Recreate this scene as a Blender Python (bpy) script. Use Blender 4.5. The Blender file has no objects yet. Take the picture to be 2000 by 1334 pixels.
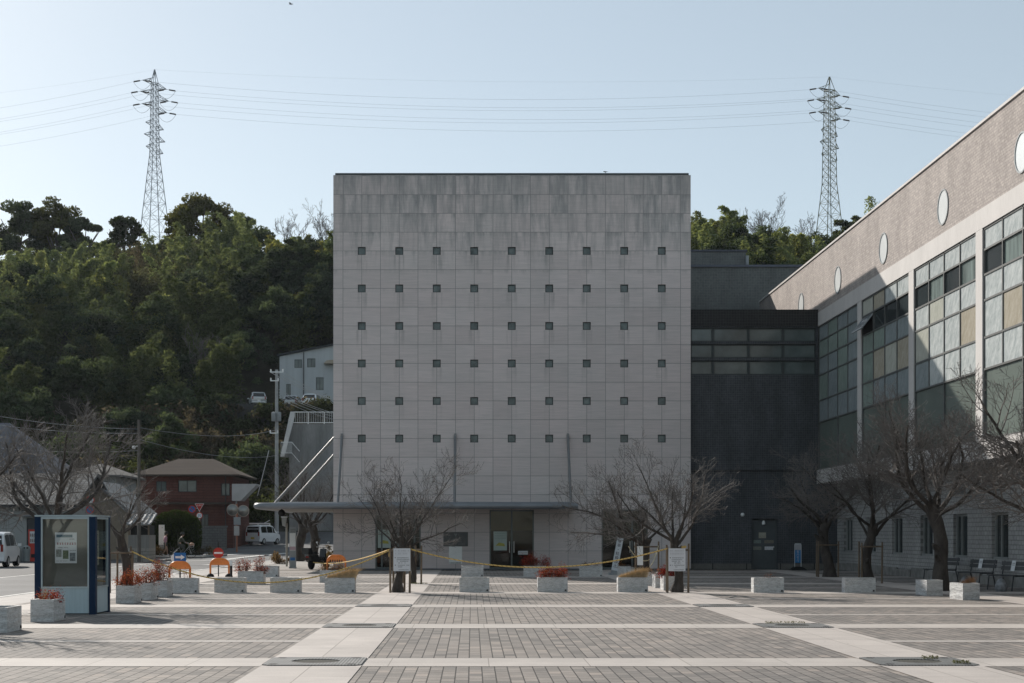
import bpy, math, random
import numpy as np
from mathutils import Vector, Matrix, noise

R = math.radians
SC = bpy.context.scene
COL = SC.collection
F = 55.0 / 36.0 * 2000.0            # focal length in photograph pixels
EYE = 1.6


def PX(px, Y):
    return (px - 922.0) * Y / F


def PZ(py, Y):
    return EYE - (py - 1042.0) * Y / F


def GY(py):
    return EYE * F / (py - 1042.0)


# ------------------------------------------------------------------ lettering (made first, while the scene is empty)
TXT = {}


def make_text(strings):
    objs = []
    for s in strings:
        cu = bpy.data.curves.new('lettering', 'FONT')
        cu.body = s
        cu.size = 1.0
        cu.resolution_u = 2
        cu.align_x = 'CENTER'
        cu.align_y = 'CENTER'
        o = bpy.data.objects.new('lettering', cu)
        COL.objects.link(o)
        objs.append((s, o, cu))
    dg = bpy.context.evaluated_depsgraph_get()
    dg.update()
    for s, o, cu in objs:
        me = bpy.data.meshes.new_from_object(o.evaluated_get(dg))
        TXT[s] = ([v.co.copy() for v in me.vertices], [tuple(p.vertices) for p in me.polygons])
        bpy.data.meshes.remove(me)
    for s, o, cu in objs:
        bpy.data.objects.remove(o)
        bpy.data.curves.remove(cu)


make_text(list('駐車・輪禁止入口案内受付') + ['30', '止まれ', '入口'])

# ------------------------------------------------------------------ mesh building
ORG = {}
CH = {}


class MB:
    def __init__(s):
        s.v = []
        s.f = []
        s.m = []
        s.mi = 0

    def add(s, vs, fs):
        b = len(s.v)
        s.v += [tuple(v) for v in vs]
        s.f += [tuple(i + b for i in f) for f in fs]
        s.m += [s.mi] * len(fs)
        return s

    def mat(s, i):
        s.mi = i
        return s

    def quad(s, a, b, c, d):
        return s.add([a, b, c, d], [(0, 1, 2, 3)])

    def box(s, x0, x1, y0, y1, z0, z1):
        vs = [(x, y, z) for z in (z0, z1) for y in (y0, y1) for x in (x0, x1)]
        return s.add(vs, [(0, 2, 3, 1), (4, 5, 7, 6), (0, 1, 5, 4), (2, 6, 7, 3), (0, 4, 6, 2), (1, 3, 7, 5)])

    def obox(s, c, size, rz=0, rx=0, ry=0):
        m = Matrix.Translation(c) @ Matrix.Rotation(rz, 4, 'Z') @ Matrix.Rotation(ry, 4, 'Y') @ Matrix.Rotation(rx, 4, 'X')
        hx, hy, hz = size[0] / 2, size[1] / 2, size[2] / 2
        vs = [m @ Vector((x, y, z)) for z in (-hz, hz) for y in (-hy, hy) for x in (-hx, hx)]
        return s.add(vs, [(0, 2, 3, 1), (4, 5, 7, 6), (0, 1, 5, 4), (2, 6, 7, 3), (0, 4, 6, 2), (1, 3, 7, 5)])

    def tube(s, pts, rad, n=6, cap=True):
        pts = [Vector(p) for p in pts]
        if not isinstance(rad, (list, tuple)):
            rad = [rad] * len(pts)
        vs = []
        u = None
        for i, p in enumerate(pts):
            d = (pts[min(i + 1, len(pts) - 1)] - pts[max(i - 1, 0)])
            if d.length < 1e-9:
                d = Vector((0, 0, 1))
            d.normalize()
            if u is None:
                u = d.orthogonal().normalized()
            else:
                u = u - d * u.dot(d)
                u = u.normalized() if u.length > 1e-6 else d.orthogonal().normalized()
            w = d.cross(u)
            for k in range(n):
                a = 2 * math.pi * k / n
                vs.append(p + (u * math.cos(a) + w * math.sin(a)) * rad[i])
        fs = []
        for i in range(len(pts) - 1):
            for k in range(n):
                k2 = (k + 1) % n
                fs.append((i * n + k, i * n + k2, (i + 1) * n + k2, (i + 1) * n + k))
        if cap:
            fs.append(tuple(range(n - 1, -1, -1)))
            fs.append(tuple((len(pts) - 1) * n + k for k in range(n)))
        return s.add(vs, fs)

    def lathe(s, prof, c=(0, 0, 0), n=16, axis='Z', cap=True):
        c = Vector(c)
        vs = []
        for r, h in prof:
            for k in range(n):
                a = 2 * math.pi * k / n
                x, y = r * math.cos(a), r * math.sin(a)
                if axis == 'Z':
                    q = (x, y, h)
                elif axis == 'Y':
                    q = (x, h, y)
                else:
                    q = (h, x, y)
                vs.append(c + Vector(q))
        fs = []
        for i in range(len(prof) - 1):
            for k in range(n):
                k2 = (k + 1) % n
                q = (i * n + k, i * n + k2, (i + 1) * n + k2, (i + 1) * n + k)
                fs.append(q if axis != 'Y' else q[::-1])
        if cap:
            a = tuple(range(n - 1, -1, -1))
            b = tuple((len(prof) - 1) * n + k for k in range(n))
            fs += [a, b] if axis != 'Y' else [a[::-1], b[::-1]]
        return s.add(vs, fs)

    def prism(s, poly, d0, d1, axis='Y'):
        def q(a, b, d):
            return (a, d, b) if axis == 'Y' else ((d, a, b) if axis == 'X' else (a, b, d))
        n = len(poly)
        vs = [q(a, b, d0) for a, b in poly] + [q(a, b, d1) for a, b in poly]
        fs = [tuple(range(n)), tuple(range(2 * n - 1, n - 1, -1))]
        for i in range(n):
            j = (i + 1) % n
            fs.append((i, n + i, n + j, j))
        return s.add(vs, fs)

    def ball(s, c, r, n=10, m=6, sq=(1, 1, 1)):
        c = Vector(c)
        prof = []
        vs = []
        fs = []
        for i in range(m + 1):
            t = math.pi * i / m
            for k in range(n):
                a = 2 * math.pi * k / n
                vs.append(c + Vector((r * sq[0] * math.sin(t) * math.cos(a), r * sq[1] * math.sin(t) * math.sin(a), -r * sq[2] * math.cos(t))))
        for i in range(m):
            for k in range(n):
                k2 = (k + 1) % n
                fs.append((i * n + k, i * n + k2, (i + 1) * n + k2, (i + 1) * n + k))
        return s.add(vs, fs)

    def text(s, t, c, right, up, size, out=0.0):
        vs, fs = TXT[t]
        c, right, up = Vector(c), Vector(right), Vector(up)
        return s.add([c + right * (v.x * size) + up * (v.y * size) for v in vs], fs)

    def build(s, name, mats, parent=None, origin=None, smooth=None):
        o0 = Vector((0, 0, 0))
        if parent is not None:
            o0 = ORG[parent.name]
        elif origin is not None:
            o0 = Vector(origin)
        me = bpy.data.meshes.new(name)
        me.from_pydata([(v[0] - o0.x, v[1] - o0.y, v[2] - o0.z) for v in s.v], [], s.f)
        if not isinstance(mats, (list, tuple)):
            mats = [mats]
        for m in mats:
            me.materials.append(m)
        if len(mats) > 1:
            me.polygons.foreach_set('material_index', s.m)
        if smooth is not None:
            me.polygons.foreach_set('use_smooth', [True] * len(me.polygons))
            if smooth < 180:
                me.set_sharp_from_angle(angle=R(smooth))
        me.update()
        return link(name, me, parent, o0)


def link(name, me, parent, o0):
    ob = bpy.data.objects.new(name, me)
    COL.objects.link(ob)
    if parent is not None:
        ob.parent = parent
        CH.setdefault(parent.name, []).append(ob)
    else:
        ob.location = o0
    ORG[ob.name] = Vector(o0)
    return ob


def tag(o, label=None, cat=None, group=None, kind=None):
    if label:
        o['label'] = label
    if cat:
        o['category'] = cat
    if group:
        o['group'] = group
    if kind:
        o['kind'] = kind
    return o


def thing(name, label, cat, loc=(0, 0, 0), group=None):
    o = bpy.data.objects.new(name, None)
    o.empty_display_size = 0.2
    COL.objects.link(o)
    o.location = loc
    ORG[o.name] = Vector(loc)
    return tag(o, label, cat, group)


def copy_tree(o, parent=None):
    c = o.copy()
    COL.objects.link(c)
    if parent is not None:
        c.parent = parent
        CH.setdefault(parent.name, []).append(c)
    ORG[c.name] = ORG[o.name]
    for k in list(CH.get(o.name, [])):
        copy_tree(k, c)
    return c


USED = set()


def place(proto, loc, rz=0.0, label=None, cat=None, group=None):
    """the first call moves the prototype itself, later calls copy it with its parts"""
    if proto.name in USED:
        o = copy_tree(proto)
    else:
        o = proto
        USED.add(proto.name)
    o.location = loc
    o.rotation_euler = (0, 0, rz)
    return tag(o, label, cat, group)


def hole_wall(mb, u0, u1, v0, v1, holes, depth, P):
    """a flat wall in (u, v) with rectangular openings and their reveals; P(u, v, d) gives the point at depth d"""
    us = sorted(set([u0, u1] + [h[0] for h in holes] + [h[1] for h in holes]))
    vs = sorted(set([v0, v1] + [h[2] for h in holes] + [h[3] for h in holes]))
    us = [u for u in us if u0 <= u <= u1]
    vs = [v for v in vs if v0 <= v <= v1]
    for a, b in zip(us, us[1:]):
        for c, d in zip(vs, vs[1:]):
            mu, mv = (a + b) / 2, (c + d) / 2
            if any(h[0] < mu < h[1] and h[2] < mv < h[3] for h in holes):
                continue
            mb.quad(P(a, c, 0), P(b, c, 0), P(b, d, 0), P(a, d, 0))
    for a, b, c, d in holes:
        mb.quad(P(a, c, 0), P(a, d, 0), P(a, d, depth), P(a, c, depth))
        mb.quad(P(b, c, 0), P(b, c, depth), P(b, d, depth), P(b, d, 0))
        mb.quad(P(a, d, 0), P(b, d, 0), P(b, d, depth), P(a, d, depth))
        if c > v0 + 1e-6:
            mb.quad(P(a, c, 0), P(a, c, depth), P(b, c, depth), P(b, c, 0))
    return mb


# ------------------------------------------------------------------ materials
def newmat(name):
    m = bpy.data.materials.new(name)
    m.use_nodes = True
    nt = m.node_tree
    return m, nt, nt.nodes['Principled BSDF']


class NT:
    """short-hand for building node trees"""

    def __init__(s, nt):
        s.nt = nt

    def n(s, typ, **kw):
        nd = s.nt.nodes.new(typ)
        for k, v in kw.items():
            if k.startswith('i_'):
                key = k[2:]
                key = int(key) if key.isdigit() else key.replace('_', ' ')
                s.set(nd, key, v)
            else:
                setattr(nd, k, v)
        return nd

    def set(s, nd, key, v):
        if isinstance(v, bpy.types.NodeSocket):
            s.nt.links.new(v, nd.inputs[key])
        elif isinstance(v, bpy.types.Node):
            s.nt.links.new(v.outputs[0], nd.inputs[key])
        else:
            nd.inputs[key].default_value = v

    def m(s, op, a, b=0.0, c=None, clamp=False):
        nd = s.nt.nodes.new('ShaderNodeMath')
        nd.operation = op
        nd.use_clamp = clamp
        s.set(nd, 0, a)
        s.set(nd, 1, b)
        if c is not None:
            s.set(nd, 2, c)
        return nd.outputs[0]

    def mix(s, f, a, b, blend='MIX'):
        nd = s.nt.nodes.new('ShaderNodeMix')
        nd.data_type = 'RGBA'
        nd.blend_type = blend
        s.set(nd, 0, f)
        for k, v in ((6, a), (7, b)):
            if isinstance(v, (tuple, list)):
                v = tuple(v) + (1,) if len(v) == 3 else v
            s.set(nd, k, v)
        return nd.outputs[2]

    def sep(s, v):
        nd = s.nt.nodes.new('ShaderNodeSeparateXYZ')
        s.set(nd, 0, v)
        return nd.outputs

    def comb(s, x=0.0, y=0.0, z=0.0):
        nd = s.nt.nodes.new('ShaderNodeCombineXYZ')
        s.set(nd, 0, x)
        s.set(nd, 1, y)
        s.set(nd, 2, z)
        return nd.outputs[0]

    def noise(s, vec, scale, detail=4, rough=0.55):
        nd = s.nt.nodes.new('ShaderNodeTexNoise')
        s.set(nd, 'Vector', vec)
        nd.inputs['Scale'].default_value = scale
        nd.inputs['Detail'].default_value = detail
        nd.inputs['Roughness'].default_value = rough
        return nd.outputs[0]

    def rng(s, v, a, b, c=0.0, d=1.0):
        nd = s.nt.nodes.new('ShaderNodeMapRange')
        s.set(nd, 0, v)
        nd.inputs[1].default_value = a
        nd.inputs[2].default_value = b
        nd.inputs[3].default_value = c
        nd.inputs[4].default_value = d
        return nd.outputs[0]

    def obj(s):
        return s.nt.nodes.new('ShaderNodeTexCoord').outputs['Object']

    def bump(s, h, strength, dist=0.01):
        nd = s.nt.nodes.new('ShaderNodeBump')
        s.set(nd, 'Height', h)
        nd.inputs['Strength'].default_value = strength
        nd.inputs['Distance'].default_value = dist
        return nd.outputs[0]


def mk(name, c, rough=0.6, spec=0.3, metal=0.0, var=0.15, ns=3.0, c2=None, bump=0.0, bd=0.01, stretch=(1, 1, 1), fine=0.0):
    m, nt, b = newmat(name)
    t = NT(nt)
    v = t.n('ShaderNodeMapping', i_Scale=stretch, i_Vector=t.obj()).outputs[0]
    n1 = t.noise(v, ns, 5)
    lo = tuple(x * (1 - var) for x in c) if c2 is None else c
    hi = tuple(min(1, x * (1 + var)) for x in c) if c2 is None else c2
    col = t.mix(t.rng(n1, 0.3, 0.7), lo, hi)
    if fine:
        n2 = t.noise(v, ns * 14, 3)
        col = t.mix(1.0, col, t.mix(t.rng(n2, 0.3, 0.7), (1 - fine,) * 3, (1 + fine * 0.4,) * 3), 'MULTIPLY')
    t.set(b, 'Base Color', col)
    b.inputs['Roughness'].default_value = rough
    b.inputs['Specular IOR Level'].default_value = spec
    b.inputs['Metallic'].default_value = metal
    if bump:
        t.set(b, 'Normal', t.bump(t.noise(v, ns * 4, 6), bump, bd))
    return m


def plane_uv(t, plane):
    s = t.sep(t.obj())
    return {'XZ': (s[0], s[2]), 'YZ': (s[1], s[2]), 'XY': (s[0], s[1])}[plane]


def brick_mat(name, plane, c1, c2, mortar, w, h, ms=0.008, rough=0.75, bump=0.35, offset=0.5, macro=0.18):
    m, nt, b = newmat(name)
    t = NT(nt)
    u, v = plane_uv(t, plane)
    uv = t.comb(u, v, 0.0)
    br = t.n('ShaderNodeTexBrick', i_Vector=uv, offset=offset)
    br.inputs['Color1'].default_value = (*c1, 1)
    br.inputs['Color2'].default_value = (*c2, 1)
    br.inputs['Mortar'].default_value = (*mortar, 1)
    br.inputs['Scale'].default_value = 1.0
    br.inputs['Mortar Size'].default_value = ms
    br.inputs['Brick Width'].default_value = w
    br.inputs['Row Height'].default_value = h
    nz = t.noise(t.comb(t.m('MULTIPLY', u, 1.0), t.m('MULTIPLY', v, 0.35), 0.0), 1.2, 6)
    col = t.mix(1.0, br.outputs[0], t.mix(t.rng(nz, 0.3, 0.7), (1 - macro,) * 3, (1 + macro * 0.5,) * 3), 'MULTIPLY')
    n2 = t.noise(uv, 9.0, 4)
    col = t.mix(1.0, col, t.mix(t.rng(n2, 0.3, 0.7), (0.82,) * 3, (1.1,) * 3), 'MULTIPLY')
    t.set(b, 'Base Color', col)
    b.inputs['Roughness'].default_value = rough
    b.inputs['Specular IOR Level'].default_value = 0.25
    hgt = t.m('ADD', t.m('MULTIPLY', br.outputs['Fac'], -1.0), t.m('MULTIPLY', t.noise(uv, 14, 4), 0.8))
    t.set(b, 'Normal', t.bump(hgt, bump, 0.012))
    return m


def leaf_mat(name, trans=0.35, gloss=0.0):
    m, nt, b = newmat(name)
    t = NT(nt)
    at = t.n('ShaderNodeAttribute', attribute_name='tint')
    nt.nodes.remove(b)
    df = t.n('ShaderNodeBsdfDiffuse', i_Color=at.outputs['Color'])
    tr = t.n('ShaderNodeBsdfTranslucent', i_Color=t.mix(0.55, at.outputs['Color'], t.mix(1.0, at.outputs['Color'], (1.5, 1.35, 0.5), 'MULTIPLY')))
    mx = t.n('ShaderNodeMixShader', i_0=trans)
    nt.links.new(df.outputs[0], mx.inputs[1])
    nt.links.new(tr.outputs[0], mx.inputs[2])
    nt.links.new(mx.outputs[0], nt.nodes['Material Output'].inputs[0])
    return m


def leaf_mesh(name, C, size, col, mat, parent=None, origin=None, aspect=0.55, seed=0, axis=None, axw=0.0):
    """one small rhombus per leaf or leaf cluster"""
    rg = np.random.default_rng(seed)
    N = len(C)
    t1 = rg.normal(size=(N, 3))
    if axis is not None:
        t1 = t1 * (1 - axw) + axis * axw
    t1 /= np.linalg.norm(t1, axis=1)[:, None] + 1e-9
    t2 = np.cross(t1, rg.normal(size=(N, 3)))
    t2 /= np.linalg.norm(t2, axis=1)[:, None] + 1e-9
    s = np.asarray(size).reshape(-1, 1) * np.ones((N, 1))
    a = np.asarray(aspect).reshape(-1, 1) * np.ones((N, 1))
    o0 = Vector((0, 0, 0))
    if parent is not None:
        o0 = ORG[parent.name]
    elif origin is not None:
        o0 = Vector(origin)
    C = C - np.array(o0)
    V = np.stack([C + t1 * s, C + t2 * s * a, C - t1 * s, C - t2 * s * a], axis=1).reshape(-1, 3)
    me = bpy.data.meshes.new(name)
    me.vertices.add(4 * N)
    me.vertices.foreach_set('co', V.astype(np.float32).ravel())
    me.loops.add(4 * N)
    me.loops.foreach_set('vertex_index', np.arange(4 * N, dtype=np.int32))
    me.polygons.add(N)
    me.polygons.foreach_set('loop_start', np.arange(0, 4 * N, 4, dtype=np.int32))
    at = me.attributes.new('tint', 'FLOAT_COLOR', 'FACE')
    c4 = np.ones((N, 4), dtype=np.float32)
    c4[:, :3] = np.clip(col, 0.002, 1)
    at.data.foreach_set('color', c4.ravel())
    me.materials.append(mat)
    me.update(calc_edges=True)
    me.validate()
    return link(name, me, parent, o0)

# ------------------------------------------------------------------ camera, world, sun
cam = bpy.data.cameras.new('camera')
cam.lens = 55.0
cam.sensor_width = 36.0
cam.shift_x = 78.0 / 2000.0
cam.shift_y = 375.0 / 2000.0
cam.clip_start = 0.1
cam.clip_end = 4000.0
cam_ob = bpy.data.objects.new('camera', cam)
COL.objects.link(cam_ob)
cam_ob.location = (0, 0, EYE)
cam_ob.rotation_euler = (R(90), 0, 0)
SC.camera = cam_ob

SUN_DIR = Vector((-1.0, 1.67, 1.0)).normalized()
EL = math.asin(SUN_DIR.z)
AZ = math.atan2(SUN_DIR.x, SUN_DIR.y)
world = bpy.data.worlds.new('World')
SC.world = world
world.use_nodes = True
wn = world.node_tree
sky = wn.nodes.new('ShaderNodeTexSky')
sky.sky_type = 'NISHITA'
sky.sun_disc = False
sky.sun_elevation = EL
sky.sun_rotation = AZ
sky.altitude = 30.0
sky.air_density = 1.0
sky.dust_density = 0.42
sky.ozone_density = 1.5
bg = wn.nodes['Background']
hs = wn.nodes.new('ShaderNodeHueSaturation')
hs.inputs['Saturation'].default_value = 0.68
wn.links.new(sky.outputs[0], hs.inputs['Color'])
hz = wn.nodes.new('ShaderNodeMix')          # thin even haze over the clear-sky model
hz.data_type = 'RGBA'
hz.inputs[0].default_value = 0.36
hz.inputs[7].default_value = (4.15, 5.0, 5.05, 1)
wn.links.new(hs.outputs[0], hz.inputs[6])
wn.links.new(hz.outputs[2], bg.inputs[0])
bg.inputs[1].default_value = 0.10
sun = bpy.data.lights.new('sun', 'SUN')
sun.energy = 4.5
sun.angle = R(0.5)
sun.color = (1.0, 0.93, 0.84)
sun_ob = bpy.data.objects.new('sun', sun)
COL.objects.link(sun_ob)
sun_ob.location = SUN_DIR * 200
sun_ob.rotation_euler = SUN_DIR.to_track_quat('Z', 'Y').to_euler()
SC.view_settings.view_transform = 'Standard'
SC.view_settings.look = 'None'
SC.view_settings.exposure = 0.3
SC.view_settings.gamma = 1.0
SC.view_settings.use_curve_mapping = False
SC.cycles.max_bounces = 8
SC.cycles.diffuse_bounces = 3
SC.cycles.glossy_bounces = 3
SC.cycles.transparent_max_bounces = 12
SC.cycles.use_denoising = True
SC.cycles.denoiser = 'OPENIMAGEDENOISE'
SC.cycles.denoising_input_passes = 'RGB_ALBEDO_NORMAL'
SC.cycles.denoising_prefilter = 'ACCURATE'
SC.cycles.sample_clamp_indirect = 6.0
SC.cycles.use_adaptive_sampling = False

# ------------------------------------------------------------------ shared materials
STEEL = mk('brushed_steel', (0.62, 0.63, 0.64), rough=0.32, metal=0.85, var=0.06)
DARKMETAL = mk('dark_metal', (0.035, 0.038, 0.042), rough=0.5, spec=0.4, var=0.2)
BLACKM = mk('black_rubber', (0.018, 0.018, 0.019), rough=0.75, var=0.2)
WHITEP = mk('white_paint', (0.74, 0.75, 0.75), rough=0.45, var=0.06, ns=2)
PAPER = mk('paper', (0.66, 0.67, 0.69), rough=0.8, var=0.05)
INK = mk('ink', (0.06, 0.065, 0.08), rough=0.8, var=0.1)
GREYM = mk('grey_painted_metal', (0.28, 0.30, 0.31), rough=0.5, var=0.12)
WOOD = mk('weathered_stake_wood', (0.16, 0.12, 0.085), rough=0.85, var=0.35, ns=9, stretch=(1, 1, 0.15), bump=0.3)
REDP = mk('red_paint', (0.42, 0.035, 0.022), rough=0.4, var=0.12)
BLUEP = mk('blue_paint', (0.02, 0.13, 0.36), rough=0.4, var=0.1)
ORANGEP = mk('orange_paint', (0.72, 0.22, 0.055), rough=0.42, var=0.14, ns=5)
SOIL = mk('soil', (0.07, 0.055, 0.04), rough=0.95, var=0.4, ns=12, bump=0.6)
CONC = mk('grey_concrete', (0.27, 0.27, 0.265), rough=0.85, var=0.28, ns=0.9, stretch=(1.4, 1.4, 0.35), bump=0.3, fine=0.15)
TYRE = BLACKM


def glass_mat(name, tint, refl=0.9, base=0.06):
    """window glass one sees through: clear transmission with a mirror share that grows at grazing angles"""
    m, nt, b = newmat(name)
    t = NT(nt)
    nt.nodes.remove(b)
    tr = t.n('ShaderNodeBsdfTransparent', i_Color=(*tint, 1))
    gl = t.n('ShaderNodeBsdfGlossy', i_Color=(refl, refl, refl, 1), i_Roughness=0.03)
    lw = t.n('ShaderNodeLayerWeight', i_Blend=0.25)
    mx = t.n('ShaderNodeMixShader', i_0=t.m('ADD', t.m('MULTIPLY', lw.outputs['Facing'], 0.45), base))
    nt.links.new(tr.outputs[0], mx.inputs[1])
    nt.links.new(gl.outputs[0], mx.inputs[2])
    nt.links.new(mx.outputs[0], nt.nodes['Material Output'].inputs[0])
    return m


CLEAR = glass_mat('clear_glass', (0.58, 0.64, 0.62), base=0.03)
DARKGLASS = mk('dark_window_glass', (0.03, 0.038, 0.04), rough=0.06, spec=0.6, var=0.25, ns=0.7)
GREYGLASS = mk('grey_window_glass', (0.095, 0.118, 0.118), rough=0.12, spec=0.55, var=0.35, ns=0.8)


def facade_mat(xc):
    m, nt, b = newmat('stained_concrete_panels')
    t = NT(nt)
    s = t.sep(t.obj())
    u = t.m('ADD', s[0], xc)
    v = s[2]
    p = 36.63 / 44.35
    u0, v0 = (706.5 - 922) / 44.35, 1.6 + (1042 - 490) / 44.35
    pu = t.m('DIVIDE', t.m('SUBTRACT', u, u0), p)
    pv = t.m('DIVIDE', t.m('SUBTRACT', v, v0), p)
    cell = t.n('ShaderNodeTexWhiteNoise', noise_dimensions='2D')
    t.set(cell, 'Vector', t.comb(t.m('FLOOR', pu), t.m('FLOOR', pv), 0.0))
    rnd = cell.outputs['Value']
    fu, fv = t.m('FRACT', pu), t.m('FRACT', pv)
    du = t.m('SUBTRACT', 0.5, t.m('ABSOLUTE', t.m('SUBTRACT', fu, 0.5)))
    dv = t.m('SUBTRACT', 0.5, t.m('ABSOLUTE', t.m('SUBTRACT', fv, 0.5)))
    joint = t.m('MAXIMUM', t.m('LESS_THAN', du, 0.0125), t.m('LESS_THAN', dv, 0.0125))
    base = t.mix(rnd, (0.585, 0.527, 0.516), (0.642, 0.584, 0.572))
    # board-like horizontal striation and blotches
    st = t.noise(t.comb(t.m('MULTIPLY', u, 1.1), t.m('MULTIPLY', v, 16.0), t.m('MULTIPLY', rnd, 30.0)), 1.0, 5)
    base = t.mix(1.0, base, t.mix(t.rng(st, 0.3, 0.7), (0.90, 0.905, 0.905), (1.06, 1.05, 1.05)), 'MULTIPLY')
    bl = t.noise(t.comb(u, v, 4.0), 0.45, 4)
    base = t.mix(1.0, base, t.mix(t.rng(bl, 0.3, 0.7), (0.93, 0.95, 0.95), (1.04, 1.02, 1.02)), 'MULTIPLY')
    # weathering that ran down from the roof edge: greenish-grey streaks, different in each panel
    zr = t.m('MULTIPLY', rnd, 20.0)
    sn = t.noise(t.comb(t.m('MULTIPLY', u, 3.4), t.m('MULTIPLY', v, 0.5), zr), 1.0, 5, 0.65)
    sn2 = t.noise(t.comb(t.m('MULTIPLY', u, 12.0), t.m('MULTIPLY', v, 0.3), zr), 1.0, 4)
    top = t.rng(v, 12.9, 17.0)
    amt = t.m('MULTIPLY', t.rng(t.m('ADD', sn, t.m('MULTIPLY', top, 0.24)), 0.53, 0.82), t.rng(top, 0.0, 0.35))
    amt = t.m('MULTIPLY', amt, t.rng(rnd, 0.0, 1.0, 0.55, 1.0))
    base = t.mix(t.m('MULTIPLY', amt, 0.8, clamp=True), base, (0.22, 0.232, 0.238))
    lime = t.m('MULTIPLY', t.rng(sn2, 0.56, 0.72), t.m('MULTIPLY', t.rng(top, 0.3, 0.9), 0.5))
    base = t.mix(lime, base, (0.52, 0.505, 0.495))
    # dirt just below the horizontal joints of the upper courses
    dj = t.m('MULTIPLY', t.rng(fv, 0.72, 1.0), t.m('MULTIPLY', t.rng(sn, 0.45, 0.7), t.rng(v, 10.0, 15.0, 0.0, 0.6)))
    base = t.mix(dj, base, (0.20, 0.21, 0.205))
    # runs under the small windows
    wu = t.m('MULTIPLY', t.m('SUBTRACT', t.m('FRACT', t.m('ADD', t.m('MULTIPLY', pu, 0.5), 0.5)), 0.5), 2 * p)
    wv = t.m('MULTIPLY', t.m('FRACT', t.m('MULTIPLY', pv, -0.5)), 2 * p)
    hw = t.m('ABSOLUTE', wu)
    run = t.m('MULTIPLY', t.rng(hw, 0.27, 0.2), t.rng(hw, 0.02, 0.16, 0.35, 1.0))
    run = t.m('MULTIPLY', run, t.m('MULTIPLY', t.rng(wv, 0.16, 0.2), t.rng(wv, 0.5, 1.05, 1.0, 0.0)))
    run = t.m('MULTIPLY', run, t.m('MULTIPLY', t.rng(t.noise(t.comb(t.m('MULTIPLY', u, 7.0), t.m('MULTIPLY', v, 0.4), 9.0), 1.0, 4), 0.38, 0.62), t.rng(v, 6.0, 13.0, 0.06, 0.55)))
    run = t.m('MULTIPLY', run, t.m('LESS_THAN', v, 14.1))
    base = t.mix(run, base, (0.20, 0.205, 0.20))
    col = t.mix(joint, base, (0.26, 0.255, 0.255))
    t.set(b, 'Base Color', col)
    b.inputs['Roughness'].default_value = 0.8
    b.inputs['Specular IOR Level'].default_value = 0.25
    h = t.m('ADD', t.m('MULTIPLY', joint, -1.0), t.m('MULTIPLY', st, 0.25))
    t.set(b, 'Normal', t.bump(h, 0.4, 0.012))
    return m


# ------------------------------------------------------------------ ground
PROFILE = [(-120, 0), (0, 0), (60, 0), (100, 0), (112, 0), (122, 0.35), (135, 0.75), (145, 3.0), (155, 6.8), (165, 10.6), (180, 15.0), (190, 21.0),
           (200, 27.0), (210, 31.5), (225, 36.5), (240, 40.0), (260, 43.0), (290, 46.0), (330, 47.0), (420, 42.0), ]


def gz(x, y):
    for (a, za), (b, zb) in zip(PROFILE, PROFILE[1:]):
        if a <= y <= b:
            z = za + (zb - za) * (y - a) / (b - a)
            break
    else:
        z = 0
    if y > 150:
        k = min(1, (y - 150) / 50)
        z += k * 2.2 * math.sin(x * 0.045 + 1.3) + k * 1.2 * math.sin(x * 0.11 + y * 0.05)
    return z


def sheet(name, xs, ys, mat, dz=0.0):
    mb = MB()
    vs = [(x, y, gz(x, y) + dz) for y in ys for x in xs]
    nx = len(xs)
    fs = [(j * nx + i, j * nx + i + 1, (j + 1) * nx + i + 1, (j + 1) * nx + i) for j in range(len(ys) - 1) for i in range(nx - 1)]
    mb.add(vs, fs)
    return tag(mb.build(name, mat, smooth=180), kind='structure')


GROUNDM = mk('dark_hill_earth', (0.045, 0.042, 0.03), rough=0.95, var=0.45, ns=0.15, bump=0.4, bd=0.3, fine=0.3)
xs = [-350, -270] + list(range(-200, 201, 8)) + [270, 350]
sheet('ground', xs, [p[0] for p in PROFILE], GROUNDM, -0.03)

PLAZAM = None


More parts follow.
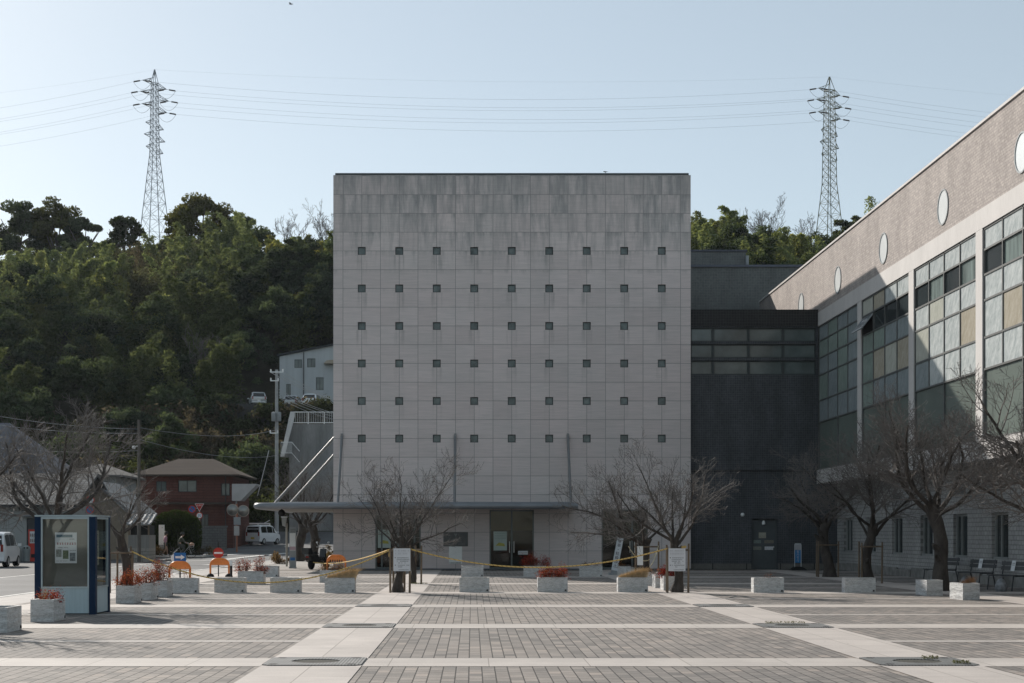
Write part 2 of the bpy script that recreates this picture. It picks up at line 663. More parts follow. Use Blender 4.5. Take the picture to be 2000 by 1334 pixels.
def plaza_mat():
    m, nt, b = newmat('worn_brick_paving')
    t = NT(nt)
    s = t.sep(t.obj())
    x, y = s[0], s[1]
    # bricks laid lengthwise away from the building, so the long joints run along y
    br = t.n('ShaderNodeTexBrick', i_Vector=t.comb(y, t.m('ADD', x, 0.035), 0.0), offset=0.5)
    br.inputs['Color1'].default_value = (0.312, 0.278, 0.258, 1)
    br.inputs['Color2'].default_value = (0.21, 0.193, 0.183, 1)
    br.inputs['Mortar'].default_value = (0.045, 0.042, 0.04, 1)
    br.inputs['Scale'].default_value = 1.0
    br.inputs['Brick Width'].default_value = 0.305
    br.inputs['Row Height'].default_value = 0.152
    br.inputs['Mortar Size'].default_value = 0.0085
    br.inputs['Mortar Smooth'].default_value = 0.3
    mac = t.noise(t.comb(x, y, 0.0), 0.22, 6, 0.6)
    col = t.mix(1.0, br.outputs[0], t.mix(t.rng(mac, 0.3, 0.72), (0.74, 0.76, 0.77), (1.2, 1.16, 1.12)), 'MULTIPLY')
    mid = t.noise(t.comb(x, y, 3.0), 2.2, 5, 0.65)
    col = t.mix(1.0, col, t.mix(t.rng(mid, 0.3, 0.7), (0.80,) * 3, (1.12, 1.12, 1.11)), 'MULTIPLY')
    spk = t.noise(t.comb(x, y, 6.0), 55.0, 3)
    col = t.mix(1.0, col, t.mix(t.rng(spk, 0.3, 0.7), (0.85,) * 3, (1.12,) * 3), 'MULTIPLY')
    b2 = t.n('ShaderNodeTexBrick', i_Vector=t.comb(y, t.m('ADD', x, 0.035), 0.0), offset=0.5)
    for k, v in (('Color1', (0, 0, 0, 1)), ('Color2', (1, 1, 1, 1)), ('Mortar', (0.5, 0.5, 0.5, 1)), ('Scale', 1.0), ('Brick Width', 0.305), ('Row Height', 0.152), ('Mortar Size', 0.0085)):
        b2.inputs[k].default_value = v
    pick = t.sep(b2.outputs[0])[0]
    col = t.mix(t.m('MULTIPLY', t.m('GREATER_THAN', pick, 0.93), 0.4), col, (0.12, 0.112, 0.108))
    col = t.mix(t.m('MULTIPLY', t.m('LESS_THAN', pick, 0.05), 0.45), col, (0.36, 0.30, 0.26))
    # old stains and chewing-gum spots
    st = t.noise(t.comb(x, t.m('MULTIPLY', y, 0.8), 11.0), 0.55, 7, 0.7)
    col = t.mix(t.rng(st, 0.56, 0.70, 0.0, 0.42), col, (0.105, 0.10, 0.096))
    gum = t.n('ShaderNodeTexVoronoi', i_Vector=t.comb(x, y, 0.0), i_Scale=1.1)
    col = t.mix(t.m('MULTIPLY', t.m('LESS_THAN', gum.outputs['Distance'], 0.028), 0.6), col, (0.07, 0.068, 0.066))
    t.set(b, 'Base Color', col)
    b.inputs['Roughness'].default_value = 0.82
    b.inputs['Specular IOR Level'].default_value = 0.2
    h = t.m('ADD', t.m('MULTIPLY', br.outputs['Fac'], -1.0), t.m('MULTIPLY', mid, 0.5))
    t.set(b, 'Normal', t.bump(h, 0.55, 0.012))
    return m


def slab_mat(name, c, joint_u, joint_v, ju, jv, var=0.12):
    m, nt, b = newmat(name)
    t = NT(nt)
    s = t.sep(t.obj())
    x, y = s[0], s[1]
    fx = t.m('FRACT', t.m('DIVIDE', t.m('SUBTRACT', x, joint_u), ju))
    fy = t.m('FRACT', t.m('DIVIDE', t.m('SUBTRACT', y, joint_v), jv))
    j = t.m('MAXIMUM', t.m('LESS_THAN', fx, 0.012 / ju), t.m('LESS_THAN', fy, 0.012 / jv))
    cell = t.n('ShaderNodeTexWhiteNoise', noise_dimensions='2D')
    t.set(cell, 'Vector', t.comb(t.m('FLOOR', t.m('DIVIDE', t.m('SUBTRACT', x, joint_u), ju)), t.m('FLOOR', t.m('DIVIDE', t.m('SUBTRACT', y, joint_v), jv)), 0.0))
    col = t.mix(cell.outputs[0], tuple(k * (1 - var * 0.5) for k in c), tuple(k * (1 + var * 0.5) for k in c))
    n1 = t.noise(t.comb(x, y, 0.0), 1.3, 6, 0.65)
    col = t.mix(1.0, col, t.mix(t.rng(n1, 0.3, 0.7), (0.86, 0.86, 0.87), (1.07,) * 3), 'MULTIPLY')
    n2 = t.noise(t.comb(x, y, 0.0), 45.0, 3, 0.7)
    col = t.mix(1.0, col, t.mix(t.rng(n2, 0.3, 0.7), (0.86,) * 3, (1.08,) * 3), 'MULTIPLY')
    sp = t.n('ShaderNodeTexVoronoi', i_Vector=t.comb(x, y, 0.0), i_Scale=1.4)
    spot = t.m('LESS_THAN', sp.outputs['Distance'], 0.03)
    col = t.mix(t.m('MULTIPLY', spot, 0.7), col, (0.10, 0.095, 0.09))
    col = t.mix(t.m('MULTIPLY', j, 0.75), col, (0.17, 0.15, 0.13))
    t.set(b, 'Base Color', col)
    b.inputs['Roughness'].default_value = 0.75
    b.inputs['Specular IOR Level'].default_value = 0.25
    t.set(b, 'Normal', t.bump(t.m('SUBTRACT', t.m('MULTIPLY', n2, 0.5), j), 0.35, 0.006))
    return m


PLAZAM = plaza_mat()
STRIPM = slab_mat('pale_granite_slabs', (0.50, 0.45, 0.415), -1.94, 0.3, 0.61, 1.22)
BANDM = slab_mat('pale_granite_bands', (0.485, 0.44, 0.405), 0.2, 18.78, 1.22, 0.61)
THINM = slab_mat('pale_granite_edging', (0.46, 0.42, 0.39), 0.2, 0.0, 0.6, 0.9)
ASPHALT = mk('worn_asphalt', (0.125, 0.126, 0.13), rough=0.85, var=0.22, ns=0.35, c2=None, bump=0.35, fine=0.25)
ROADPAINT = mk('worn_road_paint', (0.62, 0.61, 0.59), rough=0.7, var=0.2, ns=1.5, fine=0.25)

XL, XR = -10.3, 16.3
STRIPS = [(-2.55, -1.33), (4.92, 6.14), (12.4, 13.62), (-10.02, -8.8)]
BANDS = [19.42, 27.0, 34.5, 42.2, 49.8, 57.4, 65.0, 11.8, 4.2, -3.4]
BW = 0.62


def flat(name, rects, mat, z):
    mb = MB()
    for x0, x1, y0, y1 in rects:
        mb.quad((x0, y0, z), (x1, y0, z), (x1, y1, z), (x0, y1, z))
    return tag(mb.build(name, mat), kind='structure')


flat('plaza', [(XL, XR + 0.5, -20, 69.6)], PLAZAM, 0.0)
flat('pavement_bands', [(XL, XR, y - BW, y + BW) for y in BANDS], BANDM, 0.004)
thin = []
for y in BANDS:
    yy = y + 3.78
    if yy < 62:
        thin += [(XL, -2.55, yy - 0.16, yy + 0.16), (6.14, XR, yy - 0.16, yy + 0.16)]
flat('pavement_edging', thin, THINM, 0.004)
flat('pavement_strips', [(a, b, -20, 68.8) for a, b in STRIPS], STRIPM, 0.008)
sheet('pavement', [-11.8, XL], [-20, 0, 60, 75, 96, 100], slab_mat('roadside_paving', (0.42, 0.39, 0.37), 0, 0, 0.4, 0.4), -0.004)
sheet('road', [-17.3, -11.8], [-60, 0, 60, 96], ASPHALT, -0.01)
sheet('crossing_road', [-60, -17.3, -11.8, 30], [96, 100, 112, 118], ASPHALT, -0.01)
sheet('side_road', [-19.5, -10.0], [118, 122, 135, 139.5], ASPHALT, 0.0)
sheet('forecourt', [-60, -17.3], [40, 60, 84, 96], mk('oily_forecourt_asphalt', (0.085, 0.086, 0.09), rough=0.85, var=0.3, ns=0.5, fine=0.25), -0.008)
sheet('shoulder', [XL, 9.5], [69.6, 75, 96], mk('dusty_paving', (0.33, 0.31, 0.29), rough=0.9, var=0.2, ns=0.7, fine=0.2), -0.012)
# painted lines on the roads
lines = MB()
ZL = -0.004
for x0, x1, y0, y1 in [(-12.05, -11.9, -20, 95), (-17.2, -17.05, 45, 93)]:
    lines.quad((x0, y0, ZL), (x1, y0, ZL), (x1, y1, ZL), (x0, y1, ZL))


def gline(p0, p1, w):
    a, b = Vector((p0[0], p0[1], 0)), Vector((p1[0], p1[1], 0))
    d = (b - a).normalized()
    s = Vector((-d.y, d.x, 0)) * w / 2
    lines.quad(*[(q.x, q.y, gz(q.x, q.y) + ZL) for q in (a - s, b - s, b + s, a + s)])


def gp(px, py):
    Y = GY(py)
    return (PX(px, Y), Y)


for a, b, w in [((300, 1098), (470, 1092), 0.35), ((366, 1112), (395, 1112), 0.5), ((398, 1103), (460, 1100), 0.4), ((430, 1109), (520, 1103), 0.3),
                ((415, 1086), (470, 1084.5), 0.6), ((430, 1093.5), (520, 1085), 0.55), ((438, 1081), (500, 1080), 0.6), ((515, 1085.5), (560, 1084), 0.5),
                ((340, 1121), (372, 1119), 0.4), ((300, 1132), (330, 1129), 0.4)]:
    gline(gp(*a), gp(*b), w)
tag(lines.build('road_markings', ROADPAINT), kind='structure')
# kerb along the far pavement
kb = MB()
kb.box(-17.75, -17.45, 88, 95.6, -0.02, 0.13)
kb.box(-24.5, -17.75, 101.2, 101.6, -0.02, 0.13)
kb.box(-17.75, -17.45, 101.2, 111.5, -0.02, 0.13)
tag(kb.build('kerb', CONC), kind='structure')
flat('far_pavement', [(-40, -17.75, 101.6, 111.8)], mk('old_pavement', (0.19, 0.19, 0.19), rough=0.9, var=0.25, ns=0.8, fine=0.2), 0.12)
# asphalt terrace for the cars high on the slope
hr = MB()
hr.prism([(163.8, 15.2), (159.5, 8.0), (179, 8.0), (179, 15.2)], -25.5, -9, 'X')
tag(hr.build('hill_road', mk('hill_asphalt', (0.04, 0.04, 0.04), rough=0.9, var=0.3, ns=0.4)), kind='structure')

# ------------------------------------------------------------------ tree grates in the strips
GRATEM = None


def grate_mat():
    m, nt, b = newmat('slotted_cast_iron')
    t = NT(nt)
    s = t.sep(t.obj())
    f = t.m('FRACT', t.m('DIVIDE', s[0], 0.04))
    slot = t.m('LESS_THAN', f, 0.35)
    n = t.noise(t.obj(), 3.0, 5)
    col = t.mix(t.rng(n, 0.3, 0.7), (0.13, 0.135, 0.135), (0.23, 0.225, 0.215))
    col = t.mix(slot, col, (0.03, 0.03, 0.03))
    t.set(b, 'Base Color', col)
    b.inputs['Roughness'].default_value = 0.6
    b.inputs['Metallic'].default_value = 0.2
    t.set(b, 'Normal', t.bump(t.m('MULTIPLY', slot, -1.0), 0.6, 0.01))
    return m


GRATEM = grate_mat()
gr = thing('tree_grate', 'x', 'grate')
mb = MB()
n = 40
hw = 0.6
ins, outs = [], []
for k in range(n):
    a = 2 * math.pi * (k + 0.5) / n
    c, s_ = math.cos(a), math.sin(a)
    q = hw / max(abs(c), abs(s_))
    ins.append((0.3 * c, 0.3 * s_))
    outs.append((q * c, q * s_))
for k in range(n):
    j = (k + 1) % n
    mb.quad((*ins[k], 0.012), (*outs[k], 0.012), (*outs[j], 0.012), (*ins[j], 0.012))
    mb.quad((*ins[k], -0.004), (*ins[k], 0.012), (*ins[j], 0.012), (*ins[j], -0.004))
    mb.quad((*outs[k], -0.004), (*outs[j], -0.004), (*outs[j], 0.012), (*outs[k], 0.012))
mb.build('plate', GRATEM, gr)
mb = MB()
mb.lathe([(0.298, -0.004), (0.298, 0.003), (0.15, 0.005), (0.01, 0.007)], n=24)
mb.build('gravel_bed', mk('grate_gravel', (0.06, 0.058, 0.05), rough=0.95, var=0.6, ns=25, bump=0.8), gr)
for sx in (-1, 1):
    for sy in (-1, 1):
        mb = MB()
        mb.lathe([(0.055, 0.008), (0.055, 0.0145), (0.001, 0.0145)], c=(0.47 * sx, 0.47 * sy, 0), n=12)
        mb.build('lifting_hole', BLACKM, gr)
GRLAB = {(-1.94, 19.42): 'empty slotted iron tree grate, nearest on the paving strip toward the central tree',
         (-1.94, 27.0): 'empty slotted iron tree grate, middle one on the strip that leads to the central tree',
         (-1.94, 34.5): 'thin looking empty iron tree grate just in front of the central notice board',
         (5.53, 19.42): 'iron tree grate with grass tufts in its corner, nearest on the right paving strip',
         (5.53, 27.0): 'iron tree grate edged with weeds, middle one of the right paving strip',
         (5.53, 34.5): 'iron tree grate seen edge-on, in front of the tree with the right notice board'}
for i, ((x, y), lab) in enumerate(GRLAB.items()):
    place(gr, (x, y, 0.008), 0, lab, 'grate', 'tree grates in the pale paving strips')

# ------------------------------------------------------------------ the concrete cube building
YF = 68.9
S = F / YF
BX0, BX1, BZ = (651 - 922) / S, (1349 - 922) / S, EYE + (1042 - 342) / S
bxc = (BX0 + BX1) / 2
FACM = facade_mat(bxc)
bld = thing('concrete_building', 'tall windowless-looking grey concrete panel cube with a grid of tiny square windows', 'building', (bxc, YF, 0))
wins = []
for j in range(6):
    for i in range(9):
        cx, cz = (706.5 + 73.25 * i - 922) / S, EYE + (1042 - 490 - 73.3 * j) / S
        wins.append((cx - 0.175, cx + 0.175, cz - 0.175, cz + 0.175))
doors = [((733 - 922) / S, (822 - 922) / S, 0.06, EYE + (1042 - 1006) / S), ((956 - 922) / S, (1043 - 922) / S, 0.06, EYE + (1042 - 996) / S),
         ((1175 - 922) / S, (1266 - 922) / S, 0.06, EYE + (1042 - 995) / S)]
mb = MB()
hole_wall(mb, BX0, BX1, 0.06, BZ, wins + doors, 0.16, lambda u, v, d: (u, YF + d, v))
mb.build('facade', FACM, bld)
mb = MB()
mb.quad((BX0, YF + 22, 0), (BX0, YF, 0), (BX0, YF, BZ), (BX0, YF + 22, BZ))
mb.quad((BX1, YF, 0), (BX1, YF + 22, 0), (BX1, YF + 22, BZ), (BX1, YF, BZ))
mb.quad((BX1, YF + 22, 0), (BX0, YF + 22, 0), (BX0, YF + 22, BZ), (BX1, YF + 22, BZ))
mb.quad((BX0, YF, BZ), (BX1, YF, BZ), (BX1, YF + 22, BZ), (BX0, YF + 22, BZ))
mb.build('side_walls', CONC, bld)
mb = MB()
mb.box(BX0 + 0.08, BX1 - 0.08, YF + 0.04, YF + 0.5, BZ + 0.002, BZ + 0.1)
mb.box(BX0 + 0.08, BX0 + 0.4, YF + 0.5, YF + 21.9, BZ + 0.002, BZ + 0.1)
mb.box(BX1 - 0.4, BX1 - 0.08, YF + 0.5, YF + 21.9, BZ + 0.002, BZ + 0.1)
mb.build('coping', mk('dark_coping_metal', (0.05, 0.06, 0.062), rough=0.5, var=0.2), bld)
mb = MB()
mb.box(BX0 - 0.02, BX1 + 0.0, YF - 0.06, YF + 0.3, 0.0, 0.06)
mb.build('plinth', mk('dark_plinth_stone', (0.09, 0.10, 0.11), rough=0.7, var=0.25, ns=3), bld)
WFR = mk('window_frame_paint', (0.045, 0.055, 0.057), rough=0.5, var=0.15)
WPANE = mk('wired_grey_glass', (0.10, 0.13, 0.13), rough=0.25, spec=0.5, var=0.45, ns=2.5)
wp = thing('window', None, None)
del_list = []
for a, b, c, d in wins:
    mb = MB()
    k = 0.035
    y0, y1 = YF + 0.05, YF + 0.12
    e = 0.002
    mb.box(a + e, b - e, y0, y1, c + e, c + k)
    mb.box(a + e, b - e, y0, y1, d - k, d - e)
    mb.box(a + e, a + k, y0, y1, c + k, d - k)
    mb.box(b - k, b - e, y0, y1, c + k, d - k)
    w = mb.build('window', WFR, bld)
    mb = MB()
    mb.box(a + k, b - k, YF + 0.085, YF + 0.11, c + k, d - k)
    mb.build('pane', WPANE, w)
bpy.data.objects.remove(wp)
# lobby behind the glass doors
LOBF = mk('lobby_floor', (0.04, 0.038, 0.035), rough=0.4, var=0.15)
LOBW = mk('lamplit_lobby_wall', (0.42, 0.34, 0.2), rough=0.7, var=0.15, ns=1)
mb = MB()
mb.quad((BX0 + 0.3, YF + 0.3, 0.05), (BX1 - 0.3, YF + 0.3, 0.05), (BX1 - 0.3, YF + 9, 0.05), (BX0 + 0.3, YF + 9, 0.05))
mb.mat(1)
mb.quad((0.2, YF + 8.9, 1.75), (5.0, YF + 8.9, 1.75), (5.0, YF + 8.9, 3.3), (0.2, YF + 8.9, 3.3))  # tan patch: the lit part of the back wall, put into its colour
mb.mat(2)
mb.quad((BX0 + 0.3, YF + 9, 0.05), (BX1 - 0.3, YF + 9, 0.05), (BX1 - 0.3, YF + 9, 3.3), (BX0 + 0.3, YF + 9, 3.3))  # rest of the wall and ceiling near black, dimness put into the colour
mb.mat(2)
mb.quad((BX0 + 0.3, YF + 0.3, 3.3), (BX0 + 0.3, YF + 9, 3.3), (BX1 - 0.3, YF + 9, 3.3), (BX1 - 0.3, YF + 0.3, 3.3))
mb.mat(2)
for x in (-2.6, 0.3, 3.2, 5.4):
    mb.box(x - 0.25, x + 0.25, YF + 4.2, YF + 4.8, 0.05, 3.28)
mb.box(1.0, 2.5, YF + 2.6, YF + 3.2, 0.05, 0.75)
mb.box(-4.0, -2.8, YF + 2.6, YF + 3.3, 0.05, 0.95)
mb.build('lobby', [LOBF, LOBW, mk('dimmed_lobby_surfaces', (0.018, 0.018, 0.018), rough=0.6, var=0.2)], bld)
lm, lnt, lb = newmat('lit_ceiling_lamp')
lb.inputs['Emission Color'].default_value = (1.0, 0.82, 0.55, 1)
lb.inputs['Emission Strength'].default_value = 6.0
mb = MB()
for x in (2.2,):
    mb.box(x - 0.6, x + 0.6, YF + 3.0, YF + 3.12, 3.2, 3.28)
mb.build('ceiling_lamp', lm, bld)
FRM = mk('door_frame_metal', (0.11, 0.125, 0.125), rough=0.4, metal=0.5, var=0.15)
for (a, b, c, d), lights in zip(doors, ((0.14, 0.5, 0.86), (0.5,), (0.33, 0.66))):
    mb = MB()
    y0, y1 = YF + 0.06, YF + 0.15
    k = 0.06
    e = 0.003
    mb.box(a + e, a + k, y0, y1, c, d - e)
    mb.box(b - k, b - e, y0, y1, c, d - e)
    mb.box(a + k, b - k, y0, y1, d - k, d - e)
    mb.box(a + k, b - k, y0, y1, c, c + 0.05)
    for t_ in lights:
        xm = a + (b - a) * t_
        mb.box(xm - 0.035, xm + 0.035, y0 + 0.01, y1 - 0.01, c + 0.05, d - k)
    dr = mb.build('entrance_door', FRM, bld)
    mb = MB()
    mb.quad((a + k, YF + 0.1, c + 0.05), (b - k, YF + 0.1, c + 0.05), (b - k, YF + 0.1, d - k), (a + k, YF + 0.1, d - k))
    mb.build('glass', CLEAR, dr)
    xm = a + (b - a) * (lights[len(lights) // 2])
    for sx in (-0.1, 0.1):
        mb = MB()
        mb.tube([(xm + sx, YF + 0.03, 0.75), (xm + sx, YF + 0.03, 1.25)], 0.014, 6)
        mb.build('handle', STEEL, dr)
# canopy hung from the facade on steel rods
CANM = mk('canopy_metal', (0.20, 0.215, 0.235), rough=0.45, metal=0.35, var=0.12, ns=1.2)
RODM = mk('stainless_rod', (0.19, 0.195, 0.20), rough=0.3, metal=0.3, var=0.05)
CANU = mk('canopy_soffit', (0.24, 0.23, 0.215), rough=0.7, var=0.15, ns=0.8)
mb = MB()
cx0, cx1, cyf = -9.2, 4.5, 66.5
poly = [(cx1, cyf), (cx1, YF - 0.002), (BX0 - 0.002, YF - 0.002), (BX0 - 0.002, 80.0), (cx0, 80.0), (cx0, cyf + 0.5), (cx0 + 0.12, cyf + 0.15), (cx0 + 0.5, cyf)]
mb.prism(poly, 2.68, 2.84, 'Z')
can = mb.build('canopy', [CANU], bld)
mb = MB()
pts = [(cx0 - 0.02, 80.0, 2.775), (cx0 - 0.02, cyf + 0.5, 2.775), (cx0 + 0.03, cyf + 0.25, 2.775), (cx0 + 0.2, cyf + 0.05, 2.775), (cx0 + 0.5, cyf - 0.02, 2.775), (cx1 + 0.0, cyf - 0.02, 2.775)]
mb.tube(pts, 0.135, 14)
mb.tube([(cx0 + 0.9, cyf + 0.25, 2.9), (cx1 - 0.2, cyf + 0.25, 2.9)], 0.05, 8)
mb.build('edge_tube', CANM, can, smooth=40)
for x in (-5.73, -0.744, 4.216):
    mb = MB()
    mb.tube([(x, YF - 0.02, 5.93), (x, 66.75, 2.9)], 0.062, 10)
    mb.box(x - 0.05, x + 0.05, YF - 0.12, YF - 0.002, 5.75, 6.0)
    mb.build('hanger_rod', RODM, can, smooth=40)
for y in (70.0, 75.2):
    mb = MB()
    mb.tube([(BX0 - 0.02, y, 5.93), (-8.86, y, 2.9)], 0.062, 10)
    mb.build('hanger_rod', RODM, can, smooth=40)
mb = MB()
mb.ball((-8.35, 68.6, 2.5), 0.16, 10, 6)
mb.tube([(-8.35, 68.6, 2.7), (-8.35, 68.6, 2.5)], 0.03, 6)
mb.build('dome_camera', BLACKM, can, smooth=60)

# sign plaque with an emblem, and the light panel below it
sg = thing('name_plaque', 'dark stone plaque with a heart-like emblem and two lines of writing between the entrances', 'plaque', ((890 - 922) / S, YF - 0.02, 1.14))
x0, x1, z0, z1 = (866 - 922) / S, (914 - 922) / S, EYE + (1042 - 1067) / S, EYE + (1042 - 1039) / S
mb = MB()
mb.box(x0, x1, YF - 0.05, YF - 0.002, z0, z1)
mb.build('slab', mk('dark_plaque_stone', (0.085, 0.09, 0.09), rough=0.4, var=0.2, ns=4), sg)
LET = mk('plaque_lettering', (0.20, 0.21, 0.21), rough=0.5, var=0.05)
xm = (x0 + x1) / 2
mb = MB()
yy = YF - 0.053
mb.add([(xm, yy, z1 - 0.22), (xm + 0.075, yy, z1 - 0.09), (xm + 0.04, yy, z1 - 0.06), (xm, yy, z1 - 0.09), (xm - 0.04, yy, z1 - 0.06), (xm - 0.075, yy, z1 - 0.09)], [(0, 1, 2, 3, 4, 5)])
mb.build('emblem', LET, sg)
rnd = random.Random(5)


def strokes(mb, x0, x1, z, h, y, seed, fill=0.8):
    """one line of tiny writing: dense little strokes, as it looks from far away"""
    r = random.Random(seed)
    x = x0
    while x < x1 - h * 0.5:
        if r.random() < fill:
            w = h * 0.82
            for k in range(3):
                zz = z + h * (k / 3.0)
                a = x + r.random() * w * 0.25
                mb.quad((a, y, zz), (x + w * (0.75 + 0.25 * r.random()), y, zz), (x + w * (0.75 + 0.25 * r.random()), y, zz + h * 0.14), (a, y, zz + h * 0.14))
            for k in range(2):
                xx = x + w * (0.2 + 0.5 * r.random())
                mb.quad((xx, y, z), (xx + h * 0.12, y, z), (xx + h * 0.12, y, z + h * 0.85), (xx, y, z + h * 0.85))
        x += h * 0.95


mb = MB()
strokes(mb, xm - 0.26, xm + 0.30, z0 + 0.27, 0.035, yy, 1)
strokes(mb, xm - 0.30, xm + 0.34, z0 + 0.17, 0.055, yy, 2)
strokes(mb, xm - 0.40, xm + 0.42, z0 + 0.07, 0.065, yy, 3)
mb.build('lettering', LET, sg)
x0, x1 = (877 - 922) / S, (902.5 - 922) / S
za, zb = EYE + (1042 - 1101) / S, z0 - 0.005
nb = thing('notice_sheet', 'pale blank notice panel with one dark line, fixed below the dark plaque', 'notice', ((x0 + x1) / 2, YF - 0.02, za))
mb = MB()
mb.box(x0, x1, YF - 0.03, YF - 0.002, za, zb)
mb.build('board', mk('dull_white_board', (0.80, 0.81, 0.79), rough=0.6, var=0.06), nb)
mb = MB()
strokes(mb, x0 + 0.02, x1 - 0.05, za - 0.0 + 0.01, 0.06, YF - 0.033, 8, 0.95)
mb.build('lettering', INK, nb)


def poster(px0, px1, py0, py1, Y, lab, mats, paint):
    x0, x1, z0, z1 = PX(px0, Y), PX(px1, Y), PZ(py1, Y), PZ(py0, Y)
    t = thing('poster', lab, 'poster', ((x0 + x1) / 2, Y, z0))
    mb = MB()
    mb.box(x0, x1, Y, Y + 0.006, z0, z1)
    mb.build('sheet', mats[0], t)
    for i, m in enumerate(mats[1:]):
        mb = MB()
        paint(mb, i, x0, x1, z0, z1, Y - 0.003)
        mb.build('print' if m not in (INK, GRPR) else 'lettering', m, t)
    return t


YELL = mk('yellow_print', (0.42, 0.40, 0.10), rough=0.8, var=0.2, ns=9)
GRPR = mk('green_print', (0.22, 0.32, 0.28), rough=0.8, var=0.2, ns=9)
POSM = mk('greenish_poster_paper', (0.44, 0.52, 0.49), rough=0.7, var=0.06)


def ppaint(mb, i, x0, x1, z0, z1, y):
    w, h = x1 - x0, z1 - z0
    if i == 0:
        for k in range(3):
            strokes(mb, x0 + 0.08 * w, x1 - 0.06 * w, z0 + h * (0.88 - 0.13 * k), h * 0.055, y, 20 + k, 1.0)
    elif i == 1:
        mb.add([(x0 + w * 0.14, y, z0 + h * 0.25), (x0 + w * 0.86, y, z0 + h * 0.22), (x0 + w * 0.8, y, z0 + h * 0.36), (x0 + w * 0.4, y, z0 + h * 0.42)], [(0, 1, 2, 3)])


poster(738, 763, 1034, 1070, YF + 0.085, 'pale poster with a yellow blotch inside the glass left of the central tree', [POSM, GRPR, YELL], ppaint)
poster(964, 990, 1038, 1075, YF + 0.085, 'pale green poster with a yellow blotch on the left leaf of the middle entrance', [POSM, GRPR, YELL], ppaint)
poster(1012, 1031, 1076, 1083, YF + 0.085, 'small pale strip notice low on the right leaf of the middle entrance', [PAPER, INK], lambda mb, i, x0, x1, z0, z1, y: strokes(mb, x0 + 0.03, x1 - 0.03, z0 + 0.05, 0.05, y, 41, 1.0))

# ------------------------------------------------------------------ dark tiled link building, and the blocks behind it
YA = 69.2
SA = F / YA
TILED = brick_mat('dark_mosaic_tile', 'XZ', (0.066, 0.071, 0.082), (0.048, 0.054, 0.064), (0.10, 0.103, 0.107), 0.10, 0.10, ms=0.009, rough=0.55, bump=0.3, offset=0.0, macro=0.36)
TILEP = brick_mat('darker_parapet_tile', 'XZ', (0.032, 0.032, 0.033), (0.022, 0.022, 0.024), (0.06, 0.06, 0.06), 0.12, 0.12, ms=0.009, rough=0.7, bump=0.3, offset=0.0)
TILEB = brick_mat('olive_grey_tile', 'XZ', (0.145, 0.155, 0.152), (0.125, 0.133, 0.131), (0.175, 0.178, 0.175), 0.14, 0.14, ms=0.010, rough=0.7, bump=0.3, offset=0.0)
STONEB = brick_mat('rough_base_stone', 'XZ', (0.16, 0.155, 0.145), (0.12, 0.118, 0.11), (0.03, 0.03, 0.03), 1.5, 0.5, ms=0.02, rough=0.9, bump=0.8)
lk = thing('link_building', 'dark tiled building in the shaded corner with three window bands and a grey steel door', 'building', (12.9, YA, 0))
ax0, ax1, ax2 = BX1 + 0.002, 15.31, 16.18
rows = [(8.62, 9.25), (9.37, 9.98), (10.09, 10.70)]
mb = MB()
hole_wall(mb, ax0, ax1, 4.4, 10.78, [(ax0 + 0.04, ax1 - 0.1, a, b) for a, b in rows], 0.25, lambda u, v, d: (u, YA + d, v))
mb.quad((ax0, YA, 4.4), (ax0, YA + 0.12, 4.4), (ax1, YA + 0.12, 4.4), (ax1, YA, 4.4))
mb.build('wall', TILED, lk)
mb = MB()
mb.box(ax0, ax1, YA - 0.06, YA + 0.4, 10.782, 11.5)
mb.build('parapet', TILEP, lk)
mb = MB()
mb.quad((ax0, YA + 0.4, 11.3), (22, YA + 0.4, 11.3), (22, 84, 11.3), (ax0, 84, 11.3))
mb.build('roof', CONC, lk)
dx0, dx1 = (1469 - 922) / SA, (1519 - 922) / SA
mb = MB()
hole_wall(mb, ax0, ax2 + 0.3, 0.0, 4.4, [(dx0, dx1, 0.0, 2.25)], 0.3, lambda u, v, d: (u, YA + 0.12 + d, v))
mb.build('lower_wall', TILED, lk)
mb = MB()
mb.box(ax0, dx0 - 0.03, YA + 0.03, YA + 0.118, 0, 0.27)
mb.box(dx1 + 0.03, ax2 - 0.02, YA + 0.03, YA + 0.118, 0, 0.27)
mb.build('base_stone', STONEB, lk)
mull = [PX(p, YA) for p in (1393, 1462.6, 1530)]
for a, b in rows:
    mb = MB()
    x0, x1 = ax0 + 0.042, ax1 - 0.102
    y0, y1 = YA + 0.08, YA + 0.16
    mb.box(x0, x1, y0, y1, a + 0.002, a + 0.05)
    mb.box(x0, x1, y0, y1, b - 0.05, b - 0.002)
    for xm in mull:
        mb.box(xm - 0.06, xm + 0.06, y0 - 0.03, y1, a + 0.05, b - 0.05)
    mb.box(x1 - 0.05, x1, y0, y1, a + 0.05, b - 0.05)
    w = mb.build('window', WFR, lk)
    edges = [x0] + mull + [x1]
    for e0, e1 in zip(edges, edges[1:]):
        mb = MB()
        mb.box(e0 + 0.05, e1 - 0.05, YA + 0.12, YA + 0.14, a + 0.05, b - 0.05)
        mb.build('pane', GREYGLASS, w)
mb = MB()
mb.box(dx0 + 0.04, dx1 - 0.04, YA + 0.28, YA + 0.34, 0.02, 2.2)
mb.box(dx0 + 0.002, dx0 + 0.04, YA + 0.22, YA + 0.36, 0, 2.24)
mb.box(dx1 - 0.04, dx1 - 0.002, YA + 0.22, YA + 0.36, 0, 2.24)
dd = mb.build('door', mk('grey_steel_door', (0.075, 0.085, 0.09), rough=0.5, var=0.12), lk)
mb = MB()
mb.ball((dx1 - 0.14, YA + 0.25, 1.0), 0.035, 8, 5)
mb.build('handle', STEEL, dd)
mb = MB()
mb.lathe([(0.07, 0.0), (0.075, 0.06), (0.05, 0.16), (0.01, 0.18)], c=((dx0 + dx1) / 2 - 0.02, YA + 0.2, 2.0), n=10)
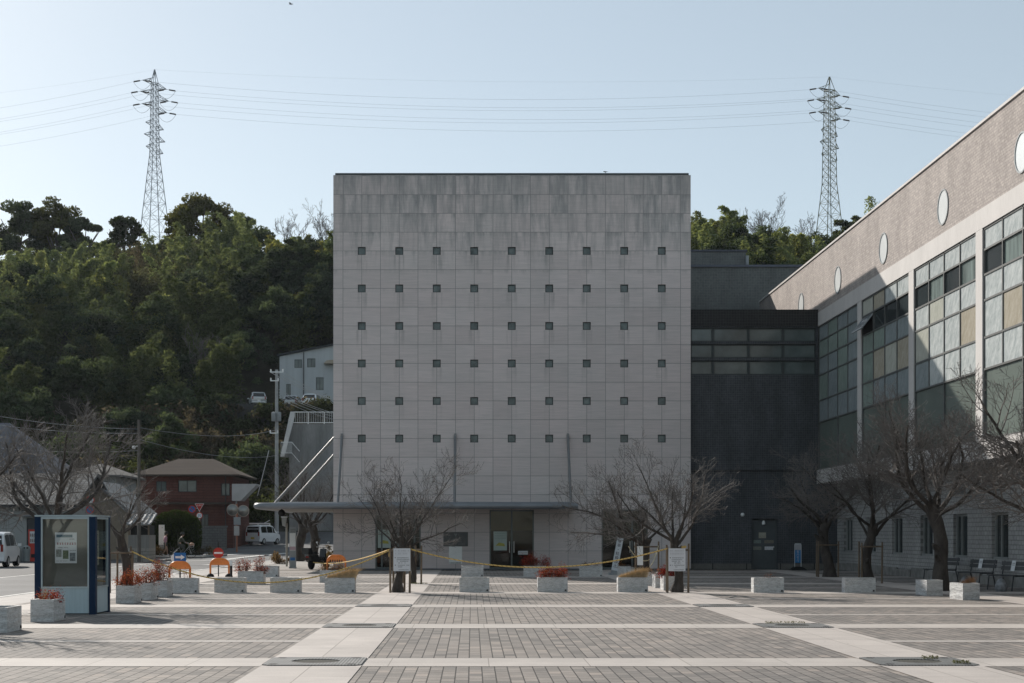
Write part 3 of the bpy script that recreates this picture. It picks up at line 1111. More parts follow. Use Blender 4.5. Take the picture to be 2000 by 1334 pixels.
mb.build('lamp', WHITEP, lk)
mb = MB()
mb.ball((PX(1450.5, YA), YA + 0.02, 2.43), 0.09, 10, 6)
mb.box(PX(1450.5, YA) - 0.04, PX(1450.5, YA) + 0.04, YA + 0.03, YA + 0.118, 2.4, 2.5)
mb.build('dome_camera', WHITEP, lk, smooth=60)
for (a, b, c, d), lab, m in [((1482, 1496, 1040, 1051), 'topmost cream paper notice on the grey steel door', mk('cream_paper', (0.36, 0.35, 0.29), rough=0.8, var=0.1)),
                             ((1472, 1486, 1055, 1061), 'half-round pale sticker notice on the grey steel door', mk('green_grey_paper', (0.22, 0.27, 0.25), rough=0.8, var=0.2)),
                             ((1493, 1511, 1055, 1061), 'brownish strip notice on the grey steel door above the white one', mk('brown_paper', (0.22, 0.20, 0.17), rough=0.8, var=0.2)),
                             ((1471, 1487, 1067.5, 1074), 'dull grey strip notice low on the hinge side of the grey steel door', mk('dull_paper', (0.23, 0.235, 0.21), rough=0.8, var=0.2)),
                             ((1493.5, 1510, 1067.5, 1074), 'brightest white strip notice on the grey steel door', PAPER)]:
    poster(a, b, c, d, YA + 0.268, lab, [m, INK], lambda mb, i, x0, x1, z0, z1, y: [strokes(mb, x0 + 0.03, x1 - 0.03, z0 + 0.03 + 0.05 * k, 0.025, y, 50 + k, 0.7) for k in range(2)])

hb = thing('hall_building', 'olive grey tiled block rising behind the dark link building', 'building', (15, 84, 0))
mb = MB()
mb.box(8.0, 22.5, 84, 108, 0, 15.9)
mb.build('main_block', TILEB, hb)
mb = MB()
mb.box(7.9, 22.6, 83.9, 108.1, 15.902, 16.02)
mb.build('coping', mk('blue_grey_coping', (0.10, 0.11, 0.14), rough=0.5, var=0.1), hb)
mb = MB()
mb.box(6.0, PX(1457, 88), 88, 104, 16.0, 17.45)
mb.build('upper_block', TILEB, hb)
mb = MB()
mb.box(5.9, PX(1457, 88) + 0.06, 87.94, 104.1, 17.452, 17.56)
mb.build('coping', mk('dark_upper_coping', (0.075, 0.08, 0.10), rough=0.5, var=0.1), hb)
mb = MB()
mb.tube([(PX(1459, 87.9), 87.85, 16.0), (PX(1459, 87.9), 87.85, 17.2)], 0.09, 8)
mb.build('vent_pipe', GREYM, hb)

# ------------------------------------------------------------------ the long wing at right
WX, WL = 15.3, 16.18
YN, YB = 22.0, 83.2
BRK = brick_mat('pinkish_wing_brick', 'YZ', (0.50, 0.442, 0.41), (0.39, 0.345, 0.325), (0.34, 0.305, 0.29), 0.2, 0.09, ms=0.010, rough=0.85, bump=0.8, macro=0.2)
BRL = brick_mat('grey_lower_brick', 'YZ', (0.41, 0.404, 0.394), (0.35, 0.346, 0.34), (0.23, 0.228, 0.225), 0.28, 0.14, ms=0.014, rough=0.85, bump=0.9, macro=0.2)
CONW = mk('pale_wing_concrete', (0.56, 0.535, 0.52), rough=0.7, var=0.08, ns=0.8, stretch=(1, 1, 0.3), fine=0.06)
wg = thing('museum_wing', 'long pale building along the right side with round windows above a gridded glass wall', 'building', (WX, 50, 0))
mb = MB()
mb.box(WX, WX + 0.5, YN, YB, 11.36, 13.88)
mb.build('brick_parapet', BRK, wg)
mb = MB()
mb.box(WX - 0.05, WX + 0.56, YN, YB + 0.05, 13.882, 13.96)
mb.build('coping', CONW, wg)
mb = MB()
mb.box(WX - 0.012, WX + 0.6, YN, YA - 0.01, 10.75, 11.358)
mb.build('upper_band', CONW, wg)
mb = MB()
mb.box(WX - 0.06, WL + 0.3, YN, YA - 0.01, 3.8, 4.398)
mb.build('sill_band', CONW, wg)
mb = MB()
mb.box(WX + 0.6, 44, YN + 0.3, YB, 10.9, 13.3)
mb.box(WX + 0.62, 44, YN + 0.3, YA - 0.02, 4.5, 10.9)
mb.quad((WX, YN, 4.4), (44, YN, 4.4), (44, YN, 13.88), (WX, YN, 13.88))
mb.quad((WL, YN, 0), (44, YN, 0), (44, YN, 4.4), (WL, YN, 4.4))
mb.build('core', CONC, wg)
cols = [61.8, 54.5, 47.2, 39.9, 32.6, 25.3]
for y in cols:
    mb = MB()
    mb.box(WX - 0.008, WX + 0.5, y - 0.31, y + 0.31, 4.4, 10.748)
    mb.build('column', CONW, wg)


def panel_mat(name, c, c2):
    m, nt, b = newmat(name)
    t = NT(nt)
    s = t.sep(t.obj())
    v = t.comb(t.m('ADD', t.m('MULTIPLY', s[1], 1.0), t.m('MULTIPLY', s[2], 0.6)), t.m('MULTIPLY', s[2], 0.5), s[0])
    n1 = t.noise(v, 5.0, 4, 0.6)
    n2 = t.noise(v, 15.0, 3, 0.7)
    col = t.mix(t.rng(t.m('ADD', t.m('MULTIPLY', n1, 0.6), t.m('MULTIPLY', n2, 0.4)), 0.36, 0.62), c, c2)
    t.set(b, 'Base Color', col)
    b.inputs['Roughness'].default_value = 0.2
    b.inputs['Specular IOR Level'].default_value = 0.5
    return m


PPALE = panel_mat('pale_frosted_panel', (0.36, 0.405, 0.41), (0.64, 0.67, 0.665))
PWARM = panel_mat('warm_frosted_panel', (0.42, 0.43, 0.37), (0.56, 0.56, 0.50))
PTAN = panel_mat('tan_frosted_panel', (0.37, 0.33, 0.25), (0.50, 0.455, 0.375))
PGRN = panel_mat('green_frosted_panel', (0.20, 0.26, 0.235), (0.30, 0.36, 0.32))
PBLU = panel_mat('blue_frosted_panel', (0.215, 0.255, 0.27), (0.31, 0.35, 0.36))
BIGG = mk('big_green_glass', (0.15, 0.18, 0.16), rough=0.22, spec=0.5, var=0.2, ns=0.3)
LBLIND = mk('grey_blind_glass', (0.16, 0.20, 0.19), rough=0.2, spec=0.5, var=0.5, ns=1.2, stretch=(1, 3, 0.4))
lev = [10.75, 10.09, 9.34, 8.58, 7.46, 6.51, 4.4]
PAT = {0: ['bgbb', 'gggb', 'bbgb', 'gbgb', 'bbbb', 'XXXX'],
       1: ['wtpp', 'Occc', 'ggbb', 'gtwt', 'gbbb', 'XXXX'],
       2: ['pppp', 'clcl', 'pwpp', 'wppt', 'bppp', 'XXXX'],
       3: ['pppp', 'clcc', 'pppp', 'ptpw', 'pppp', 'XXXX'],
       4: ['pppp', 'clcl', 'pwpp', 'pppp', 'pppp', 'XXXX'],
       5: ['pppp', 'clcc', 'pppp', 'pptp', 'pppp', 'XXXX']}
MM = {'p': PPALE, 'w': PWARM, 't': PTAN, 'g': PGRN, 'b': PBLU, 'c': DARKGLASS, 'l': LBLIND, 'X': BIGG, 'O': BLACKM}
ends = [YA - 0.01] + cols
for i in range(6):
    yf = ends[i] - (0.31 if i else 0.0)
    yn = ends[i + 1] + 0.31
    xg = WX + 0.025
    wdt = (yf - yn) / 4
    mb = MB()
    for z in lev:
        zz = min(max(z, 4.43), 10.72)
        mb.box(xg, xg + 0.09, yn, yf, zz - 0.03, zz + 0.03)
    for k in range(5):
        y = yf - wdt * k
        y = min(max(y, yn + 0.035), yf - 0.035)
        for r in range(6):
            if r == 5 and k in (1, 3):
                continue
            mb.box(xg, xg + 0.09, y - 0.03, y + 0.03, lev[r + 1] + 0.03 if r < 5 else 4.46, lev[r] - 0.03)
    w = mb.build('window', mk('grey_mullion', (0.10, 0.105, 0.105), rough=0.5, var=0.1) if i == 0 else bpy.data.materials['grey_mullion'], wg)
    for r in range(6):
        for k in range(4):
            ch = PAT[i][r][k]
            ya, yb = yf - wdt * k, yf - wdt * (k + 1)
            if r == 5:
                if k % 2:
                    continue
                yb = yf - wdt * (k + 2)
            mb = MB()
            d = 0.06 if ch in 'clXO' else 0.03
            mb.box(xg + d, xg + d + 0.02, yb + 0.03, ya - 0.03, lev[r + 1] + (0.03 if r < 5 else 0.06), lev[r] - 0.03)
            mb.build('pane', MM[ch], w)
# the top-hung sash that stands open
ysa = ends[1] - 0.31
wdt = (ysa - (ends[2] + 0.31)) / 4
mb = MB()
ang = R(38)
for k in (0,):
    top = Vector((WX + 0.1, 0, 10.05))
    dn = Vector((-math.sin(ang), 0, -math.cos(ang)))
    L = 0.78
    y0, y1 = ysa - wdt + 0.05, ysa - 0.05
    nrm = Vector((-math.cos(ang), 0, math.sin(ang)))
    for a, b, c, d in ((0, L, y0, y0 + 0.05), (0, L, y1 - 0.05, y1), (0, 0.06, y0 + 0.05, y1 - 0.05), (L - 0.06, L, y0 + 0.05, y1 - 0.05)):
        p = [top + dn * a + nrm * q + Vector((0, yy, 0)) for q in (0, 0.04) for yy in (c, d)] + [top + dn * b + nrm * q + Vector((0, yy, 0)) for q in (0, 0.04) for yy in (c, d)]
        mb.add(p, [(0, 1, 3, 2), (4, 6, 7, 5), (0, 4, 5, 1), (2, 3, 7, 6), (0, 2, 6, 4), (1, 5, 7, 3)])
sash = mb.build('open_sash', GREYM, wg)
mb = MB()
p = [top + dn * a + nrm * 0.02 + Vector((0, yy, 0)) for a, yy in ((0.06, y0 + 0.05), (0.06, y1 - 0.05), (L - 0.06, y1 - 0.05), (L - 0.06, y0 + 0.05))]
mb.quad(*p)
mb.build('glass', mk('sash_glass', (0.20, 0.23, 0.25), rough=0.1, spec=0.6, var=0.2), sash)
# round windows
RPANE = mk('sky_white_round_glass', (0.86, 0.88, 0.88), rough=0.15, spec=0.6, var=0.08, ns=1.0)  # white base colour stands in for bright sky reflected in the panes
for y in (72.7, 65.4, 58.15, 50.8, 43.5, 36.2, 28.9):
    mb = MB()
    nn = 36
    for k in range(nn):
        a0, a1 = 2 * math.pi * k / nn, 2 * math.pi * (k + 1) / nn
        for r0, r1, xx in ((0.53, 0.58, WX - 0.03),):
            q = [(xx, y + r * math.cos(a), 12.2 + r * math.sin(a)) for r, a in ((r0, a0), (r1, a0), (r1, a1), (r0, a1))]
            mb.quad(*q)
            mb.quad(q[1], (WX + 0.0, q[1][1], q[1][2]), (WX + 0.0, q[2][1], q[2][2]), q[2])
            mb.quad(q[0], q[3], (WX - 0.004, q[3][1], q[3][2]), (WX - 0.004, q[0][1], q[0][2]))
    w = mb.build('round_window', GREYM, wg)
    mb = MB()
    mb.lathe([(0.53, WX - 0.004), (0.53, WX - 0.008)], c=(0, y, 12.2), n=36, axis='X')
    mb.build('pane', RPANE, w)
# lower wall with tall windows and vents
wy = [67.3, 63.45, 59.55, 55.7, 51.85, 47.95, 44.1, 40.2, 36.3]
holes = [(y - 0.75, y + 0.75, 0.8, 2.25) for y in wy]
mb = MB()
hole_wall(mb, YN, YA + 0.12, 0.0, 3.8, holes, 0.28, lambda u, v, d: (WL + d, u, v))
mb.build('lower_wall', BRL, wg)
mb = MB()
for i in range(24):
    y1_ = YA - 0.1 - i * 1.95
    hgt = 0.30 + 0.05 * math.sin(i * 2.3)
    mb.box(WL - 0.09 - 0.02 * math.sin(i * 1.7), WL - 0.002, y1_ - 1.92, y1_, 0, hgt)
mb.build('base_stone', mk('rough_grey_base', (0.22, 0.215, 0.205), rough=0.9, var=0.35, ns=2.5, bump=0.8, bd=0.03), wg)
SILLM = mk('window_surround', (0.24, 0.25, 0.245), rough=0.6, var=0.12)
for y in wy:
    mb = MB()
    a, b, c, d = y - 0.75, y + 0.75, 0.8, 2.25
    x0, x1 = WL + 0.1, WL + 0.2
    e = 0.003
    mb.box(x0, x1, a + e, a + 0.1, c + e, d - e)
    mb.box(x0, x1, b - 0.1, b - e, c + e, d - e)
    mb.box(x0, x1, a + 0.1, b - 0.1, d - 0.08, d - e)
    mb.box(x0 - 0.08, x1, a + 0.1, b - 0.1, c + e, c + 0.08)
    mb.box(x0, x1 - 0.02, y + 0.12, y + 0.2, c + 0.08, d - 0.08)
    w = mb.build('window', SILLM, wg)
    mb = MB()
    mb.box(x0 + 0.05, x0 + 0.07, a + 0.1, b - 0.1, c + 0.08, d - 0.08)
    mb.build('pane', DARKGLASS, w)
    mb = MB()
    mb.box(WL - 0.012, WL + 0.0, y - 0.55, y + 0.55, 2.9, 3.15)
    v = mb.build('vent', SILLM, wg)
    mb = MB()
    for k in range(4):
        mb.box(WL - 0.03, WL - 0.012, y - 0.5, y + 0.5, 2.925 + k * 0.055, 2.95 + k * 0.055)
    mb.build('louvre', DARKMETAL, v)

# ------------------------------------------------------------------ bare cherry trees
BARK = mk('cherry_bark', (0.062, 0.053, 0.047), rough=0.9, var=0.5, ns=6, stretch=(1, 1, 0.4), bump=0.9, bd=0.02, fine=0.25)
TWIG = mk('pale_twig_bark', (0.132, 0.119, 0.112), rough=0.8, var=0.25, ns=3)


def rot_dir(d, ang, az):
    o = d.orthogonal().normalized()
    o = Matrix.Rotation(az, 3, d) @ o
    return (d * math.cos(ang) + o * math.sin(ang)).normalized()


RMIN = 0.004


def grow(r, bt, bc, p, d, L, rad, lvl, mx, up, seg, spread, dens, ctr, cr):
    n = max(3, int(L / seg))
    pts, rads = [p.copy()], [rad]
    q = p.copy()
    st = L / n
    wob = 0.115 if lvl else 0.10
    dirs = []
    for i in range(n):
        d = (d + Vector((r.gauss(0, wob), r.gauss(0, wob), r.gauss(0, wob) + up * (0.05 + 0.05 * lvl)))).normalized()
        q = q + d * st
        pts.append(q.copy())
        dirs.append(d.copy())
        rads.append(max(RMIN, rad * (1 - 0.72 * (i + 1) / n)))
    (bt if lvl <= 1 else bc).tube(pts, rads, 6 if lvl <= 1 else (4 if lvl == 2 else 3), cap=lvl <= 1)
    if lvl >= mx:
        return
    r = random.Random(r.random())
    k = max(2, int(L * dens[lvl] + 0.5))
    for j in range(k):
        t = 0.22 + 0.78 * (j + r.random() * 0.8) / k
        t = min(t, 1.0)
        f = t * n
        i = min(int(f), n - 1)
        bp = pts[i].lerp(pts[i + 1], f - i)
        bd = rot_dir(dirs[i], R(r.uniform(*spread)), r.uniform(0, 2 * math.pi))
        bl = L * r.uniform(0.38, 0.62) * (1.15 - 0.55 * t)
        off = bp - ctr
        if math.hypot(off.x, off.y) > cr * 0.95:
            bl *= 0.6
        grow(r, bt, bc, bp, bd, max(bl, 0.16), max(RMIN * 1.05, rads[i] * r.uniform(0.42, 0.62)), lvl + 1, mx, up, seg, spread, dens, ctr, cr)


def bare_tree(label, base, H, cr, th, tr, seed, lean=(0, 0), nl=5, name='bare_tree', group='bare cherry trees on the square', limbs=None, dens=(0, 4.0, 6.8, 10.0), elev=(28, 62), flare=1.35, mx=4, rmin=None, up=0.35):
    r = random.Random(seed)
    t = thing(name, label, 'tree', base, group)
    b = Vector(base)
    bt, bc = MB(), MB()
    n = 9
    pts, rad = [], []
    for i in range(n + 1):
        f = i / n
        w = 0.05 * th
        pts.append(b + Vector((lean[0] * f ** 1.3 + w * math.sin(f * 5 + seed), lean[1] * f + w * math.cos(f * 4 + seed * 2), th * f)))
        rad.append(tr * (1.0 + (flare - 1) * max(0, 1 - f * 4)) * (1 - 0.12 * f) * (1 + 0.07 * math.sin(i * 2.1 + seed)))
    rad[-1] *= 1.12
    bt.tube(pts, rad, 10)
    top = pts[-1]
    az0 = r.uniform(0, 6.28)
    ctr = Vector((top.x, top.y, top.z))
    if limbs is None:
        limbs = [(az0 + 2 * math.pi * (i + r.uniform(-0.25, 0.25)) / nl, r.uniform(*elev), r.uniform(0.85, 1.1)) for i in range(nl)]
        limbs.append((r.uniform(0, 6.28), r.uniform(68, 85), 0.9))
    for az, el, lf in limbs:
        el = R(el)
        d = Vector((math.cos(az) * math.cos(el), math.sin(az) * math.cos(el), math.sin(el)))
        hv = (H - th) * (0.9 if el > 1.0 else 1.0)
        L = min(cr * 0.98 / max(math.cos(el), 0.15), hv * 1.05 / max(math.sin(el), 0.3)) * lf * 0.8
        h0 = r.uniform(0.72, 0.97)
        i = int(h0 * n)
        grow(r, bt, bc, pts[i].lerp(pts[i + 1], 0.5), d, L, tr * r.uniform(0.26, 0.40), 1, mx, up, 0.16 if cr < 4.5 else 0.3, (28, 62), dens, ctr, cr)
    for k in range(3):
        z = r.uniform(0.35, 0.9)
        i = int(z * n)
        a = r.uniform(0, 6.28)
        p0 = pts[i]
        bt.tube([p0, p0 + Vector((math.cos(a), math.sin(a), 0.45)) * (rad[i] * 1.35), p0 + Vector((math.cos(a), math.sin(a), 0.6)) * (rad[i] * 1.9)], [rad[i] * 0.5, rad[i] * 0.42, rad[i] * 0.2], 6)
    bt.build('trunk', BARK, t, smooth=60)
    bc.build('crown', TWIG, t)
    return t


PI = math.pi
bare_tree('bare cherry tree with trunk out of sight, twigs reaching in before the low pale house', (-9.4, 27.0, 0), 3.5, 2.6, 1.7, 0.17, 11)
bare_tree('big bare cherry tree rising behind the blue display kiosk', (-9.4, 34.9, 0), 4.7, 2.8, 2.0, 0.17, 23,
          limbs=[(0.15, 33, 1.1), (0.8, 60, 1.0), (2.2, 45, 1), (3.0, 30, 1.05), (3.6, 58, 0.9), (5.2, 42, 0.9), (1.6, 75, 0.9)])
bare_tree('small bare cherry tree tied to stakes, behind the row of red planters beside the kiosk', (-9.4, 42.2, 0), 3.8, 1.4, 1.65, 0.125, 31)
bare_tree('bare cherry tree carrying the notice board in front of the left entrance', (-1.94, 42.4, 0), 3.45, 2.15, 1.5, 0.10, 42,
          limbs=[(2.7, 42, 1.1), (3.3, 24, 1.05), (1.2, 62, 0.95), (0.3, 44, 1.1), (6.1, 22, 1.0), (4.6, 45, 0.9), (1.9, 72, 0.9), (5.3, 60, 0.9), (2.2, 30, 0.9), (3.0, 60, 1.0)], flare=1.9)
bare_tree('thin bare cherry tree right behind the tree with the left notice board', (-1.94, 49.8, 0), 3.2, 1.5, 1.8, 0.085, 57)
bare_tree('bare cherry tree with wide upward limbs behind the right notice board', (5.53, 42.35, 0), 3.5, 2.2, 1.45, 0.125, 63,
          limbs=[(0.25, 40, 1.15), (0.75, 62, 1.0), (2.5, 46, 1.1), (3.2, 30, 1.1), (1.6, 75, 1.0), (4.4, 48, 0.8), (2.9, 64, 1.0), (5.6, 50, 0.85)], flare=1.6)
bare_tree('low spreading bare cherry tree before the right entrance, with one long limb reaching sideways', (5.53, 49.8, 0), 3.3, 2.9, 1.45, 0.165, 71,
          limbs=[(3.15, 14, 1.15), (2.8, 34, 1.1), (3.5, 30, 1.0), (0.4, 40, 0.6), (1.5, 55, 0.8), (4.5, 40, 0.9), (2.2, 62, 0.8)], up=0.2)
bare_tree('thick-trunked bare cherry tree with drooping twigs in the dark tiled corner', (13.0, 57.4, 0), 4.3, 2.3, 2.0, 0.20, 83,
          limbs=[(3.1, 22, 1.1), (2.6, 45, 1.0), (3.7, 38, 1.0), (0.4, 40, 0.9), (1.6, 50, 0.9), (4.7, 40, 0.9), (5.6, 55, 0.8)], up=0.2)
bare_tree('staked bare cherry tree between the corner tree and the leaning tree, before the long wing', (12.75, 50.2, 0), 5.3, 2.4, 1.9, 0.16, 97,
          limbs=[(3.3, 30, 1.0), (2.7, 52, 1.1), (0.2, 45, 1.0), (0.9, 62, 1.1), (1.7, 78, 1.15), (4.4, 50, 1.0), (5.4, 40, 0.9), (3.9, 64, 1.05)])
bare_tree('leaning thick-trunked bare cherry tree by the benches and the two short planter blocks', (13.15, 43.6, 0), 5.3, 2.9, 2.45, 0.2, 105, lean=(-0.38, 0.0),
          limbs=[(3.05, 35, 1.1), (2.5, 55, 1.05), (0.1, 30, 1.05), (0.7, 55, 1.0), (1.5, 74, 1.0), (4.1, 45, 1.0), (5.1, 38, 1.0), (5.9, 58, 1.0), (3.5, 66, 1.0)])
bare_tree('bare cherry tree with its trunk out of sight, branches crossing the long right wing', (13.2, 35.5, 0), 4.7, 2.8, 2.2, 0.2, 117,
          limbs=[(3.1, 18, 1.1), (2.6, 40, 1.1), (3.5, 50, 1.05), (0.4, 45, 0.9), (1.5, 55, 0.9), (4.4, 45, 1.0), (2.2, 70, 1.0), (5.4, 45, 0.9)])
bare_tree('old forked bare tree under the canopy end, nearer the white car', (-9.95, 91.0, 0), 6.6, 2.9, 2.4, 0.28, 123, dens=(0, 3.2, 5.0, 6.0))
bare_tree('old bare tree under the canopy end, nearer the concrete cube', (-8.9, 87.5, 0), 6.3, 2.8, 2.3, 0.25, 131, dens=(0, 3.2, 5.0, 6.0))

# stakes around the trees
STK = 'wooden stake frames around the cherry trees'


def stake_frame(x, y, w, h, lab, hb=None):
    t = thing('stake_frame', lab, 'tree stakes', (x, y, 0), STK)
    ps = [(x - w, y - 0.3), (x + w, y - 0.3), (x + w * 0.35, y + 0.35), (x - w * 0.8, y + 0.32)]
    for i, (a, b) in enumerate(ps):
        mb = MB()
        hh = h + 0.05 * math.sin(i * 2.4 + x)
        mb.tube([(a, b, 0.0), (a + 0.015 * math.sin(i), b, hh)], [0.032, 0.026], 7)
        mb.build('stake', WOOD, t, smooth=60)
    zb = hb or h - 0.12
    for (a, b), (c, d) in ((ps[0], ps[1]), (ps[1], ps[2]), (ps[2], ps[3]), (ps[3], ps[0])):
        mb = MB()
        dx, dy = (c - a) * 0.06, (d - b) * 0.06
        mb.tube([(a - dx, b - dy, zb), (c + dx, d + dy, zb)], 0.024, 7)
        mb.build('crossbar', WOOD, t, smooth=60)
    return t


stake_frame(-9.4, 42.2, 0.30, 1.2, 'stake frame with a pale crossbar around the small tree beside the kiosk')
stake_frame(-1.94, 42.4, 0.26, 1.26, 'stake frame that carries the left notice board')
stake_frame(-1.94, 49.8, 0.33, 1.2, 'stake frame around the thin tree behind the left notice board')
stake_frame(5.53, 42.35, 0.28, 1.28, 'stake frame that carries the right notice board')
stake_frame(5.53, 49.8, 0.36, 1.3, 'stake frame with slack ropes around the low spreading tree')
stake_frame(13.0, 57.4, 0.36, 1.3, 'stake frame around the thick tree in the dark tiled corner')
stake_frame(12.75, 50.2, 0.32, 1.3, 'stake frame around the tree before the long wing')


# notice boards on the stakes
def board(x, y, lab, seed):
    t = thing('notice_board', lab, 'notice board', (x, y, 0.6), 'white notice boards on the tree stakes')
    mb = MB()
    mb.box(x - 0.228, x + 0.228, y - 0.012, y, 0.59, 1.2)
    mb.build('panel', mk('board_white', (0.62, 0.63, 0.66), rough=0.5, var=0.04) if 'board_white' not in bpy.data.materials else bpy.data.materials['board_white'], t)
    mb = MB()
    yy = y - 0.014
    for k, (z, a, b, f) in enumerate([(0.935, -0.13, 0.19, 0.95), (0.885, -0.14, 0.19, 0.85), (0.84, -0.14, 0.18, 0.7), (0.795, -0.13, 0.1, 0.75), (0.735, -0.14, 0.19, 0.9), (0.69, -0.13, 0.0, 0.7)]):
        strokes(mb, x + a, x + b, z, 0.03, yy, seed + k, f)
    for z in (0.935, 0.735):
        mb.lathe([(0.014, y - 0.0145), (0.014, y - 0.0141)], c=(x - 0.18, 0, z + 0.014), n=10, axis='Y')
    strokes(mb, x - 0.09, x + 0.18, 0.615, 0.026, yy, seed + 9, 1.0)
    mb.build('lettering', INK, t)
    mb = MB()
    strokes(mb, x - 0.19, x + 0.2, 1.12, 0.045, yy, seed + 20, 0.8)
    strokes(mb, x - 0.19, x + 0.2, 1.04, 0.045, yy, seed + 21, 0.8)
    mb.build('faded_lettering', mk('faded_ink', (0.47, 0.47, 0.50), rough=0.8, var=0.05) if 'faded_ink' not in bpy.data.materials else bpy.data.materials['faded_ink'], t)


board(-1.885, 42.05, 'white notice board with bulleted writing, on the stakes before the left entrance', 100)
board(5.5, 42.0, 'white notice board with bulleted writing and a golden rope knot on top', 140)
mb = MB()
for dx, dz in ((0.0, 1.235), (0.05, 1.245)):
    mb.ball((5.66 + dx, 41.98, dz), 0.045, 8, 5, (1, 0.7, 0.8))
tag(mb.build('rope_knot', mk('golden_rope', (0.5, 0.34, 0.12), rough=0.9, var=0.2, ns=30), origin=(5.66, 41.98, 1.2), smooth=60), 'bundled golden knot of rope on top of the right notice board', 'knot')

# ropes
ROPEM = None
m, nt, b = newmat('yellow_black_rope')
t = NT(nt)
s = t.sep(t.obj())
f = t.m('FRACT', t.m('MULTIPLY', t.m('ADD', s[0], t.m('MULTIPLY', s[2], 1.0)), 9.0))
t.set(b, 'Base Color', t.mix(t.m('LESS_THAN', f, 0.16), (0.62, 0.42, 0.14), (0.16, 0.115, 0.05)))
b.inputs['Roughness'].default_value = 0.9
ROPEM = m
WROPE = mk('pale_rope', (0.55, 0.48, 0.33), rough=0.9, var=0.15, ns=20)


def rope(p0, p1, sag, lab, mat=None, r=0.019, tail=None):
    p0, p1 = Vector(p0), Vector(p1)
    pts = []
    for i in range(33):
        f = i / 32
        q = p0.lerp(p1, f)
        q.z -= sag * 4 * f * (1 - f)
        pts.append(q)
    mb = MB()
    mb.tube(pts, r, 6)
    if tail:
        mb.tube([p0, p0 + Vector((-0.01, -0.01, -tail))], r, 6)
    tag(mb.build('rope', mat or ROPEM, origin=p0, smooth=180), lab, 'rope', 'ropes closing off the square')


rope((-1.65, 42.05, 1.18), (5.25, 42.0, 1.2), 0.50, 'long yellow and black rope sagging between the two notice boards')
rope((-9.1, 41.85, 1.12), (-2.2, 42.1, 1.16), 0.86, 'yellow rope sagging from the small tree beside the kiosk to the left notice board')
rope((-2.22, 42.12, 1.17), (-6.9, 68.0, 0.35), 0.18, 'yellow rope running back from the left notice board to the parked motor scooter', tail=0.2)
rope((5.9, 49.5, 1.22), (5.25, 46.3, 0.62), 0.12, 'short pale slack rope dropping to the red plant behind the right notice board', WROPE, 0.014)
rope((4.95, 49.55, 1.2), (5.85, 49.5, 1.0), 0.36, 'slack rope loop holding a white tag on the low spreading tree', WROPE, 0.012)
mb = MB()
mb.box(5.22, 5.40, 49.42, 49.44, 0.60, 1.2)
tag(mb.build('tag_board', WHITEP, origin=(5.3, 49.43, 0.6)), 'narrow blank white board hung upright on the low spreading tree', 'tag')

# ------------------------------------------------------------------ stone planters
m, nt, b = newmat('split_granite')
t = NT(nt)
v = t.obj()
n1 = t.noise(v, 5.0, 6, 0.65)
n2 = t.noise(t.n('ShaderNodeMapping', i_Scale=(3, 3, 14), i_Vector=v).outputs[0], 2.0, 5)
col = t.mix(t.rng(n1, 0.3, 0.7), (0.50, 0.50, 0.50), (0.58, 0.58, 0.575))
col = t.mix(1.0, col, t.mix(t.rng(n2, 0.34, 0.62), (0.86,) * 3, (1.04,) * 3), 'MULTIPLY')
n3 = t.noise(t.n('ShaderNodeMapping', i_Scale=(2.2, 2.2, 9), i_Vector=v).outputs[0], 2.6, 6, 0.7)
crev = t.m('LESS_THAN', t.m('ABSOLUTE', t.m('SUBTRACT', n3, 0.5)), 0.022)
col = t.mix(t.m('MULTIPLY', crev, 0.5), col, (0.17, 0.17, 0.165))
dirt = t.noise(v, 3.1, 6, 0.7)
col = t.mix(t.rng(dirt, 0.54, 0.72, 0.0, 0.45), col, (0.24, 0.225, 0.20))
t.set(b, 'Base Color', col)
b.inputs['Roughness'].default_value = 0.85
t.set(b, 'Normal', t.bump(t.m('ADD', n1, t.m('MULTIPLY', n2, 0.8)), 0.4, 0.012))
GRANITE = m


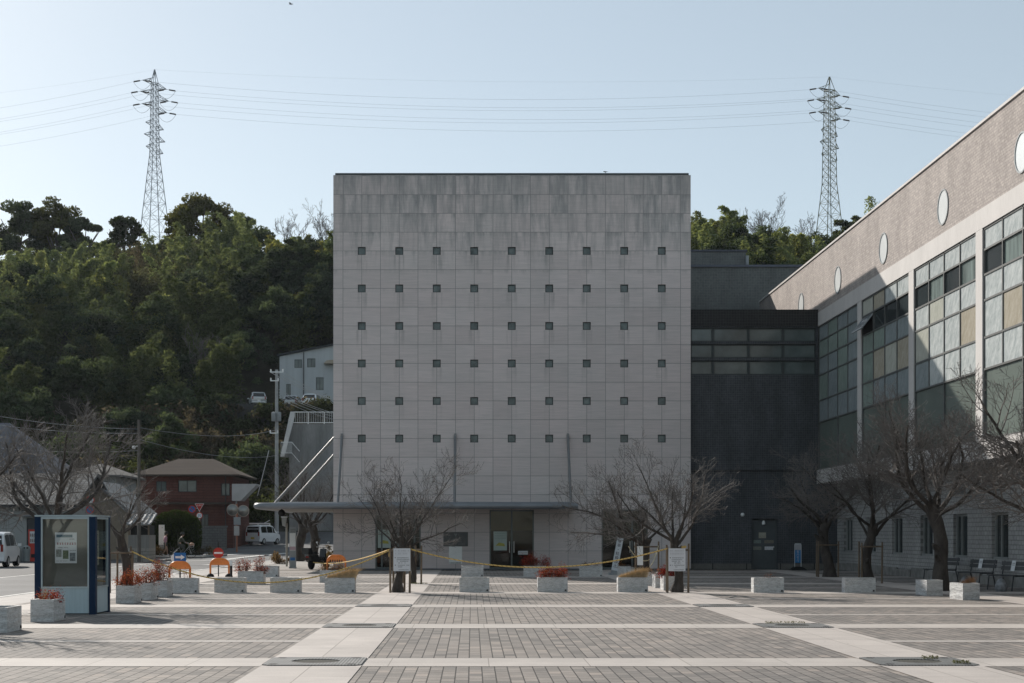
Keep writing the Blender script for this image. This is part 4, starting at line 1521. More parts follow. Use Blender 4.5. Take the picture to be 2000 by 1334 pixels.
def planter_proto(seed, lx=0.82, ly=0.42, h=0.405):
    t = thing('stone_planter', 'x', 'planter')
    mb = MB()
    rr = random.Random(seed)
    sx = rr.uniform(0, 90)

    def disp(p, nrm):
        q = Vector((p[0] * 1.6 + sx, p[1] * 1.6, p[2] * 13.0))
        a = noise.fractal(q, 1.0, 2.0, 4) * 0.013 + noise.noise(Vector((p[0] * 7 + sx, p[1] * 7, p[2] * 30))) * 0.006
        edge = min(1.0, min(p[2], h - p[2]) / 0.03 + 0.2)
        return Vector(p) + Vector(nrm) * (a * edge - 0.006)

    def face(o, ax, ay, nrm, na, nb):
        o, ax, ay = Vector(o), Vector(ax), Vector(ay)
        vs = []
        for j in range(nb + 1):
            for i in range(na + 1):
                p = o + ax * (i / na) + ay * (j / nb)
                if 0 < i < na:
                    p = disp(p, nrm)
                else:
                    d = noise.noise(Vector((sx, 3 + i, p.z * 18))) * 0.009
                    p = p - Vector((math.copysign(abs(d), p.x), math.copysign(abs(d), p.y), 0))
                vs.append(p)
        fs = [(j * (na + 1) + i, j * (na + 1) + i + 1, (j + 1) * (na + 1) + i + 1, (j + 1) * (na + 1) + i) for j in range(nb) for i in range(na)]
        mb.add(vs, fs)
    x, y = lx / 2, ly / 2
    face((-x, -y, 0), (lx, 0, 0), (0, 0, h), (0, -1, 0), 26, 16)
    face((x, y, 0), (-lx, 0, 0), (0, 0, h), (0, 1, 0), 26, 16)
    face((-x, y, 0), (0, -ly, 0), (0, 0, h), (-1, 0, 0), 14, 16)
    face((x, -y, 0), (0, ly, 0), (0, 0, h), (1, 0, 0), 14, 16)
    w = 0.055
    o = [(-x, -y), (x, -y), (x, y), (-x, y)]
    i_ = [(-x + w, -y + w), (x - w, -y + w), (x - w, y - w), (-x + w, y - w)]
    for k in range(4):
        j = (k + 1) % 4
        mb.quad((*o[k], h), (*o[j], h), (*i_[j], h), (*i_[k], h))
        mb.quad((*i_[k], h), (*i_[j], h), (*i_[j], h - 0.14), (*i_[k], h - 0.14))
    mb.build('stone_box', GRANITE, t)
    mb = MB()
    mb.quad(*[(a, b, h - 0.07) for a, b in i_])
    mb.build('soil', SOIL, t)
    mb = MB()
    mb.box(x * 0.8, x * 0.8 + 0.045, -y - 0.012, -y + 0.01, 0.03, 0.075)
    mb.build('drain_hole', BLACKM, t)
    return t


PROT = [planter_proto(1), planter_proto(7), planter_proto(13)]
PG = 'split-stone planter blocks on the square'
PL = [  # x, y(front), rz, label
    (448, 42.2, 0, 'empty stone planter block before the no-entry barrier'),
    (557, 42.2, 0, 'empty stone planter block standing alone below the end of the canopy'),
    (663.5, 42.2, 0, 'stone planter block filled with straw-coloured dry grass, left of the left notice board'),
    (926.5, 42.6, 0, 'empty stone planter block in the front row below the dark plaque'),
    (1079.5, 42.6, 0, 'front-row stone planter block with low red nandina, before the middle entrance'),
    (1236.5, 42.6, 0, 'stone planter block of dry grass just left of the right notice board'),
    (1502, 42.2, 0, 'stone planter block with a sunlit end and one tiny sprout, before the grey steel door'),
    (1681, 42.2, 0, 'empty stone planter block with a sunlit end before the staked tree of the long wing'),
    (922.5, 57.5, 0, 'empty stone planter block in the back row below the dark plaque'),
    (1045, 57.5, 0, 'back-row stone planter block with tall red nandina at the middle entrance'),
    (1155, 57.5, 0, 'back-row shaded stone planter block with dark withered plants by the slanted sign'),
]
LOC = {}
for k, (px, Y, rz, lab) in enumerate(PL):
    x = PX(px, Y)
    place(PROT[k % 3], (x, Y + 0.22, 0), rz, lab, 'planter', PG)
    LOC[lab] = (x, Y + 0.22)
SIDE = [(5.56, 43.7, 'stone planter block with a bushy dark red plant, right behind the right notice board'),
        (5.56, 45.7, 'stone planter block second in the file behind the right notice board'),
        (5.54, 47.6, 'stone planter block third in the file behind the right notice board'),
        (5.56, 52.7, 'stone planter block just beyond the low spreading tree, first of the three there'),
        (5.57, 54.4, 'middle stone planter block of the three beyond the low spreading tree'),
        (5.57, 56.9, 'farthest stone planter block of the file, closest to the slanted white sign'),
        (-7.92, 35.7, 'stone planter block with red nandina right beside the blue kiosk'),
        (-7.92, 37.6, 'second stone planter block from the kiosk, with red nandina'),
        (-7.92, 39.5, 'third stone planter block from the kiosk, with tall thin red nandina'),
        (-7.78, 28.3, 'stone planter block with a small red plant before the blue kiosk'),
        (-7.70, 25.2, 'stone planter block cut off by the edge, in front of the blue kiosk')]
for k, (x, Y, lab) in enumerate(SIDE):
    place(PROT[(k + 1) % 3], (x, Y + 0.41, 0), R(90), lab, 'planter', PG)
    LOC[lab] = (x, Y + 0.41)
EXTRA = [(-7.77, 42.0, R(4), 'stone planter block with a few dry stalks below the blue arrow sign'),
         (-7.0, 49.6, R(-3), 'stone planter block with two red nandina bushes beyond the no-entry barrier'),
         (-7.55, 57.7, 0, 'stone planter block mostly hidden behind the two red nandina bushes near the bollard'),
         (-4.55, 51.0, 0, 'stone planter block with a withered brown bush before the orange rack by the scooter'),
         (11.83, 40.4, R(94), 'short-looking turned stone planter block just before the leaning tree'),
         (11.96, 37.9, R(95), 'turned stone planter block with a dry tuft, nearest the benches'),
         (12.36, 33.6, R(94), 'stone planter block cut off by the edge near the benches')]
for k, (x, Y, rz, lab) in enumerate(EXTRA):
    place(PROT[k % 3], (x, Y + 0.1, 0), rz, lab, 'planter', PG)
    LOC[lab] = (x, Y + 0.1)

# planting
LEAF = leaf_mat('small_leaf', 0.3)
STEM = mk('shrub_stem', (0.09, 0.06, 0.045), rough=0.9, var=0.3)
rg = np.random.default_rng(77)


def nandina(x, y, z, w, h, n, seed, lab, base=(0.25, 0.05, 0.04), var=0.65, tall=False, name='nandina_bush', cat='shrub', green=0.08):
    rgn = np.random.default_rng(seed)
    t = thing(name, lab, cat, (x, y, z), 'red nandina bushes in the planters' if name == 'nandina_bush' else None)
    n = int(n * 1.7)
    nc = max(6, int(n / 55))
    cc = np.stack([rgn.uniform(-1, 1, nc) * w, rgn.uniform(-1, 1, nc) * min(w, 0.16), rgn.uniform(0.15, 1.0, nc) ** 0.8 * h * rgn.uniform(0.7, 1.25, nc)], 1)
    if not tall:
        cc[:, 2] *= 1 - 0.35 * (np.abs(cc[:, 0]) / w)
    idx = rgn.integers(0, nc, n)
    C = cc[idx] + rgn.normal(size=(n, 3)) * np.array([0.065, 0.055, 0.06])
    C[:, 2] = np.clip(C[:, 2], 0.01, None)
    col = np.array(base)[None] * (1 + var * rgn.uniform(-1, 1, (n, 1)))
    col = col * (1 + 0.25 * rgn.uniform(-1, 1, (nc, 1)))[idx]
    gsel = rgn.random(n) < green
    col[gsel] = np.array([0.09, 0.10, 0.035])
    osel = rgn.random(n) < 0.12
    dsel = rgn.random(n) < 0.25
    col[dsel] *= 0.35
    col[osel] = np.array([0.36, 0.13, 0.06])
    leaf_mesh('foliage', C + np.array([x, y, z]), rgn.uniform(0.011, 0.027, n), col, LEAF, t, aspect=0.36, seed=seed)
    mb = MB()
    for k in range(nc):
        c = Vector(cc[k]) + Vector((x, y, z))
        mb.tube([(x + cc[k][0] * 0.5, y + cc[k][1] * 0.5, z - 0.06), (c.x * 0.5 + (x + cc[k][0] * 0.6) * 0.5, c.y, (c.z + z) / 2), c], [0.007, 0.005, 0.003], 4)
    mb.build('stem', STEM, t)


def at(key):
    return next(v for k, v in LOC.items() if key in k)


Z0 = 0.335
x, y = at('front-row stone planter block with low red')
nandina(x - 0.17, y, Z0, 0.19, 0.32, 900, 1, 'low dark red nandina bush in the front-row planter, its end nearer the plaque')
nandina(x + 0.22, y, Z0, 0.17, 0.36, 800, 2, 'red nandina bush in the front-row planter, its end nearer the right notice board')
x, y = at('back-row stone planter block with tall')
nandina(x - 0.15, y, Z0, 0.30, 0.52, 1500, 3, 'tall rounded crimson nandina bush in the back-row planter at the middle entrance', base=(0.27, 0.025, 0.025))
nandina(x + 0.33, y, Z0, 0.17, 0.38, 700, 4, 'smaller crimson nandina bush at the end of the back-row planter', base=(0.27, 0.025, 0.025))
x, y = at('bushy dark red plant')
nandina(x, y, Z0, 0.26, 0.34, 1300, 5, 'rounded dark red nandina bush half behind the right notice board', base=(0.22, 0.02, 0.025))
for i, (key, lab, h, sd) in enumerate([('right beside the blue kiosk', 'orange-red nandina in the planter touching the kiosk', 0.34, 6),
                                       ('second stone planter block from the kiosk', 'red nandina in the second planter from the kiosk', 0.36, 7),
                                       ('third stone planter block', 'loose red nandina with long thin shoots in the third planter from the kiosk', 0.48, 8)]):
    x, y = at(key)
    nandina(x, y, Z0, 0.24, h, 1100, sd, lab, base=(0.30, 0.075, 0.05), tall=i == 2)
x, y = at('small red plant before the blue')
nandina(x + 0.02, y, Z0, 0.16, 0.2, 500, 9, 'small low red nandina in the planter before the kiosk', base=(0.33, 0.05, 0.035))
x, y = at('two red nandina bushes beyond')
nandina(x - 0.3, y + 0.05, Z0 - 0.02, 0.2, 0.5, 900, 10, 'red nandina bush beyond the no-entry barrier, the one nearer the bollard')
nandina(x + 0.28, y + 0.05, Z0 - 0.02, 0.2, 0.48, 900, 11, 'red nandina bush beyond the no-entry barrier, the one nearer the canopy')
x, y = at('dark withered plants by')
nandina(x, y, Z0, 0.3, 0.2, 250, 12, 'sparse dark withered plant in the shaded back-row planter', base=(0.07, 0.045, 0.03), name='withered_plant', cat='plant')
x, y = at('withered brown bush before')
nandina(x, y, Z0, 0.36, 0.3, 900, 13, 'withered grey-brown bush in the planter before the orange rack', base=(0.15, 0.10, 0.07), name='withered_bush', cat='shrub')
x, y = at('few dry stalks below')
nandina(x + 0.05, y, Z0, 0.2, 0.32, 60, 14, 'few thin dry red stalks in the planter below the arrow sign', base=(0.28, 0.08, 0.05), name='dry_stalks', cat='plant')
x, y = at('one tiny sprout')
nandina(x + 0.05, y, Z0, 0.05, 0.14, 30, 15, 'single tiny brown sprout in the planter before the grey steel door', base=(0.2, 0.09, 0.06), name='sprout', cat='plant')
for key, lab in (('second in the file behind', 'short brown stubble in the second planter of the file'), ('farthest stone planter', 'rusty brown stubble in the farthest planter by the slanted sign'), ('first of the three there', 'brown weeds in the planter just beyond the low spreading tree')):
    x, y = at(key)
    nandina(x, y, Z0, 0.25, 0.16, 260, hash(lab) % 1000 if False else len(lab), lab, base=(0.2, 0.10, 0.05), name='stubble_plant', cat='plant')

STRAW = mk('straw', (0.56, 0.42, 0.25), rough=0.9, var=0.3, ns=8)


def dry_grass(x, y, z, w, h, n, seed, lab, lean=0.6, mat=STRAW):
    r = random.Random(seed)
    mb = MB()
    for k in range(n):
        a = r.uniform(-1, 1) * w
        b = r.uniform(-0.13, 0.13)
        L = h * r.uniform(0.5, 1.1) * (0.5 + 0.5 * (a / w + 1) / 1.4)
        dx, dy = r.gauss(lean * 0.25, 0.4), r.gauss(0, 0.3)
        p0 = Vector((x + a, y + b, z - 0.03))
        p1 = p0 + Vector((dx * 0.4, dy * 0.4, 1)) * (L * 0.5)
        p2 = p1 + Vector((dx * 1.3, dy * 1.2, 0.45)) * (L * 0.5)
        s = Vector((0.004, 0.003, 0))
        mb.add([p0 - s, p0 + s, p1 + s, p1 - s, p2], [(0, 1, 2, 3), (3, 2, 4)])
    tag(mb.build('dry_grass', mat, origin=(x, y, z)), lab, 'dry grass')


x, y = at('straw-coloured dry grass')
dry_grass(x + 0.02, y, Z0, 0.38, 0.46, 1500, 1, 'straw-coloured dry grass spilling over the planter left of the left notice board')
x, y = at('planter block of dry grass just')
dry_grass(x + 0.02, y, Z0, 0.36, 0.46, 1500, 2, 'fluffy straw-coloured dry grass in the planter left of the right notice board', lean=0.2)
x, y = at('dry tuft, nearest')
dry_grass(x + 0.12, y + 0.1, Z0, 0.16, 0.36, 260, 3, 'brown dry tuft in the turned planter near the benches', lean=0.1, mat=mk('brown_straw', (0.27, 0.17, 0.10), rough=0.9, var=0.3))
x, y = at('small red plant before')
dry_grass(x - 0.14, y + 0.2, Z0, 0.06, 0.42, 40, 4, 'few long dry stalks beside the small red plant before the kiosk', lean=-0.5)
# a white tin can lies on the edge of the straw planter
mb = MB()
x, y = at('straw-coloured dry grass')
mb.lathe([(0.04, 0), (0.045, 0.01), (0.045, 0.1), (0.04, 0.11)], c=(x - 0.43, y - 0.14, 0.408), n=12)
tag(mb.build('tin_can', STEEL, origin=(x - 0.43, y - 0.14, 0.40), smooth=40), 'shiny small tin standing on the corner of the straw-filled planter', 'tin')
# weeds at the grates and tree feet
GREEN = leaf_mat('weed_leaf', 0.3)
for x, y, w, n, lab in [(5.95, 19.05, 0.1, 160, 'green weed tuft in the nearer corner of the right strip\'s nearest grate'), (5.78, 19.75, 0.1, 140, 'green weed tuft on the far edge of the right strip\'s nearest grate'),
                        (5.5, 27.5, 0.35, 260, 'low weeds along the far edge of the right strip\'s middle grate'), (-1.65, 49.2, 0.25, 220, 'weeds at the foot of the thin tree behind the left notice board')]:
    rgn = np.random.default_rng(n)
    C = np.stack([x + rgn.uniform(-w, w, n), y + rgn.normal(0, 0.05, n), 0.02 + rgn.random(n) * 0.035], 1)
    cl = np.array([[0.10, 0.105, 0.05]]) * (1 + 0.5 * rgn.uniform(-1, 1, (n, 1)))
    o = leaf_mesh('weed_foliage', C, rgn.uniform(0.008, 0.022, n), cl, GREEN, None, (x, y, 0), aspect=0.25, seed=n, axis=np.array([[0, 0, 1.0]]), axw=0.6)
    tag(o, lab, 'weeds')

# ------------------------------------------------------------------ display kiosk
KX0, KX1, KY0, KY1, KH = -8.60, -7.40, 30.75, 32.0, 1.93
KBLUE = mk('kiosk_blue_paint', (0.004, 0.019, 0.05), rough=0.5, spec=0.15, var=0.12, ns=1.5)
KALU = mk('kiosk_pale_aluminium', (0.36, 0.43, 0.46), rough=0.4, metal=0.35, var=0.08)
KPAN = mk('kiosk_pale_blue_panel', (0.37, 0.47, 0.51), rough=0.45, var=0.08, ns=2.0, stretch=(9, 9, 0.4), fine=0.08)
ks = thing('display_kiosk', 'square glazed display kiosk with dark blue corner posts and pale blue lower panels', 'display case', (-8.0, 31.4, 0))
for x0, x1, y0, y1 in ((KX0, KX0 + 0.12, KY0, KY0 + 0.12), (KX1 - 0.13, KX1, KY0, KY0 + 0.14), (KX0, KX0 + 0.12, KY1 - 0.12, KY1), (KX1 - 0.12, KX1, KY1 - 0.12, KY1)):
    mb = MB()
    mb.box(x0, x1, y0, y1, 0.0, KH)
    mb.build('post', KBLUE, ks)
mb = MB()
mb.box(KX0 + 0.121, KX1 - 0.131, KY0 + 0.025, KY0 + 0.05, 0.03, 0.52)
mb.box(KX1 - 0.05, KX1 - 0.025, KY0 + 0.141, KY1 - 0.121, 0.03, 0.52)
mb.box(KX0 + 0.025, KX0 + 0.05, KY0 + 0.121, KY1 - 0.121, 0.03, 0.52)
mb.box(KX0 + 0.121, KX1 - 0.121, KY1 - 0.05, KY1 - 0.025, 0.03, 0.52)
mb.build('lower_panel', KPAN, ks)
for side in range(4):
    mb = MB()

    def bar(a, b, z0, z1):
        if side == 0:
            mb.box(a, b, KY0 + 0.01, KY0 + 0.06, z0, z1)
        elif side == 1:
            mb.box(KX1 - 0.06, KX1 - 0.01, a, b, z0, z1)
        elif side == 2:
            mb.box(a, b, KY1 - 0.06, KY1 - 0.01, z0, z1)
        else:
            mb.box(KX0 + 0.01, KX0 + 0.06, a, b, z0, z1)
    if side in (0, 2):
        a, b = KX0 + 0.1215, KX1 - 0.1315
    else:
        a, b = KY0 + 0.1415, KY1 - 0.1215
    bar(a, b, 0.522, 0.555)
    bar(a, b, 1.885, 1.925)
    bar(a, a + 0.03, 0.555, 1.885)
    bar(b - 0.03, b, 0.555, 1.885)
    mb.build('frame', KALU, ks)
KGL = glass_mat('kiosk_glass', (0.80, 0.83, 0.82), base=0.10)
mb = MB()
mb.quad((KX0 + 0.15, KY0 + 0.035, 0.555), (KX1 - 0.16, KY0 + 0.035, 0.555), (KX1 - 0.16, KY0 + 0.035, 1.885), (KX0 + 0.15, KY0 + 0.035, 1.885))
mb.quad((KX1 - 0.035, KY0 + 0.17, 0.555), (KX1 - 0.035, KY1 - 0.15, 0.555), (KX1 - 0.035, KY1 - 0.15, 1.885), (KX1 - 0.035, KY0 + 0.17, 1.885))
mb.build('glass', KGL, ks)
mb = MB()
mb.box(KX0 + 0.13, KX1 - 0.14, KY0 + 0.09, KY0 + 0.13, 0.53, 1.885)
mb.mat(1)
mb.box(KX0 + 0.05, KX1 - 0.05, KY1 - 0.1, KY1 - 0.062, 0.53, 1.9)
mb.box(KX0 + 0.06, KX0 + 0.1, KY0 + 0.14, KY1 - 0.1, 0.53, 1.9)
mb.build('back_board', [mk('kiosk_back_board', (0.15, 0.145, 0.13), rough=0.8, var=0.3, ns=0.9, stretch=(1, 1, 3)), mk('kiosk_inner_board', (0.20, 0.23, 0.22), rough=0.8, var=0.15)], ks)
mb = MB()
mb.box(KX0 + 0.0, KX1 - 0.0, KY0 + 0.0, KY1 - 0.0, KH + 0.002, KH + 0.035)
mb.build('top_plate', KALU, ks)

PWHITE = mk('bright_poster_paper', (0.74, 0.75, 0.78), rough=0.6, var=0.04)
PIC1 = mk('grey_photo_print', (0.16, 0.18, 0.16), rough=0.6, c2=(0.42, 0.43, 0.42), ns=28)
PIC2 = mk('green_photo_print', (0.05, 0.09, 0.05), rough=0.6, c2=(0.22, 0.26, 0.15), ns=22)
PIC3 = mk('dark_photo_print', (0.04, 0.055, 0.07), rough=0.6, c2=(0.30, 0.33, 0.36), ns=20)
PBAR = mk('teal_header_print', (0.10, 0.19, 0.25), rough=0.6, var=0.1)
PRED = mk('red_title_print', (0.36, 0.06, 0.09), rough=0.6, var=0.3, ns=40)


def kpaint(mb, i, x0, x1, z0, z1, y):
    w, h = x1 - x0, z1 - z0
    if i == 0:
        mb.quad((x0 + w * 0.06, y, z0 + h * 0.84), (x0 + w * 0.80, y, z0 + h * 0.84), (x0 + w * 0.80, y, z0 + h * 0.93), (x0 + w * 0.06, y, z0 + h * 0.93))
    elif i == 1:
        strokes(mb, x0 + w * 0.08, x1 - w * 0.05, z0 + h * 0.60, h * 0.085, y, 61, 1.0)
    elif i == 2:
        mb.quad((x0 + w * 0.05, y, z0 + h * 0.2), (x0 + w * 0.3, y, z0 + h * 0.2), (x0 + w * 0.3, y, z0 + h * 0.45), (x0 + w * 0.05, y, z0 + h * 0.45))
    elif i == 3:
        mb.quad((x0 + w * 0.36, y, z0 + h * 0.14), (x0 + w * 0.62, y, z0 + h * 0.14), (x0 + w * 0.62, y, z0 + h * 0.42), (x0 + w * 0.36, y, z0 + h * 0.42))
    elif i == 4:
        mb.quad((x0 + w * 0.68, y, z0 + h * 0.07), (x0 + w * 0.94, y, z0 + h * 0.07), (x0 + w * 0.94, y, z0 + h * 0.34), (x0 + w * 0.68, y, z0 + h * 0.34))
    else:
        strokes(mb, x0 + w * 0.08, x0 + w * 0.6, z0 + h * 0.5, h * 0.03, y, 62, 0.9)
        strokes(mb, x0 + w * 0.66, x0 + w * 0.9, z0 + h * 0.77, h * 0.035, y, 63, 1.0)
        strokes(mb, x0 + w * 0.68, x0 + w * 0.95, z0 + h * 0.40, h * 0.03, y, 64, 0.9)
        strokes(mb, x0 + w * 0.06, x0 + w * 0.6, z0 + h * 0.06, h * 0.025, y, 65, 0.9)


poster(107.5, 150, 1040, 1100, KY0 + 0.08, 'poster with teal header, red title and three photographs inside the front of the kiosk', [PWHITE, PBAR, PRED, PIC1, PIC2, PIC3, INK], kpaint)
t = thing('poster', 'narrow yellowed notice behind the side glass of the kiosk', 'poster', (KX1 - 0.1, KY0 + 0.4, 0.9))
mb = MB()
mb.box(KX1 - 0.09, KX1 - 0.082, KY0 + 0.18, KY0 + 0.62, 0.97, 1.66)
mb.build('sheet', mk('yellowed_paper', (0.42, 0.42, 0.36), rough=0.8, var=0.08), t)
mb = MB()
for k in range(12):
    mb.quad((KX1 - 0.08, KY0 + 0.22, 1.02 + k * 0.05), (KX1 - 0.08, KY0 + 0.4 + 0.18 * ((k * 37) % 10) / 10, 1.02 + k * 0.05), (KX1 - 0.08, KY0 + 0.4 + 0.18 * ((k * 37) % 10) / 10, 1.035 + k * 0.05), (KX1 - 0.08, KY0 + 0.22, 1.035 + k * 0.05))
mb.build('lettering', INK, t)

# ------------------------------------------------------------------ signs on the square
# slanted white sign before the right entrance
Ys = 60.0
t = thing('slanted_sign', 'slanted white upright board with vertical black characters forbidding parking', 'sign', (PX(1203, Ys), Ys, 0))
a, b = Vector((PX(1194, Ys), Ys, PZ(1113, Ys))), Vector((PX(1206, Ys), Ys, PZ(1050, Ys)))
up = (b - a)
L = up.length
up.normalize()
rt = Vector((up.z, 0, -up.x))
w = PX(1213, Ys) - PX(1201, Ys)
mb = MB()
o = a
for dy0, dy1 in ((0, 0.03),):
    vs = [o + rt * q + up * h + Vector((0, d, 0)) for d in (0, 0.03) for h in (0, L) for q in (0, w)]
    mb.add(vs, [(0, 1, 3, 2), (4, 6, 7, 5), (0, 4, 5, 1), (2, 3, 7, 6), (0, 2, 6, 4), (1, 5, 7, 3)])
mb.build('board', mk('sign_white', (0.60, 0.63, 0.66), rough=0.5, var=0.05), t)
mb = MB()
for k, ch in enumerate('駐車・駐輪禁止'):
    c = o + rt * (w * 0.48) + up * (L * (0.90 - 0.128 * k)) + Vector((0, -0.004, 0))
    mb.text(ch, c, rt, up, L * 0.115)
mb.build('lettering', mk('sign_black', (0.045, 0.045, 0.06), rough=0.6), t)
mb = MB()
mb.obox((a.x + w * 0.4, Ys + 0.1, 0.05), (w * 1.5, 0.5, 0.1))
vs = [o + rt * q + up * h + Vector((0, d, 0)) for d in (0.0, 0.03) for h in (-0.2, -0.002) for q in (0, w)]
mb.add(vs, [(0, 1, 3, 2), (4, 6, 7, 5), (0, 4, 5, 1), (2, 3, 7, 6), (0, 2, 6, 4), (1, 5, 7, 3)])
mb.build('foot', GREYM, t)

# blue stand sign in the dark corner
Yb = 68.4
xb = PX(1558.5, Yb)
t = thing('stand_sign', 'white-framed blue stand sign with pale vertical writing on a black base', 'sign', (xb, Yb, 0))
mb = MB()
hw_ = 0.155
mb.box(xb - hw_, xb - hw_ + 0.03, Yb, Yb + 0.03, 0.1, 1.1)
mb.box(xb + hw_ - 0.03, xb + hw_, Yb, Yb + 0.03, 0.1, 1.1)
mb.prism([(xb - hw_, 1.102), (xb + hw_, 1.102), (xb + hw_ - 0.03, 1.17), (xb - hw_ + 0.03, 1.17)], Yb, Yb + 0.03)
mb.build('frame', mk('dull_white_frame', (0.5, 0.53, 0.54), rough=0.5), t)
mb = MB()
mb.box(xb - hw_ + 0.031, xb + hw_ - 0.031, Yb + 0.005, Yb + 0.025, 0.88, 1.1)
mb.build('top_panel', mk('grey_notice_paper', (0.42, 0.42, 0.44), rough=0.7), t)
mb = MB()
mb.box(xb - hw_ + 0.031, xb + hw_ - 0.031, Yb + 0.004, Yb + 0.026, 0.32, 0.878)
mb.build('blue_panel', mk('bright_blue_panel', (0.015, 0.18, 0.46), rough=0.5, var=0.1), t)
mb = MB()
for k, ch in enumerate('案内受付'):
    mb.text(ch, (xb, Yb + 0.001, 0.80 - 0.13 * k), (1, 0, 0), (0, 0, 1), 0.13)
for k in range(3):
    strokes(mb, xb - 0.1, xb + 0.1, 1.05 - 0.05 * k, 0.03, Yb + 0.002, 71 + k, 0.8)
mb.build('lettering', mk('pale_sign_lettering', (0.55, 0.6, 0.62), rough=0.5), t)
mb = MB()
mb.prism([(xb - 0.34, 0), (xb + 0.36, 0), (xb + 0.28, 0.08), (xb + 0.13, 0.15), (xb - 0.13, 0.15), (xb - 0.25, 0.08)], Yb - 0.2, Yb + 0.25)
mb.build('base', BLACKM, t)


# orange arch barriers
def arch(x, y, w, h, lab, plate=0.13, rz=0.0):
    t = thing('arch_barrier', lab, 'barrier', (x, y, 0), 'orange arch barriers')
    pts = []
    r = w * 0.36
    hw = w / 2
    pts.append((x - hw, y, 0.06))
    pts.append((x - hw, y, h - r))
    for k in range(1, 9):
        a = PI - PI / 2 * k / 8
        pts.append((x - hw + r + r * math.cos(a), y, h - r + r * math.sin(a)))
    for k in range(0, 9):
        a = PI / 2 - PI / 2 * k / 8
        pts.append((x + hw - r + r * math.cos(a), y, h - r + r * math.sin(a)))
    pts.append((x + hw, y, 0.06))
    mb = MB()
    mb.tube(pts, 0.035, 10)
    mb.build('arch', ORANGEP, t, smooth=60)
    mb = MB()
    ins = 0.03
    top = [(p[0] * 1 + (x - p[0]) * 0.06, p[2] - ins) for p in pts[2:-1]]
    zc = h - r - plate * 0.0
    poly = [(x - hw + 0.035, h - plate - 0.12), (x + hw - 0.035, h - plate - 0.12)]
    arcR = [(a_, b_) for a_, b_ in top if a_ > x][::-1]
    arcL = [(a_, b_) for a_, b_ in top if a_ <= x][::-1]
    poly = [(x - hw * 0.9, h - plate - 0.10), (x + hw * 0.9, h - plate - 0.10)] + [q for q in arcR if q[1] > h - plate - 0.09] + [q for q in arcL if q[1] > h - plate - 0.09]
    mb.prism(poly, y - 0.012, y + 0.012)
    mb.build('plate', ORANGEP, t)
    for sx in (-1, 1):
        mb = MB()
        mb.lathe([(0.14, 0), (0.14, 0.05), (0.09, 0.11), (0.05, 0.13)], c=(x + sx * hw, y, 0), n=14)
        mb.build('foot', BLACKM, t, smooth=40)
    return t


xa = PX(351, 50.0)
arch(xa, 50.0, 0.66, 0.69, 'orange arch barrier in front of the blue arrow sign')
xn = PX(429, 57.5)
arch(xn, 57.5, 0.68, 0.67, 'orange arch barrier under the red no-entry sign')
xr = PX(657, 58.5)
ar = arch(xr, 58.5, 0.68, 0.78, 'orange arch rack with a row of dark slots, behind the withered bush')
mb = MB()
for k in range(6):
    mb.box(xr - 0.24 + k * 0.085, xr - 0.20 + k * 0.085, 58.5 - 0.02, 58.5 - 0.012, 0.52, 0.62)
mb.build('slot', BLACKM, ar)


# blue arrow sign
Yq = 50.4
xq = PX(351.5, Yq)
t = thing('arrow_sign', 'blue rectangular sign with a white arrow on a black post', 'sign', (xq, Yq, 0))
mb = MB()
z0, z1 = PZ(1097, Yq), PZ(1079.5, Yq)
mb.box(xq - 0.19, xq + 0.19, Yq - 0.015, Yq, z0, z1)
mb.build('panel', BLUEP, t)
mb = MB()
zm = (z0 + z1) / 2
mb.add([(xq - 0.145, Yq - 0.018, zm - 0.035), (xq + 0.03, Yq - 0.018, zm - 0.035), (xq + 0.03, Yq - 0.018, zm - 0.085), (xq + 0.16, Yq - 0.018, zm), (xq + 0.03, Yq - 0.018, zm + 0.085), (xq + 0.03, Yq - 0.018, zm + 0.035), (xq - 0.145, Yq - 0.018, zm + 0.035)], [(0, 1, 2, 3, 4, 5, 6)])
mb.build('arrow', WHITEP, t)
mb = MB()
mb.tube([(xq, Yq + 0.02, 0), (xq, Yq + 0.02, z1 - 0.02)], 0.025, 8)
mb.lathe([(0.16, 0), (0.15, 0.06), (0.04, 0.09)], c=(xq, Yq + 0.02, 0), n=12)
mb.build('post', BLACKM, t)
mb = MB()
mb.lathe([(0.14, Yq + 0.012), (0.14, Yq + 0.02)], c=(xq - 0.16, 0, zm - 0.03), n=20, axis='Y')
mb.build('rear_disc', WHITEP, t)

# no-entry sign
Yn = 57.9
xs_ = PX(426.5, Yn)
t = thing('no_entry_sign', 'round red no-entry sign with a white bar on a thin black post', 'sign', (xs_, Yn, 0))
zc = PZ(1080, Yn)
mb = MB()
mb.lathe([(0.195, Yn - 0.012), (0.195, Yn)], c=(xs_, 0, zc), n=28, axis='Y')
mb.build('disc', REDP, t)
mb = MB()
mb.quad((xs_ - 0.155, Yn - 0.015, zc - 0.032), (xs_ + 0.155, Yn - 0.015, zc - 0.032), (xs_ + 0.155, Yn - 0.015, zc + 0.032), (xs_ - 0.155, Yn - 0.015, zc + 0.032))
mb.build('bar', WHITEP, t)
mb = MB()
mb.tube([(xs_, Yn + 0.02, 0), (xs_, Yn + 0.02, zc + 0.42)], 0.022, 8)
mb.build('post', BLACKM, t)
# bollard
Yo = 57.3
xo = PX(451.5, Yo)
t = thing('bollard', 'slim black bollard with a white top beside the no-entry barrier', 'bollard', (xo, Yo, 0))
mb = MB()
mb.lathe([(0.055, 0), (0.045, 0.03), (0.045, 0.42)], c=(xo, Yo, 0), n=14)
mb.build('shaft', BLACKM, t, smooth=40)
mb = MB()
mb.lathe([(0.047, 0.42), (0.047, 0.58), (0.035, 0.61)], c=(xo, Yo, 0), n=14)
mb.build('cap', WHITEP, t, smooth=40)

